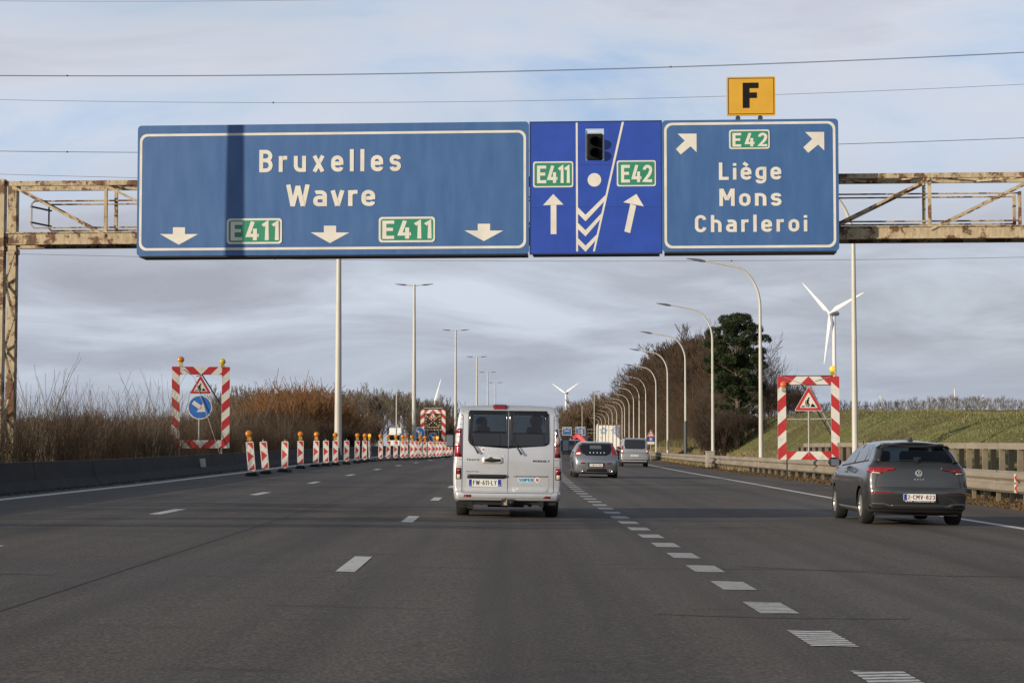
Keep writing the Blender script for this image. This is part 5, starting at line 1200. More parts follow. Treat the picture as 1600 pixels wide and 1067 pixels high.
class Body:
    def __init__(s, profile, hw, rf, bow, step=.07, nx=10, crown=0.0, crown_z=1.2):
        """profile: closed side outline (y,z,fillet); hw(y,z) half width; rf(y,z) edge rounding; bow(y,z,u) lengthwise shift"""
        pts = resample(fillet(profile, True, 6), step); n = len(pts)
        a = sum(pts[i].x * pts[(i + 1) % n].y - pts[(i + 1) % n].x * pts[i].y for i in range(n))
        if a < 0: pts = pts[::-1]
        nrm = []
        for i in range(n):
            d = pts[(i + 1) % n] - pts[i - 1]; nrm.append(Vector((d.y, -d.x)).normalized())
        bm = bmesh.new(); rows = []; K = 4
        for i in range(n):
            row = []; r = rf(pts[i].x, pts[i].y)
            def vert(q, u, x): 
                w = max(.01, hw(q.x, q.y)); return bm.verts.new((x, q.x + bow(q.x, q.y, x / w), q.y))
            for k in range(K, -1, -1):
                ph = PI / 2 * k / K; q = pts[i] - nrm[i] * r * (1 - math.cos(ph)); row.append(vert(q, 0, -(hw(q.x, q.y) - r + r * math.sin(ph))))
            H = hw(pts[i].x, pts[i].y) - r
            for k in range(1, nx): row.append(vert(pts[i], 0, -H + 2 * H * k / nx))
            for k in range(K + 1):
                ph = PI / 2 * k / K; q = pts[i] - nrm[i] * r * (1 - math.cos(ph)); row.append(vert(q, 0, hw(q.x, q.y) - r + r * math.sin(ph)))
            rows.append(row)
        for i in range(n):
            A, B = rows[i], rows[(i + 1) % n]
            for k in range(len(A) - 1): bm.faces.new((A[k], A[k + 1], B[k + 1], B[k]))
        for side, col in ((-1, 0), (1, -1)):
            loop = [r[col] for r in rows]; f = bm.faces.new(loop if side < 0 else loop[::-1]); faces = [f]
            ring = set(loop); save = {v: v.co.copy() for v in loop}
            for v in loop: v.co.x = side
            for ax, lo, hi, stp in ((2, .1, 2.0, .1), (1, .1, 5.2, .22)):
                t = lo
                while t < hi:
                    geom = [x for x in faces if x.is_valid]; ge = list({e for x in geom for e in x.edges if not (e.verts[0] in ring and e.verts[1] in ring)})
                    no = Vector((0, 0, 0)); no[ax] = 1; co = Vector((0, 0, 0)); co[ax] = t
                    # cut only the cap: interior verts join later by proximity
                    gg = bmesh.ops.bisect_plane(bm, geom=geom + list({e for x in geom for e in x.edges}) + list({v for x in geom for v in x.verts}), plane_co=co, plane_no=no, dist=1e-5)
                    newf = {x for x in gg['geom'] if isinstance(x, bmesh.types.BMFace)}; faces = list({x for x in list(newf) + [y for y in faces if y.is_valid] if x.is_valid})
                    faces = [x for x in faces if all(abs(v.co.x - side) < 1e-6 for v in x.verts)]
                    t += stp
            vs = {v for x in faces for v in x.verts}
            for v in vs:
                if v in save: v.co = save[v]
                else:
                    y, z = v.co.y, v.co.z; w = hw(y, z)
                    v.co.x = side * w
                    # ring points moved by bow: interpolate the same shift
                    v.co.y = y
        if crown:
            for v in bm.verts:
                u = v.co.x / max(.05, hw(v.co.y, v.co.z)); v.co.z -= crown * u * u * max(0, min(1, (v.co.z - crown_z) / .2))
        bmesh.ops.recalc_face_normals(bm, faces=bm.faces); s.bm = bm; s.freeze()
    def freeze(s): s.bvh = BVHTree.FromBMesh(s.bm)
    def cut(s, poly, axis):
        """open a hole: poly in (x,z) for rear/front, in (y,z) for left/right"""
        bm = s.bm; poly = ccw(poly); n = len(poly)
        def pred(f):
            c = f.calc_center_median(); nn = f.normal
            return {'rear': c.y < 1.4 and nn.y < -.12, 'front': c.y > 2.2 and nn.y > .12, 'left': c.x < 0 and nn.x < -.4, 'right': c.x > 0 and nn.x > .4}[axis]
        xs = [p[0] for p in poly]; zs = [p[1] for p in poly]; ai = 0 if axis in ('rear', 'front') else 1
        def near(f):
            a = [v.co[ai] for v in f.verts]; z = [v.co.z for v in f.verts]
            return max(a) > min(xs) - .01 and min(a) < max(xs) + .01 and max(z) > min(zs) - .01 and min(z) < max(zs) + .01
        for i in range(n):
            p, q = poly[i], poly[(i + 1) % n]; dx, dz = q[0] - p[0], q[1] - p[1]; no = Vector((0, 0, 0)); no[ai] = dz; no.z = -dx
            if no.length < 1e-6: continue
            co = Vector((0, 0, 0)); co[ai] = p[0]; co.z = p[1]; fs = [f for f in bm.faces if pred(f) and near(f)]
            bmesh.ops.bisect_plane(bm, geom=fs + list({e for f in fs for e in f.edges}) + list({v for f in fs for v in f.verts}), plane_co=co, plane_no=no.normalized(), dist=1e-5)
        def inside(a, z):
            return all((poly[(i + 1) % n][0] - poly[i][0]) * (z - poly[i][1]) - (poly[(i + 1) % n][1] - poly[i][1]) * (a - poly[i][0]) > -1e-6 for i in range(n))
        dl = []
        for f in bm.faces:
            if pred(f):
                c = f.calc_center_median()
                if inside(c[ai], c.z): dl.append(f)
        bmesh.ops.delete(bm, geom=dl, context='FACES')
    def build(s, name, m, parent):
        me = bpy.data.meshes.new(name); s.bm.to_mesh(me); s.bm.free(); me.materials.append(m); me.polygons.foreach_set('use_smooth', [True] * len(me.polygons)); me.set_sharp_from_angle(angle=R(50)); return link(name, me, parent)
    def panel(s, name, polys, m, parent, axis='rear', off=.004, thick=.006, grid=.05, smooth=True):
        """sheet that follows the body: polygons in the view plane, projected onto it"""
        if isinstance(polys[0][0], (int, float)): polys = [polys]
        bm = bmesh.new(); ai = 0 if axis in ('rear', 'front') else 1
        for poly in polys:
            vs = []
            for a, z in ccw(poly):
                c = [0, 0, z]; c[ai] = a; vs.append(bm.verts.new(c))
            try: bm.faces.new(vs)
            except ValueError: pass
        lo = min(min(p[0] for p in q) for q in polys); hi = max(max(p[0] for p in q) for q in polys); zl = min(min(p[1] for p in q) for q in polys); zh = max(max(p[1] for p in q) for q in polys)
        for ax, l, h in ((ai, lo, hi), (2, zl, zh)):
            t = l + grid
            while t < h - 1e-4:
                no = Vector((0, 0, 0)); no[ax] = 1; co = Vector((0, 0, 0)); co[ax] = t
                bmesh.ops.bisect_plane(bm, geom=bm.faces[:] + bm.edges[:] + bm.verts[:], plane_co=co, plane_no=no, dist=1e-5); t += grid
        O = {'rear': (None, -3, 1), 'front': (None, 9, -1), 'left': (-3, None, 1), 'right': (3, None, -1)}[axis]
        nrm_out = {'rear': Vector((0, -1, 0)), 'front': Vector((0, 1, 0)), 'left': Vector((-1, 0, 0)), 'right': Vector((1, 0, 0))}[axis]
        for v in bm.verts:
            if ai == 0: o, d = Vector((v.co.x, O[1], v.co.z)), Vector((0, O[2], 0))
            else: o, d = Vector((O[0], v.co.y, v.co.z)), Vector((O[2], 0, 0))
            h, nn, _, _ = s.bvh.ray_cast(o, d)
            if h is None:
                h, nn, _, _ = s.bvh.find_nearest(Vector((v.co.x, .0, v.co.z)) if ai == 0 else Vector((O[0] * .3, v.co.y, v.co.z)))
            if nn.dot(nrm_out) < 0: nn = -nn
            v.co = h + (nn * .7 + nrm_out * .3).normalized() * off
        for f in bm.faces:
            f.normal_update()
            if f.normal.dot(nrm_out) < 0: f.normal_flip()
            f.smooth = smooth
        me = bpy.data.meshes.new(name); bm.to_mesh(me); bm.free(); me.materials.append(m); o = link(name, me, parent)
        if thick: mo = o.modifiers.new('thickness', 'SOLIDIFY'); mo.thickness = thick; mo.offset = -1
        return o
    def hit(s, x, z, axis='rear'):
        h = s.bvh.ray_cast(Vector((x, -3, z)), Vector((0, 1, 0))); return h[0].y if h[0] is not None else 0.0
def tab(xs, ys): return lambda v: float(np.interp(v, xs, ys))
def wheel(parent, x, y, r=.32, w=.21, rim=ALLOY, spokes=5, side=1):
    c = link('wheel', None, parent); c.location = (x, y, r)
    t = MB(); h = w / 2; t.lathe([(r * .62, -h), (r * .80, -h * 1.04), (r * .95, -h * .96), (r, -h * .72), (r, h * .72), (r * .95, h * .96), (r * .80, h * 1.04), (r * .62, h)], (0, 0, 0), 'x', 32)
    for k in (-.4, 0, .4): t.lathe([(r * 1.001, h * (k - .05)), (r * 1.004, h * k), (r * 1.001, h * (k + .05))], (0, 0, 0), 'x', 32)
    t.build('tyre', TYRE, c, smooth=True)
    m = MB(); m.lathe([(r * .64, side * h * .92), (r * .60, side * h * .80), (r * .58, side * h * .2), (.001, side * h * .15)], (0, 0, 0), 'x', 24); m.lathe([(.001, side * h * .85), (r * .16, side * h * .82), (r * .18, side * h * .3)], (0, 0, 0), 'x', 12)
    for k in range(spokes):
        a = 2 * PI * k / spokes; m.bar((side * h * .75, r * .12 * math.cos(a), r * .12 * math.sin(a)), (side * h * .82, r * .60 * math.cos(a), r * .60 * math.sin(a)), r * .17, .03, up=(1, 0, 0))
    o = m.build('rim', rim, c, smooth=True)
    return c
def wheel_arches(parent, ys, W, r, depth=.30):
    for y in ys:
        for s in (-1, 1):
            mb = MB(); b = 0; n = 14; vs = []
            for k in range(n + 1):
                a = PI * (-.08 + 1.16 * k / n); vs += [(s * (W - .012), y + r * math.cos(a), r * .86 + r * math.sin(a)), (s * (W - depth), y + r * math.cos(a), r * .86 + r * math.sin(a))]
            fs = [(2 * i, 2 * i + 1, 2 * i + 3, 2 * i + 2) for i in range(n)]; mb.add(vs, fs); mb.add([(s * (W - depth), y - r, .2), (s * (W - depth), y + r, .2), (s * (W - depth), y + r, .85), (s * (W - depth), y - r, .85)], [(0, 1, 2, 3)]); mb.build('wheel_arch', UNDER, parent, fix=False)
def seat(parent, x, y, z, w=.48, h=.62, hd=.28):
    c = link('seat', None, parent); b = MB(); b.plate(rrect(x - w / 2, x + w / 2, z, z + h, .09), y, y + .11); b.box(x - w / 2, x + w / 2, y + .1, y + .55, z - .12, z + .02); b.build('backrest', SEAT, c, bevel=.02)
    m = MB(); m.plate(rrect(x - hd / 2, x + hd / 2, z + h + .05, z + h + .24, .06), y + .01, y + .10); m.tube([(x - .06, y + .05, z + h - .02), (x - .06, y + .05, z + h + .1)], .008, 5); m.tube([(x + .06, y + .05, z + h - .02), (x + .06, y + .05, z + h + .1)], .008, 5); m.build('headrest', SEAT, c, bevel=.02)
def plate_text(parent, s, x, z, cap, fit, y, ink=INK, bold=.9, track=.16):
    mb = MB(); write(mb, s, x, z, cap, track, y, .002, bold, fit=fit); return mb.build('lettering', ink, parent)
def decal_text(body, parent, s, x, z, cap, fit, m, bold=.9, track=.15, off=.006, slant=0.0, name='lettering'):
    mb = MB(); write(mb, s, x, z, cap, track, 0, .001, bold, fit=fit, slant=slant); o = mb.build(name, m, parent)
    for v in o.data.vertices: v.co.y += body.hit(v.co.x, v.co.z) - off
    return o
def place(root, L, d, z=None, yaw=None):
    root.location = (RX(d) + L, d, zroad(L, d) if z is None else z); cr = cross_left(d) if L < 0 else cross_right(d)
    root.rotation_euler = (0, math.atan(cr), -(heading(d) if yaw is None else yaw)); return root

def veiled_glass():
    m = glass('veiled_windscreen', (.75, .80, .80)); nt = m.node_tree; mx = [n for n in nt.nodes if n.type == 'MIX_SHADER'][0]; out = [n for n in nt.nodes if n.type == 'OUTPUT_MATERIAL'][0]
    t = nd(nt, 'ShaderNodeBsdfTranslucent'); t.inputs[0].default_value = (.55, .62, .64, 1); m2 = nd(nt, 'ShaderNodeMixShader'); m2.inputs[0].default_value = .38  # translucent veil added to brighten the windscreen behind the silhouettes
    nt.links.new(mx.outputs[0], m2.inputs[1]); nt.links.new(t.outputs[0], m2.inputs[2]); nt.links.new(m2.outputs[0], out.inputs[0]); return m
VEILED = veiled_glass()
# --- silver van in the middle -----------------------------------------------------------------
def make_van():
    root = thing('van', 'silver passenger van with black rear glass and barn doors, straight ahead', 'van')
    X = lambda c: (c - 518) / 453.6; Z = lambda c: (1000 - c) / 453.6
    zt = tab([.2, .34, .5, .85, 1.15, 1.45, 1.75, 1.97, 2.05], [.90, .945, .965, .975, .955, .93, .895, .845, .80]); pt = tab([-.05, .05, .15, .5, 3.8, 4.4, 4.85, 5.05], [.955, .975, .99, 1, 1, .975, .88, .74])
    hw = lambda y, z: zt(z) * pt(y)
    prof = [(-.05, .31, .03), (-.07, .40, .04), (-.06, .455, .02), (.02, .47, .02), (.0, 1.05, .1), (.035, 1.45, .2), (.075, 1.85, .05), (.19, 1.985, .10), (1.4, 2.01, .4), (3.2, 1.985, .3), (3.62, 1.90, .25), (4.30, 1.28, .25), (4.85, 1.06, .2), (5.0, .72, .1), (4.99, .30, .1), (4.85, .24, .05), (.2, .27, .05)]
    rf = lambda y, z: (.035 if y < .3 and z > .5 else .05) + (.06 if z > 1.85 and y > .2 else 0)
    B = Body(prof, hw, rf, lambda y, z, u: .05 * u * u * max(0, 1 - max(0, y) / .5) - .12 * u * u * max(0, (y - 4.2) / .8), step=.06, nx=14, crown=.035, crown_z=1.85)
    glassL = [(X(203), Z(165)), (X(212), Z(147)), (X(519), Z(147)), (X(519), Z(443)), (X(235), Z(426)), (X(212), Z(410)), (X(201), Z(380))]
    glassR = [(X(525), Z(147)), (X(832), Z(150)), (X(846), Z(165)), (X(851), Z(385)), (X(845), Z(408)), (X(825), Z(422)), (X(525), Z(443))]
    hole = [(X(208), Z(160)), (X(840), Z(160)), (X(844), Z(395)), (X(820), Z(415)), (X(525), Z(436)), (X(240), Z(418)), (X(208), Z(385))]
    B.cut(hole, 'rear')
    wsc = [(-.78, 1.30), (.78, 1.30), (.68, 1.86), (-.68, 1.86)]; B.cut(wsc, 'front')
    sidewin = [[(.55, 1.22), (1.75, 1.22), (1.75, 1.75), (.62, 1.75)], [(1.85, 1.22), (2.95, 1.22), (2.95, 1.75), (1.85, 1.75)], [(3.05, 1.20), (4.05, 1.20), (3.55, 1.74), (3.05, 1.76)]]
    for s in ('left', 'right'):
        for w in sidewin: B.cut(w, s)
        for wy in (1.0, 4.1): B.cut([(wy + .385 * math.cos(a), .33 + .385 * math.sin(a)) for a in np.linspace(-.1 * PI, 1.1 * PI, 14)], s)
    bp = B.panel; P_ = paint('van_silver', (.60, .61, .62), .34, .45)
    body = None
    # the window opening keeps a black band round it
    def rp(poly): return poly
    doors = link('rear_door', None, root)
    # seams: thin dark strips between the two barn doors and round them
    seam = lambda nm, pol, par=None, m=BLK, off=.0015: bp(nm, pol, m, par or root, off=off, thick=0, grid=.08)
    seam('door_seam', [[(X(521), Z(98)), (X(524), Z(98)), (X(524), Z(146)), (X(521), Z(146))], [(X(521), Z(444)), (X(524), Z(444)), (X(522), Z(797)), (X(519), Z(797))]], doors)
    seam('door_seam', [[(X(156), Z(120)), (X(161), Z(120)), (X(158), Z(795)), (X(153), Z(795))], [(X(885), Z(120)), (X(889), Z(120)), (X(888), Z(795)), (X(884), Z(795))], [(X(158), Z(799)), (X(884), Z(799)), (X(884), Z(803)), (X(158), Z(803))], [(X(158), Z(94)), (X(885), Z(94)), (X(885), Z(97)), (X(158), Z(97))]], doors)
    for cx in (127, 917):
        seam('door_seam', [[(X(cx - 28), Z(y)), (X(cx + 28), Z(y)), (X(cx + 28), Z(y + 3)), (X(cx - 28), Z(y + 3))] for y in (214, 255, 535, 590)], doors)
    gl = link('rear_window', None, root)
    fr = []
    bp('window_band', [[(X(201), Z(165)), (X(212), Z(145)), (X(234), Z(145)), (X(234), Z(427)), (X(212), Z(410)), (X(200), Z(380))], [(X(234), Z(145)), (X(500), Z(145)), (X(500), Z(176)), (X(234), Z(176))], [(X(500), Z(145)), (X(519.5), Z(145)), (X(519.5), Z(445)), (X(462), Z(441)), (X(462), Z(310)), (X(500), Z(310))],
        [(X(234), Z(310)), (X(462), Z(310)), (X(462), Z(441)), (X(234), Z(427))]], mat('black_glass_band', (.010, .011, .013), rough=.05, spec=.6), gl, off=.010, thick=.004)
    bp('window_band', [[(X(525), Z(145)), (X(556), Z(145)), (X(556), Z(441)), (X(525), Z(445))], [(X(556), Z(145)), (X(830), Z(145)), (X(830), Z(180)), (X(556), Z(180))], [(X(815), Z(180)), (X(830), Z(180)), (X(845), Z(165)), (X(852), Z(385)), (X(845), Z(408)), (X(815), Z(424))], [(X(556), Z(320)), (X(815), Z(320)), (X(815), Z(424)), (X(556), Z(441))]], MATS['black_glass_band'], gl, off=.010, thick=.004)
    bp('pane', [[(X(234), Z(176)), (X(500), Z(176)), (X(500), Z(310)), (X(234), Z(310))]], TINT, gl, off=.008, thick=0); bp('pane', [[(X(556), Z(180)), (X(815), Z(180)), (X(815), Z(320)), (X(556), Z(320))]], TINT, gl, off=.008, thick=0)
    bp('window_rubber', [[(X(519.5), Z(146)), (X(525), Z(146)), (X(525), Z(445)), (X(519.5), Z(445))]], P_, gl, off=.007, thick=.01)
    for w in (wsc,): bp('windscreen', w, VEILED, root, 'front', off=-.004, thick=0, grid=.2)
    for s in ('left', 'right'):
        for w in sidewin: bp('side_window', w, TINT if w[0][0] < 2.9 else TINT_L, root, s, off=.002, thick=0, grid=.25)
    # lights
    for s in (0, 1):
        q = (lambda c: X(c)) if s == 0 else (lambda c: X(c) + (X(893) - X(97)) + .0 - 0)
        def rect(a, b, c, d, k=0): return [(q(a), Z(d)), (q(b), Z(d)), (q(b), Z(c)), (q(a), Z(c))]
        t = bp('tail_light', [[(q(100), Z(300)), (q(104), Z(288)), (q(150), Z(288)), (q(152), Z(516)), (q(97), Z(516)), (q(96), Z(420))]], LDARK if s else LRED, root, off=.010, thick=.02)  # right cluster takes darker reds, its shade put into the lens colours
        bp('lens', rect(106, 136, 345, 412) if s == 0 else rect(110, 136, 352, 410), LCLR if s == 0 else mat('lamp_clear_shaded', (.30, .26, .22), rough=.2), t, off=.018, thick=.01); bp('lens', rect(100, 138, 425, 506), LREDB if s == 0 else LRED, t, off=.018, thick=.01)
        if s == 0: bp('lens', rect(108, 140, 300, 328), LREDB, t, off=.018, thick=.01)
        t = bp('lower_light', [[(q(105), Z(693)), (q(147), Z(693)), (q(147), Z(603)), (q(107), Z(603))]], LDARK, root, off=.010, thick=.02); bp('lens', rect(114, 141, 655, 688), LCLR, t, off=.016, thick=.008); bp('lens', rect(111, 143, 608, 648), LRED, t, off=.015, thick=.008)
        bp('bumper_reflector', [(X(173), Z(832)), (X(229), Z(832)), (X(229), Z(814)), (X(173), Z(814))] if s == 0 else [(X(806), Z(838)), (X(860), Z(838)), (X(860), Z(822)), (X(806), Z(822))], LRED, root, off=.008, thick=.008)
        bp('screw_cap', circle(q(147) + .005 if s == 0 else X(905), Z(180), .012, 8), BLK, root, off=.004, thick=0)
    bp('brake_light', rrect(X(397), X(508), Z(131), Z(101), .02), LRED, root, off=.022, thick=.03)
    # number plate in its recess, with the black grip strip above
    rc = bp('plate_recess', rrect(X(192), X(516), Z(778), Z(650), .04), mat('van_recess', (.50, .51, .52), rough=.45, metal=.3), root, off=.003, thick=0)
    bp('grip_strip', [[(X(196), Z(684)), (X(478), Z(684)), (X(512), Z(672)), (X(514), Z(662)), (X(500), Z(653)), (X(200), Z(653))]], BLK, rc, off=.030, thick=.03)
    yb = B.hit(X(340), Z(720)) - .014
    pl = MB(); pl.plate(rrect(X(210), X(469), Z(750), Z(692), .008), yb, yb + .012); pl = pl.build('number_plate', PLATEW, rc)
    e = MB(); e.plate([(X(212), Z(748)), (X(234), Z(748)), (X(234), Z(694)), (X(212), Z(694))], yb - .002, yb); e.plate([(X(443), Z(748)), (X(467), Z(748)), (X(467), Z(694)), (X(443), Z(694))], yb - .002, yb); eo = e.build('blue_band', PLATEB, pl)
    plate_text(pl, 'FW-611-LY', X(338), Z(739), (739 - 701) / 453.6, X(432) - X(243), yb - .001)
    e = MB(); write(e, 'F', X(223), Z(744), .022, y=yb - .0025, thick=.001); write(e, '59', X(455), Z(744), .022, y=yb - .0025, thick=.001); e.build('region_code', PLATEW, pl)
    r2 = bp('sticker_recess', rrect(X(556), X(846), Z(790), Z(658), .04), MATS['van_recess'], root, off=.003, thick=0)
    bp('painted_recess_shadow', [(X(562), Z(672)), (X(838), Z(672)), (X(842), Z(660)), (X(560), Z(660))], mat('recess_shadow_grey', (.20, .20, .20), rough=.5), r2, off=.006, thick=.004)  # grey strip paints the shadow along the top of the recess
    SKYB = mat('sticker_blue', (.02, .22, .42), rough=.5); PALEB = mat('sticker_pale', (.55, .68, .75), rough=.5); SRED = mat('sticker_red', (.55, .03, .05), rough=.5); SWH = mat('sticker_white', (.75, .75, .73), rough=.5)
    halo = bp('sticker_ground', rrect(X(603), X(730), Z(712), Z(676), .015), PALEB, r2, off=.0045, thick=0)
    decal_text(B, r2, 'SUPER', X(667), Z(706), .052, X(726) - X(610), SKYB, 1.15, .12, off=.008)
    dsk = bp('sticker_disc', circle(X(756), Z(693), .048, 20), SWH, r2, off=.005, thick=0); decal_text(B, dsk, 'U', X(756), Z(705), .050, .036, SRED, 1.5, off=.009)
    decal_text(B, r2, 'Location courte duree', X(697), Z(742), .034, X(820) - X(575), PALEB, .8, .14, off=.0065); decal_text(B, r2, '03 21 80 60 35', X(700), Z(780), .040, X(800) - X(608), PALEB, .9, .16, off=.0065)
    bp('sticker_mark', circle(X(597), Z(768), .018, 10), SWH, r2, off=.0065, thick=0)
    # badges
    decal_text(B, root, 'TRAFIC', X(243), Z(545), .034, X(298) - X(190), mat('badge_grey', (.13, .13, .13), rough=.4), 1.0, .2, name='badge'); decal_text(B, root, 'RENAULT', X(786), Z(551), .034, X(852) - X(720), mat('badge_dark', (.04, .04, .04), rough=.5), 1.1, .2, name='badge')
    decal_text(B, root, 'Renault Tech', X(238), Z(636), .022, X(288) - X(192), MATS['badge_dark'], .8, name='badge')
    ub = bp('sticker_disc', circle(X(323), Z(455), .040, 20), SWH, root, off=.005, thick=0); decal_text(B, ub, 'U', X(323), Z(464), .038, .028, SRED, 1.5, off=.009)
    decal_text(B, root, 'Location', X(418), Z(468), .036, .27, SWH, .8, name='sticker'); decal_text(B, root, 'super u', X(425), Z(510), .035, .28, SWH, .8, name='sticker')
    # handle
    hnd = bp('door_handle', rrect(X(315), X(476), Z(566), Z(516), .03), mat('van_handle_plate', (.66, .66, .65), rough=.3, metal=.3), root, off=.016, thick=.02); g = bp('grip', [[(X(334), Z(550)), (X(390), Z(556)), (X(462), Z(548)), (X(462), Z(530)), (X(405), Z(527)), (X(385), Z(514)), (X(360), Z(527)), (X(334), Z(530))]], BLK, hnd, off=.028, thick=.02)
    # wipers
    def wiper(pts, nm='wiper'):
        o = MB(); q = [(x, B.hit(x, z) - .045, z) for x, z in pts]; o.tube(q, [.006] + [.012] * (len(q) - 2) + [.020], 6); o.build(nm, BLK, root)
    wiper([(X(206), Z(185)), (X(207), Z(360)), (X(222), Z(405)), (X(256), Z(440)), (X(285), Z(487))]); wiper([(X(552), Z(195)), (X(553), Z(375)), (X(572), Z(405)), (X(602), Z(448)), (X(630), Z(493))])
    # bumper line, step, tow bar, underside
    seam('bumper_seam', [[(X(95), Z(838)), (X(940), Z(838)), (X(940), Z(841)), (X(95), Z(841))]])
    mb = MB(); mb.box(-.86, .86, .06, 4.7, .23, .34); mb.build('underbody', UNDER, root)
    mb = MB(); mb.tube([(-.62, .15, .26), (.62, .15, .26)], .032, 8); mb.box(-.70, -.60, .05, .25, .16, .30); mb.box(.56, .64, .0, .2, .20, .30); mb.tube([(.40, .1, .24), (.40, 1.2, .24)], .045, 8); mb.tube([(-.45, .1, .27), (-.45, 1.5, .24)], .05, 8); mb.box(-.35, .30, .5, .62, .18, .25); mb.build('chassis_parts', UNDER, root)
    tb = MB(); tb.box(-.10, .11, -.09, .08, .22, .34); tb.tube([(-.02, -.08, .27), (-.02, -.20, .26), (-.02, -.21, .33)], .022, 8); tb.lathe([(.001, .31), (.025, .32), (.027, .345), (.018, .365), (.001, .37)], (-.02, -.21, 0), 'z', 12); tow = tb.build('tow_bar', BLK, root)
    t2 = MB(); t2.plate(rrect(-.06, .0, .235, .285, .01), -.235, -.20); t2.tube([(-.02, -.225, .25), (.0, -.225, .36)], .010, 6); t2.build('hitch_plate', mat('brass_worn', (.45, .38, .24), rough=.4, metal=.4), tow); t3 = MB(); t3.lathe([(.001, -.13), (.03, -.12), (.03, -.05)], (.085, 0, .27), 'y', 12); t3.build('socket', BLK, tow)
    wheel_arches(root, (1.0, 4.1), .93, .40)
    for y in (1.0, 4.1):
        for s in (-1, 1): wheel(root, s * .80, y, .335, .225, RIMD, 6, s)
    # mud flaps, mirrors
    for s in (-1, 1):
        mb = MB(); mb.box(s * .80 - .11, s * .80 + .11, .60, .62, .16, .45); mb.build('mud_flap', RUBBER, root)
        cx = (52 - 518) / 453.6 if s < 0 else (977 - 518) / 453.6; cx *= 37.9 / 34.2 * 1.0; zc_ = 1.26 + ((1000 - (388 if s < 0 else 415)) / 453.6 - 1.26) * 1.11
        mm = MB(); hh = .125; mm.plate(rrect(cx - .073, cx + .073, zc_ - hh, zc_ + hh, .03), 3.78, 3.98); mo = mm.build('mirror', BLK, root, bevel=.015); mo.name = 'wing_mirror'
        gm = MB(); gm.plate(rrect(cx - .058, cx + .058, zc_ - hh + .018, zc_ + hh - .018, .025), 3.772, 3.779); gm.build('mirror_glass', mat('mirror_glass', (.22, .25, .28) if s < 0 else (.22, .25, .28), rough=.15, metal=.6), mo)
        am = MB(); am.tube([(s * .90, 3.9, 1.10), (cx - s * .03, 3.88, zc_ - .02)], .03, 6); am.build('mirror_arm', BLK, mo)
    # inside: seats in three rows, dashboard, floor
    for x in (-.52, .0, .52): seat(root, x, 1.35, .62, .46, .58); seat(root, x * 1.0, 2.35, .62, .46, .56)
    for x in (-.50, .50): seat(root, x, 3.25, .74, .54, .66, .30)
    mb = MB(); mb.box(.02, .09, 2.95, 3.05, .4, 1.93); mb.box(-.92, -.74, 2.9, 3.0, .4, 1.9); mb.box(.78, .92, 2.9, 3.0, .4, 1.9); mb.build('inner_pillar', SEAT, root)
    mb = MB(); mb.box(-.85, .85, .2, 4.4, .34, .38); mb.box(-.82, .82, 3.95, 4.25, .7, 1.18); mb.box(-.86, .86, 3.15, 3.20, 1.35, 1.38); mb.build('interior', SEAT, root)
    mb = MB(); mb.lathe([(.17, -.012), (.185, 0), (.17, .012)], (-.45, 3.8, 1.12), 'y', 20); mb.build('steering_wheel', BLK, root)
    mb = MB(); mb.plate(rrect(-.11, .11, 1.70, 1.78, .02), 3.9, 3.92); mb.build('inner_mirror', BLK, root)
    B.build('body', P_, root)
    place(root, -.09 - RX(34.4) - .0, 34.4); root.rotation_euler = (0, .012, 0); return root
van = make_van()

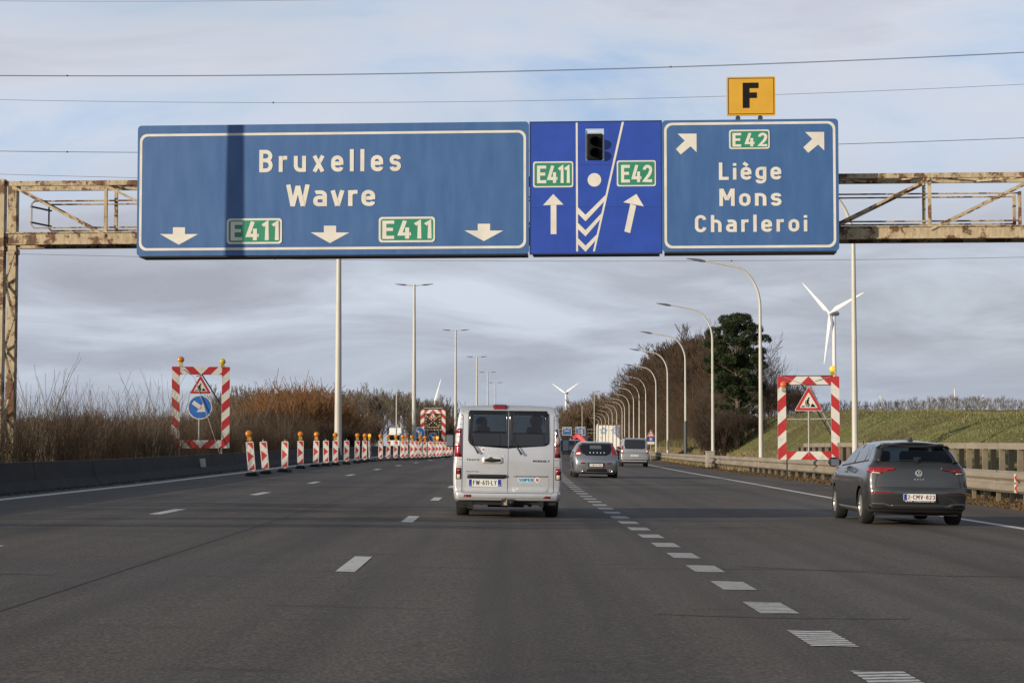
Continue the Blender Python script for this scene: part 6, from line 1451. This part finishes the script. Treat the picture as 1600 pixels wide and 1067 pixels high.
# people seated in the van's front row: torso, neck and head in one mesh, hair as a child
def person(label, x, y, z, hair_col, yaw=0.0, hair='short', coat=(.05, .05, .06)):
    root = link('person', None); bm = bmesh.new(); sk = bm.verts.layers.skin.verify()
    J = {'pelvis': ((0, 0, 0), .15), 'waist': ((0, -.02, .18), .135), 'chest': ((0, -.02, .38), .17), 'neck0': ((0, 0, .55), .075), 'neck1': ((0, .01, .62), .055), 'head0': ((0, .03, .70), .085), 'head1': ((0, .02, .80), .098), 'head2': ((0, .01, .86), .07)}
    for s, n in ((-1, 'l'), (1, 'r')):
        J.update({'sh' + n: ((s * .18, 0, .50), .075), 'el' + n: ((s * .24, .12, .28), .05), 'wr' + n: ((s * .16, .36, .30), .034), 'ha' + n: ((s * .14, .42, .32), .035), 'hip' + n: ((s * .10, .04, -.02), .10), 'kn' + n: ((s * .14, .46, .05), .075), 'an' + n: ((s * .14, .55, -.36), .05), 'to' + n: ((s * .14, .70, -.40), .04)})
    V = {}
    for k, (c, r) in J.items(): v = bm.verts.new(c); v[sk].radius = (r, r * (.8 if k in ('chest', 'waist', 'pelvis') else 1)); V[k] = v
    V['pelvis'][sk].use_root = True
    E = [('pelvis', 'waist'), ('waist', 'chest'), ('chest', 'neck0'), ('neck0', 'neck1'), ('neck1', 'head0'), ('head0', 'head1'), ('head1', 'head2')]
    for n in 'lr': E += [('chest', 'sh' + n), ('sh' + n, 'el' + n), ('el' + n, 'wr' + n), ('wr' + n, 'ha' + n), ('pelvis', 'hip' + n), ('hip' + n, 'kn' + n), ('kn' + n, 'an' + n), ('an' + n, 'to' + n)]
    for a, b in E: bm.edges.new((V[a], V[b]))
    me = bpy.data.meshes.new('person'); bm.to_mesh(me); bm.free(); me.materials.append(mat('coat_%d' % int(coat[0] * 1000), coat, rough=.9)); o = bpy.data.objects.new('body', me); COL.objects.link(o); o.parent = root
    m = o.modifiers.new('skin', 'SKIN'); m.use_smooth_shade = True; s2 = o.modifiers.new('sub', 'SUBSURF'); s2.levels = 1; s2.render_levels = 1
    h = MB(); rg = random.Random(5); prof = [(.001, .12), (.06, .11), (.10, .06), (.112, 0), (.105, -.06), (.085, -.10 if hair == 'short' else -.16)]
    h.lathe(prof, (0, -.005, .815), 'z', 18)
    if hair == 'curly':
        for i in range(60):
            a, b = rg.uniform(0, 2 * PI), rg.uniform(-.9, 1.3); c = Vector((.105 * math.cos(a) * math.cos(b * .9), -.01 + .10 * math.sin(a) * math.cos(b * .9), .82 + .10 * math.sin(b))); h.lathe([(.001, -.028), (.024, -.015), (.03, 0), (.024, .015), (.001, .028)], tuple(c), 'z', 6)
    h.build('hair', mat('hair_' + hair, hair_col, rough=.8), o, smooth=True)
    fc = MB(); fc.lathe([(.001, .13), (.02, .125), (.055, .10), (.07, .07)], (0, 0, .775), 'y', 12); fc.build('face', mat('skin', (.35, .20, .14), rough=.6), o, smooth=True)
    root.location = (x, y, z); root.rotation_euler = (0, 0, yaw); return tag(root, label, 'person')
vx, vy, vz = van.location
person('driver of the silver van in a dark coat, seen through the rear glass', vx - .50, vy + 3.50, vz + .90, (.02, .015, .012))
person('curly haired front passenger of the silver van, seen through the rear glass', vx + .56, vy + 3.50, vz + .93, (.03, .02, .015), yaw=.25, hair='curly', coat=(.07, .06, .06))
# --- grey hatchback on the right --------------------------------------------------------------
def make_golf():
    root = thing('hatchback', 'dark grey hatchback with silver wheels in the rightmost lane, nearest to the viewer', 'car')
    X = lambda c: (c - 975) / 531; Z = lambda c: (950 - c) / 531
    zt = tab([.16, .30, .52, .78, .95, 1.04, 1.12, 1.25, 1.40, 1.48], [.80, .865, .893, .893, .865, .80, .745, .69, .635, .56]); pt = tab([0, .10, .30, .8, 3.3, 3.9, 4.28], [.93, .965, .99, 1, 1, .95, .80])
    def hw(y, z): return zt(z) * pt(y)
    prof = [(.06, .24, .05), (.02, .40, .08), (.0, .58, .06), (.035, .66, .03), (.045, .78, .1), (.10, 1.03, .08), (.165, 1.09, .05), (.50, 1.385, .04), (.42, 1.425, .02), (.47, 1.45, .03), (1.0, 1.485, .3), (1.9, 1.487, .4), (2.35, 1.445, .3), (3.15, 1.03, .25), (3.9, .86, .3), (4.22, .68, .12), (4.28, .42, .1), (4.2, .20, .08), (3.9, .17, .05), (.35, .19, .05)]
    rf = lambda y, z: .045 + (.03 if z > 1.1 else 0)
    B = Body(prof, hw, rf, lambda y, z, u: (.15 if z < 1.1 else .07) * u * u * abs(u) * max(0, 1 - max(0, y) / .9) - .25 * u * u * max(0, (y - 3.5) / .8), step=.05, nx=14, crown=.055, crown_z=1.25)
    rw = [(-.64, 1.09), (.64, 1.09), (.665, 1.12), (.565, 1.33), (.53, 1.36), (-.53, 1.36), (-.565, 1.33), (-.665, 1.12)]; hole = [(x * .97, 1.115 + (z - 1.10) * .93) for x, z in rw]
    B.cut(hole, 'rear'); ws = [(-.66, 1.10), (.66, 1.10), (.56, 1.40), (-.56, 1.40)]; B.cut(ws, 'front')
    sw = [[(.74, 1.13), (1.02, 1.105), (1.02, 1.385), (.90, 1.36)], [(1.06, 1.10), (1.86, 1.06), (1.86, 1.40), (1.06, 1.392)], [(1.93, 1.055), (2.88, 1.02), (2.86, 1.06), (2.30, 1.355), (1.93, 1.40)]]
    for s in ('left', 'right'):
        for w in sw: B.cut(w, s)
        for wy in (.84, 3.47): B.cut([(wy + .365 * math.cos(a), .31 + .365 * math.sin(a)) for a in np.linspace(-.1 * PI, 1.1 * PI, 14)], s)
    P_ = paint('hatch_grey', (.050, .052, .052), .3, .5); bp = B.panel
    wn = bp('rear_window', rw, TINT, root, off=.002, thick=0, grid=.08)
    def frame_ring(poly, k, m, nm, off): # band between poly and its shrunken copy
        cx = sum(p[0] for p in poly) / len(poly); cz = sum(p[1] for p in poly) / len(poly); inner = [((x - cx) * k + cx, (z - cz) * (k - .06) + cz) for x, z in poly]; n = len(poly)
        bp(nm, [[poly[i], poly[(i + 1) % n], inner[(i + 1) % n], inner[i]] for i in range(n)], m, wn, off=off, thick=.003, grid=.08)
    frame_ring([(x * 1.03, 1.22 + (z - 1.22) * 1.05) for x, z in rw], .93, BLK, 'window_band', .006)
    bp('windscreen', ws, VEILED, root, 'front', off=.002, thick=0, grid=.2)
    for s in ('left', 'right'):
        for w in sw: bp('side_window', w, SIDEG, root, s, off=.003, thick=0, grid=.25)
        mb = None
        bp('window_pillar', [[(1.02, 1.10), (1.06, 1.10), (1.06, 1.392), (1.02, 1.385)], [(1.86, 1.055), (1.93, 1.05), (1.93, 1.405), (1.86, 1.405)], [(.70, 1.105), (2.95, .995), (2.95, 1.015), (.74, 1.125)]], BLK, root, s, off=.006, thick=.003, grid=.2)
        dn = bp('door_seam', [[(1.895, .32), (1.905, .32), (1.905, 1.05), (1.895, 1.05)], [(1.00, .62), (1.01, .62), (1.06, 1.08), (1.05, 1.08)], [(2.95, .32), (2.96, .32), (2.99, .98), (2.98, .98)], [(1.22, .24), (3.08, .24), (3.08, .25), (1.22, .25)]], UNDER, root, s, off=.001, thick=0, grid=.1)
        for hy in (1.28, 2.12): bp('door_handle', rrect(hy, hy + .2, .885, .925, .015), P_, root, s, off=.010, thick=.008)
        bp('sill_trim', [[(1.2, .235), (3.1, .235), (3.1, .275), (1.2, .275)]], mat('sill_grey', (.10, .10, .10), rough=.4), root, s, off=.008, thick=.01, grid=.3)
        sx = -1 if s == 'left' else 1
        mm = MB(); mm.tube([(sx * .90, 2.78, 1.06), (sx * 1.0, 2.74, 1.07), (sx * 1.08, 2.74, 1.065), (sx * 1.115, 2.76, 1.06)], [.055, .088, .082, .03], 12); mo = mm.build('wing_mirror', BLK, root, smooth=True); g = MB(); g.plate([(sx * 1.01 - .075, 1.0), (sx * 1.01 + .075, 1.0), (sx * 1.01 + .075, 1.12), (sx * 1.01 - .075, 1.12)], 2.655, 2.66); g.build('mirror_glass', MATS['mirror_glass'], mo)
    # tail lights wrapping round the corner
    for s in (-1, 1):
        po = [(s * .385, .995), (s * .60, 1.01), (s * .78, .995), (s * .84, .90), (s * .65, .885), (s * .59, .925), (s * .42, .955)]
        t = bp('tail_light', po, LRED if s < 0 else LDARK, root, off=.008, thick=.02)  # lamps on the side away from the sun get darker reds, shade painted in
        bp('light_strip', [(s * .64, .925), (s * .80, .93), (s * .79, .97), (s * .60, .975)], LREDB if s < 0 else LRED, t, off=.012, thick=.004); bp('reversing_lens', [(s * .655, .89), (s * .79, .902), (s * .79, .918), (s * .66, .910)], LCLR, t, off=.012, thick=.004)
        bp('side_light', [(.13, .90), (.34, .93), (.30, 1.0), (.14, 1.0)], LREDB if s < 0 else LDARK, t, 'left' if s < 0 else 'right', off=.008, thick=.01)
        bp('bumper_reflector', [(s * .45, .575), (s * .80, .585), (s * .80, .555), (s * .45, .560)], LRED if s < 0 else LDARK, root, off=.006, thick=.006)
        ex = bp('exhaust_trim', [(s * .46, .33), (s * .58, .385), (s * .80, .385), (s * .83, .33), (s * .80, .285), (s * .60, .285)], CHROME if 0 else mat('dull_chrome', (.20, .20, .20), rough=.3, metal=.9), root, off=.006, thick=.01); bp('exhaust_inset', [(s * .50, .325), (s * .60, .368), (s * .79, .368), (s * .81, .335), (s * .60, .31)], UNDER, ex, off=.011, thick=.004)
    bp('lower_trim', [[(-.86, .27), (.86, .27), (.84, .345), (.62, .40), (.45, .345), (-.45, .345), (-.62, .40), (-.84, .345)]], BLK, root, off=.004, thick=.01); bp('diffuser_strip', [[(-.50, .335), (.50, .335), (.47, .355), (-.47, .355)]], mat('dull_chrome', (.2, .2, .2)), root, off=.009, thick=.008)
    bp('tailgate_seam', [[(-.735, .655), (.735, .655), (.735, .663), (-.735, .663)], [(-.752, .655), (-.742, .655), (-.70, .89), (-.71, .89)], [(.742, .655), (.752, .655), (.71, .89), (.70, .89)]], UNDER, root, off=.001, thick=0)
    bp('bumper_crease', [[(-.83, .505), (-.32, .505), (-.32, .512), (-.83, .512)], [(.32, .505), (.83, .505), (.83, .512), (.32, .512)]], UNDER, root, off=.001, thick=0)
    bp('brake_light', [[(-.25, 1.375), (.25, 1.375), (.25, 1.39), (-.25, 1.39)]], LRED, root, off=.028, thick=.01)
    sp = bp('roof_spoiler', [[(-.56, 1.352), (.56, 1.352), (.55, 1.405), (-.55, 1.405)]], P_, root, off=.022, thick=.02, grid=.06)
    # badge, lettering, plate
    yb = B.hit(0, .905); lg = MB(); lg.lathe([(.050, -.016), (.058, -.012), (.058, -.002)], (0, yb, .905), 'y', 24); ring = [(.047, -.010), (.052, -.017), (.058, -.010)]; lg = MB(); lg.lathe([(.049, -.006), (.051, -.016), (.057, -.016), (.060, -.004)], (0, yb, .905), 'y', 28)
    V_ = MB(); 
    for a, b in (((-.022, .048), (0, .008)), ((0, .008), (.022, .048)), ((-.045, .022), (-.022, -.045)), ((-.022, -.045), (0, .0)), ((0, .0), (.022, -.045)), ((.022, -.045), (.045, .022))): lg.bar((a[0], yb - .012, .905 + a[1]), (b[0], yb - .012, .905 + b[1]), .010, .008, up=(0, 1, 0))
    bd = lg.build('badge', CHROME, root); bk = MB(); bk.lathe([(.001, -.006), (.052, -.005), (.054, 0)], (0, yb, .905), 'y', 20); bk.build('badge_ground', BLK, bd)
    decal_text(B, root, 'GOLF', 0, .79, .022, .165, CHROME, 1.1, .8, name='lettering')
    yb = B.hit(0, .49) - .022; pl = MB(); pl.plate(rrect(-.275, .275, .435, .550, .008), yb, yb + .02); pl = pl.build('number_plate', PLATEW, root)
    e = MB(); e.plate([(-.272, .44), (-.222, .44), (-.222, .546), (-.272, .546)], yb - .002, yb); e.build('blue_band', PLATEB, pl); plate_text(pl, '2-CMV-823', .025, .458, .075, .47, yb - .001, INKR, .9, .17)
    f = MB(); f.plate(rrect(-.285, .285, .405, .437, .005), yb + .002, yb + .022); f = f.build('plate_holder', BLK, root); mb = MB(); write(mb, 'WWW.VANMARKEN.BE', 0, .413, .016, .25, yb + .001, .001, 1.1, fit=.5); mb.build('lettering', PLATEW, f)
    rv = MB(); q = [(.02, 1.10), (-.02, 1.125), (.30, 1.13)]; rv.tube([(x, B.hit(x, z) - .03, z) for x, z in ((.0, 1.09), (.0, 1.12), (-.15, 1.125), (-.33, 1.13))], [.022, .012, .009, .006], 6); rv.build('wiper', BLK, root)
    # shark fin aerial
    mb = MB(); mb.add([(-.035, .72, 1.468), (.035, .72, 1.468), (.03, .98, 1.478), (-.03, .98, 1.478), (0, .74, 1.545), (0, .90, 1.50)], [(0, 1, 4), (1, 2, 5, 4), (2, 3, 5), (3, 0, 4, 5), (0, 3, 2, 1)]); mb.build('aerial', BLK, root, smooth=False)
    mb = MB(); mb.box(-.72, .72, .25, 4.0, .17, .28); mb.box(-.30, .42, .30, .62, .18, .28); mb.build('underbody', UNDER, root)
    wheel_arches(root, (.84, 3.47), .86, .375)
    for y in (.84, 3.47):
        for s in (-1, 1): wheel(root, s * .765, y, .318, .215, ALLOY, 5, s)
    for x in (-.42, .0, .42): seat(root, x, 1.05, .55, .40, .50, .24)
    for x in (-.38, .38): seat(root, x, 2.0, .55, .48, .58)
    mb = MB(); mb.box(-.72, .72, .3, 3.2, .28, .32); mb.box(-.68, .68, 2.85, 3.1, .6, 1.0); mb.box(-.62, .62, .25, .95, .88, .90); mb.build('interior', SEAT, root)
    B.build('body', P_, root)
    place(root, 7.05 - RX(33.9), 33.9, z=-.115); root.rotation_euler = (0, .016, R(.4)); return root
golf = make_golf()
drv = person('driver of the dark grey hatchback, seen as a silhouette', golf.location.x - .38, golf.location.y + 2.28, golf.location.z + .62, (.03, .02, .015), coat=(.06, .06, .05)); drv.scale = (.9,) * 3

# --- simple-bodied cars further ahead ----------------------------------------------------------
def make_volvo():
    root = thing('hatchback', 'blue grey hatchback with red boomerang tail lights, between the silver van and the people carrier', 'car')
    zt = tab([.16, .32, .55, .8, .98, 1.08, 1.2, 1.36, 1.46], [.80, .88, .90, .90, .875, .83, .77, .69, .60]); pt = tab([0, .12, .4, .9, 3.4, 4.0, 4.37], [.88, .94, .98, 1, 1, .95, .8])
    prof = [(.10, .22, .05), (.04, .36, .06), (.0, .55, .06), (.02, .70, .06), (.10, .86, .08), (.16, .93, .05), (.62, 1.36, .05), (.56, 1.39, .03), (.62, 1.42, .03), (1.2, 1.455, .3), (1.9, 1.46, .4), (2.3, 1.42, .3), (3.15, 1.02, .25), (4.0, .86, .3), (4.3, .66, .12), (4.36, .42, .1), (4.25, .20, .08), (.4, .19, .05)]
    B = Body(prof, lambda y, z: zt(z) * pt(y), lambda y, z: .05 + (.03 if z > 1.1 else 0), lambda y, z, u: .14 * u * u * max(0, 1 - max(0, y) / .8), step=.08, nx=10)
    bp = B.panel; P_ = paint('hatch_bluegrey', (.23, .25, .28), .3, .55)
    for s in ('left', 'right'):
        for wy in (.86, 3.5): B.cut([(wy + .365 * math.cos(a), .31 + .365 * math.sin(a)) for a in np.linspace(-.1 * PI, 1.1 * PI, 12)], s)
        bp('side_window', [[(.75, 1.15), (1.9, 1.08), (1.9, 1.38), (1.05, 1.37)], [(1.97, 1.075), (2.9, 1.04), (2.3, 1.33), (1.97, 1.38)]], DARKG, root, s, off=.004, thick=0, grid=.25)
    gl = bp('tailgate_glass', [[(-.56, 1.36), (-.62, 1.28), (-.64, 1.20), (-.56, .99), (-.40, .90), (.40, .90), (.56, .99), (.64, 1.20), (.62, 1.28), (.56, 1.36)]], DARKG, root, off=.006, thick=.004)
    bp('painted_glass_light', [[(-.25, 1.16), (.22, 1.16), (.20, 1.30), (-.23, 1.30)]], mat('glass_light_grey', (.10, .11, .125), rough=.08), gl, off=.009, thick=0)  # paler patch paints the light showing in the opaque rear glass
    for k in range(5): bp('letter', circle(-.24 + .14 * k, 1.01, .024, 6), PLATEW, gl, off=.012, thick=0)
    for s in (-1, 1):
        t = bp('tail_light', [(s * .60, 1.34), (s * .67, 1.28), (s * .70, 1.15), (s * .83, .98), (s * .84, .93), (s * .62, .94), (s * .60, 1.02), (s * .63, 1.16)], LREDB if s > 0 else LREDB, root, off=.01, thick=.02)
        if s < 0: bp('lit_lamp', [(s * .62, .95), (s * .78, .95), (s * .76, 1.0), (s * .63, 1.01)], LON, t, off=.016, thick=.004)
        bp('bumper_reflector', [(s * .38, .565), (s * .60, .575), (s * .62, .64), (s * .42, .62)], LRED, root, off=.006, thick=.006)
        mb = MB(); y = B.hit(s * .58, .30); mb.lathe([(.035, y - .06), (.05, y - .07), (.055, y + .02)], (s * .58, 0, .30), 'y', 16); mb.build('exhaust', CHROME, root, smooth=True)
        mm = MB(); mm.tube([(s * .88, 2.8, 1.05), (s * 1.0, 2.76, 1.06), (s * 1.1, 2.78, 1.05)], [.05, .085, .03], 10); mm.build('wing_mirror', BLK, root, smooth=True)
    bp('diffuser', [[(-.40, .27), (.44, .27), (.38, .40), (-.34, .40)]], BLK, root, off=.005, thick=.01); yb = B.hit(0, .52) - .02
    bp('plate_bay', [[(-.30, .44), (.30, .44), (.36, .62), (-.36, .62)]], BLK, root, off=.003, thick=.0)
    pl = MB(); pl.plate(rrect(-.26, .26, .47, .58, .01), yb, yb + .02); pl = pl.build('number_plate', PLATEW, root); plate_text(pl, '1-WTX-851', 0, .49, .07, .45, yb - .001, INKR)
    mb = MB(); mb.box(-.72, .72, .25, 4.0, .17, .28); mb.build('underbody', UNDER, root); wheel_arches(root, (.86, 3.5), .86, .375)
    for y in (.86, 3.5):
        for s in (-1, 1): wheel(root, s * .77, y, .32, .215, ALLOY, 5, s)
    B.build('body', P_, root); mb = MB(); mb.tube([(0, .9, 1.44), (0, .82, 1.54)], .012, 5); mb.build('aerial', BLK, root)
    place(root, 3.31 - RX(77), 77, z=at(929, 747.5, 77).z); root.rotation_euler = (0, .016, R(.6)); return root
make_volvo()
def make_mpv():
    root = thing('people_carrier', 'tall silver people carrier beside the guard rail, right of the white truck', 'car')
    zt = tab([.2, .35, .6, .95, 1.15, 1.4, 1.7, 1.84], [.84, .90, .915, .91, .885, .84, .76, .66]); pt = tab([0, .1, .4, 3.2, 3.9, 4.38], [.95, .98, 1, 1, .95, .8])
    prof = [(.02, .28, .04), (-.04, .42, .05), (-.03, .56, .04), (.03, .60, .03), (.04, 1.05, .1), (.18, 1.74, .06), (.28, 1.80, .06), (1.2, 1.84, .3), (2.4, 1.80, .3), (3.3, 1.14, .25), (4.1, .98, .2), (4.35, .6, .1), (4.3, .25, .08), (.3, .24, .05)]
    B = Body(prof, lambda y, z: zt(z) * pt(y), lambda y, z: .05, lambda y, z, u: .06 * u * u * max(0, 1 - max(0, y) / .6), step=.09, nx=8); bp = B.panel
    for s in ('left', 'right'):
        for wy in (.9, 3.6): B.cut([(wy + .37 * math.cos(a), .31 + .37 * math.sin(a)) for a in np.linspace(-.1 * PI, 1.1 * PI, 12)], s)
        bp('side_window', [[(.4, 1.15), (1.8, 1.12), (1.8, 1.66), (.5, 1.66)], [(1.9, 1.12), (3.0, 1.12), (2.4, 1.66), (1.9, 1.66)]], DARKG, root, s, off=.004, thick=0, grid=.3)
    bp('rear_window', rrect(-.67, .67, 1.13, 1.72, .12), DARKG, root, off=.008, thick=.005)
    for s in (-1, 1):
        t = bp('tail_light', [(s * .74, .84), (s * .885, .84), (s * .87, 1.32), (s * .76, 1.34)], LRED, root, off=.012, thick=.02)
        bp('lens', [(s * .77, .92), (s * .85, .92), (s * .85, 1.05), (s * .77, 1.05)], LCLR if s > 0 else LON, t, off=.018, thick=.004)
        mb = MB(); mb.tube([(s * .66, .5, 1.80), (s * .64, .8, 1.88), (s * .62, 2.2, 1.87), (s * .62, 2.4, 1.80)], .02, 6); mb.build('roof_rail', BLK, root); mm = MB(); mm.tube([(s * .9, 2.9, 1.15), (s * 1.0, 2.85, 1.2), (s * 1.08, 2.86, 1.18)], [.05, .10, .04], 8); mm.build('wing_mirror', BLK, root, smooth=True)
    bp('brake_light', [[(-.12, 1.775), (.12, 1.775), (.12, 1.79), (-.12, 1.79)]], LRED, root, off=.01, thick=.01)
    bp('bumper_black', [[(-.88, .27), (.88, .27), (.88, .45), (-.88, .45)]], BLK, root, off=.006, thick=.01); bp('bumper_strip', [[(-.80, .33), (.80, .33), (.80, .38), (-.80, .38)]], mat('silver_strip', (.5, .5, .5), rough=.4), root, off=.02, thick=.01); bp('tailgate_crease', [[(-.72, .86), (.72, .86), (.72, .875), (-.72, .875)]], UNDER, root, off=.001, thick=0)
    yb = B.hit(0, .70) - .02; pl = MB(); pl.plate(rrect(-.25, .25, .65, .76, .01), yb, yb + .02); pl = pl.build('number_plate', PLATEW, root); plate_text(pl, '1-HGA-294', 0, .67, .07, .44, yb - .001, INKR)
    mb = MB(); mb.box(-.75, .75, .2, 4.0, .2, .32); mb.build('underbody', UNDER, root); wheel_arches(root, (.9, 3.6), .88, .38)
    for y in (.9, 3.6):
        for s in (-1, 1): wheel(root, s * .79, y, .325, .2, RIMD, 6, s)
    B.build('body', paint('mpv_silver', (.32, .33, .34), .35, .5), root)
    p = at(991.5, 728.7, 126); place(root, p.x - RX(126), 126, z=p.z); root.rotation_euler = (0, .02, -heading(126)); return root
make_mpv()
def make_truck():
    root = thing('articulated_truck', 'white box trailer truck with blue swirls on its rear doors, far ahead between two cars', 'truck')
    W, H0, H1 = 1.27, 1.15, 3.85; TR = mat('trailer_white', (.66, .62, .54), rough=.5, noise=.08, scale=1.5)
    mb = MB(); mb.box(-W, W, .02, 13.4, H0, H1); mb.build('trailer_box', TR, root, bevel=.03)
    mb = MB(); mb.box(-W + .0, -W + .09, -.04, .02, H0, H1 + .03); mb.box(W - .09, W, -.04, .02, H0, H1 + .03); mb.box(-W + .09, W - .09, -.04, .02, H1 - .07, H1 + .03); mb.box(-W + .09, W - .09, -.04, .02, H0, H0 + .08); mb.build('rear_frame', mat('truck_frame_brown', (.16, .11, .07), rough=.6), root)
    sp = MB(); sp.box(-W - .02, -W + .11, -.06, -.0, H0 - .2, H1 + .08); sp.build('side_post', TR, root)
    BLU = mat('swirl_blue', (.10, .20, .36), rough=.5, col2=(.30, .42, .55), scale=3)
    for s in (-1, 1):
        dr = MB(); x0, x1 = (-W + .20, -.03) if s < 0 else (.03, W - .12); dr.box(x0, x1, -.03, .018, H0 + .1, H1 - .09); do = dr.build('rear_door', mat('door_white', (.82, .79, .71), rough=.5, noise=.08, scale=2), root, bevel=.008)
        rd = MB()
        for fx in (.33, .66): rd.tube([(x0 + (x1 - x0) * fx, -.06, H0 + .05), (x0 + (x1 - x0) * fx, -.06, H1 - .06)], .02, 6)
        rd.build('lock_rod', GALV, do)
        cx = (x0 + x1) / 2 + (-.02 if s < 0 else .05); sw = MB()
        for k in range(5):
            a0 = k * 1.26 + .3; pts = [(cx + (.12 + .25 * t) * math.cos(a0 + 1.5 * t) * 1.1, 3.18 + (.12 + .25 * t) * math.sin(a0 + 1.5 * t)) for t in np.linspace(0, 1, 7)]
            ribbon(sw, [(p[0], p[1]) for p in pts], False, .055, lambda px, pz, yy: (px, yy, pz), -.036 - .001 * k, -.03)
        sw.build('swirl', BLU, do)
        if s > 0: u = MB(); u.plate([(x1 - .45, 2.72), (x1, 2.35), (x1, H1 - .12), (x1 - .55, H1 - .12)], -.034, -.03); u.build('blue_graphic', mat('graphic_mauve', (.30, .28, .36), rough=.5, col2=(.12, .14, .24), scale=4), do)
        else: u = MB(); mb2 = MB(); ring_plate(mb2, circle(x0 + .28, 2.45, .14, 16), circle(x0 + .28, 2.45, .09, 16), -.036, -.03); mb2.build('round_mark', mat('mark_tan', (.42, .36, .22), rough=.5), do)
        hg = MB(); hg.box(s * (W + .06) - .1, s * (W + .06) + .1, -.1, .0, 2.12, 2.22); hg.build('marker_light', mat('marker_cream', (.75, .70, .55), rough=.4), root)
        lt = MB(); lt.box(s * .95 - .22, s * .95 + .22, -.05, .05, .78, .93); lt.build('tail_light', LRED, root)
        for y in (2.0, 3.3, 4.6, 14.0): wheel(root, s * 1.08, y, .5, .36, RIMD, 8, s)
    mb = MB(); mb.box(.86, 1.10, -.05, .02, 1.24, 1.55); mb.build('orange_plate', mat('orange_plate', (.62, .26, .05), rough=.5), root)
    mb = MB(); mb.box(-.45, .45, .1, 13, .95, 1.13); mb.box(-1.1, 1.1, .1, .2, .5, .62); mb.build('chassis', UNDER, root)
    mb = MB(); mb.box(-.6, .5, -.04, .06, 1.0, 1.12); mb.build('rear_bar', TR, root)
    cb = MB(); cb.box(-1.22, 1.22, 13.9, 15.9, .8, 3.6); cb.build('cab', mat('truck_cab', (.4, .4, .42), rough=.4), root, bevel=.12)
    d = 207; p = at(950.8, 715, d); place(root, p.x - RX(d), d, z=at(950, 661.8, d).z - 3.95); root.rotation_euler = (0, .015, -heading(d)); return root
make_truck()
def make_crane():
    root = thing('crane_truck', 'flatbed truck with a folded red loader crane arm, far ahead left of the white truck', 'truck'); RC = mat('crane_red', (.55, .035, .03), rough=.45); BC = mat('crane_truck_blue', (.05, .055, .12), rough=.5)
    mb = MB(); mb.box(-1.2, 1.2, 0, 7.2, 1.0, 1.25); mb.box(-1.2, -1.12, 0, 7.2, 1.25, 1.7); mb.box(1.12, 1.2, 0, 7.2, 1.25, 1.7); mb.box(-1.12, 1.12, 0, .08, 1.25, 1.7); mb.build('flatbed', BC, root)
    mb = MB(); mb.box(-1.15, 1.15, 7.8, 9.8, .8, 2.9); mb.build('cab', BC, root, bevel=.12); mb = MB(); mb.box(-.8, .3, -.03, 0, 1.42, 1.55); mb.box(-.85, -.45, -.03, 0, 1.05, 1.2); mb.build('marker_board', PLATEW, root)
    cr = link('crane', None, root); mb = MB(); mb.bar((-.2, 5.5, 1.2), (-.35, 5.5, 2.75), .4, .4); mb.build('crane_column', BC, cr)
    mb = MB(); mb.bar((-.75, 5.3, 2.55), (-.1, 5.2, 2.95), .30, .45); mb.bar((-.2, 5.0, 2.95), (1.0, 4.6, 1.95), .34, .52); mb.build('crane_arm', RC, cr, bevel=.05)
    mb = MB(); mb.tube([(.75, 4.6, 2.4), (1.4, 4.5, 1.95)], .12, 8); mb.tube([(-.75, 5.2, 2.5), (-1.1, 5.0, 2.75)], .06, 8); mb.build('crane_ram', BLK, cr)
    for s in (-1, 1):
        lt = MB(); lt.box(s * 1.0 - .15, s * 1.0 + .15, -.04, .02, .82, .95); lt.build('tail_light', LRED, root)
        for y in (1.6, 8.6): wheel(root, s * 1.02, y, .48, .3, RIMD, 8, s)
    mb = MB(); mb.box(-.4, .4, .1, 9, .7, 1.0); mb.build('chassis', UNDER, root)
    mb = MB(); mb.bar((-1.45, .5, 1.9), (-1.35, .5, 1.7), .1); mb.build('side_marker', YBOX, root)
    d = 232; p = at(904, 700, d); place(root, p.x - RX(d), d); root.location.z = at(904, 678, d).z - 3.05; root.rotation_euler = (0, .02, -heading(d))
make_crane()
def small_car(px, d, py, col, label, estate=False):
    root = thing('car', label, 'car'); zt = tab([.2, .5, .9, 1.1, 1.45], [.82, .88, .86, .80, .62]); pt = tab([0, .15, .5, 3.5, 4.3], [.92, .97, 1, 1, .85])
    prof = [(.04, .25, .05), (0, .55, .06), (.06, .9, .08), (.5, 1.38, .08), (1.0, 1.46, .2), (2.0, 1.46, .3), (3.0, 1.0, .2), (4.1, .8, .2), (4.3, .4, .1), (4.2, .2, .05), (.3, .2, .05)]
    B = Body(prof, lambda y, z: zt(z) * pt(y), lambda y, z: .05, lambda y, z, u: .1 * u * u * max(0, 1 - max(0, y) / .6), step=.12, nx=6)
    B.panel('rear_window', rrect(-.55, .55, 1.0, 1.32, .06), DARKG, root, off=.008, thick=0, grid=.2)
    for s in (-1, 1):
        B.panel('tail_light', [(s * .6, .75), (s * .82, .75), (s * .8, .95), (s * .62, .95)], LREDB, root, off=.01, thick=.01)
        B.panel('side_window', [(.9, 1.05), (2.6, 1.05), (2.1, 1.35), (1.1, 1.35)], DARKG, root, 'left' if s < 0 else 'right', off=.004, thick=0, grid=.4)
        for y in (.8, 3.4): wheel(root, s * .78, y, .31, .2, RIMD, 5, s)
    B.panel('number_plate', [(-.25, .5), (.25, .5), (.25, .61), (-.25, .61)], PLATEW, root, off=.01, thick=.01)
    B.build('body', paint('car_paint_%d' % px, col, .35, .4), root); p = at(px, py, d); root.location = p; root.rotation_euler = (0, .015, -heading(d))
small_car(886, 168, 713, (.05, .05, .06), 'small dark car far ahead, just right of the silver van')
small_car(894.5, 205, 708.5, (.22, .03, .04), 'small red car far ahead, in front of the dark one and under the crane')
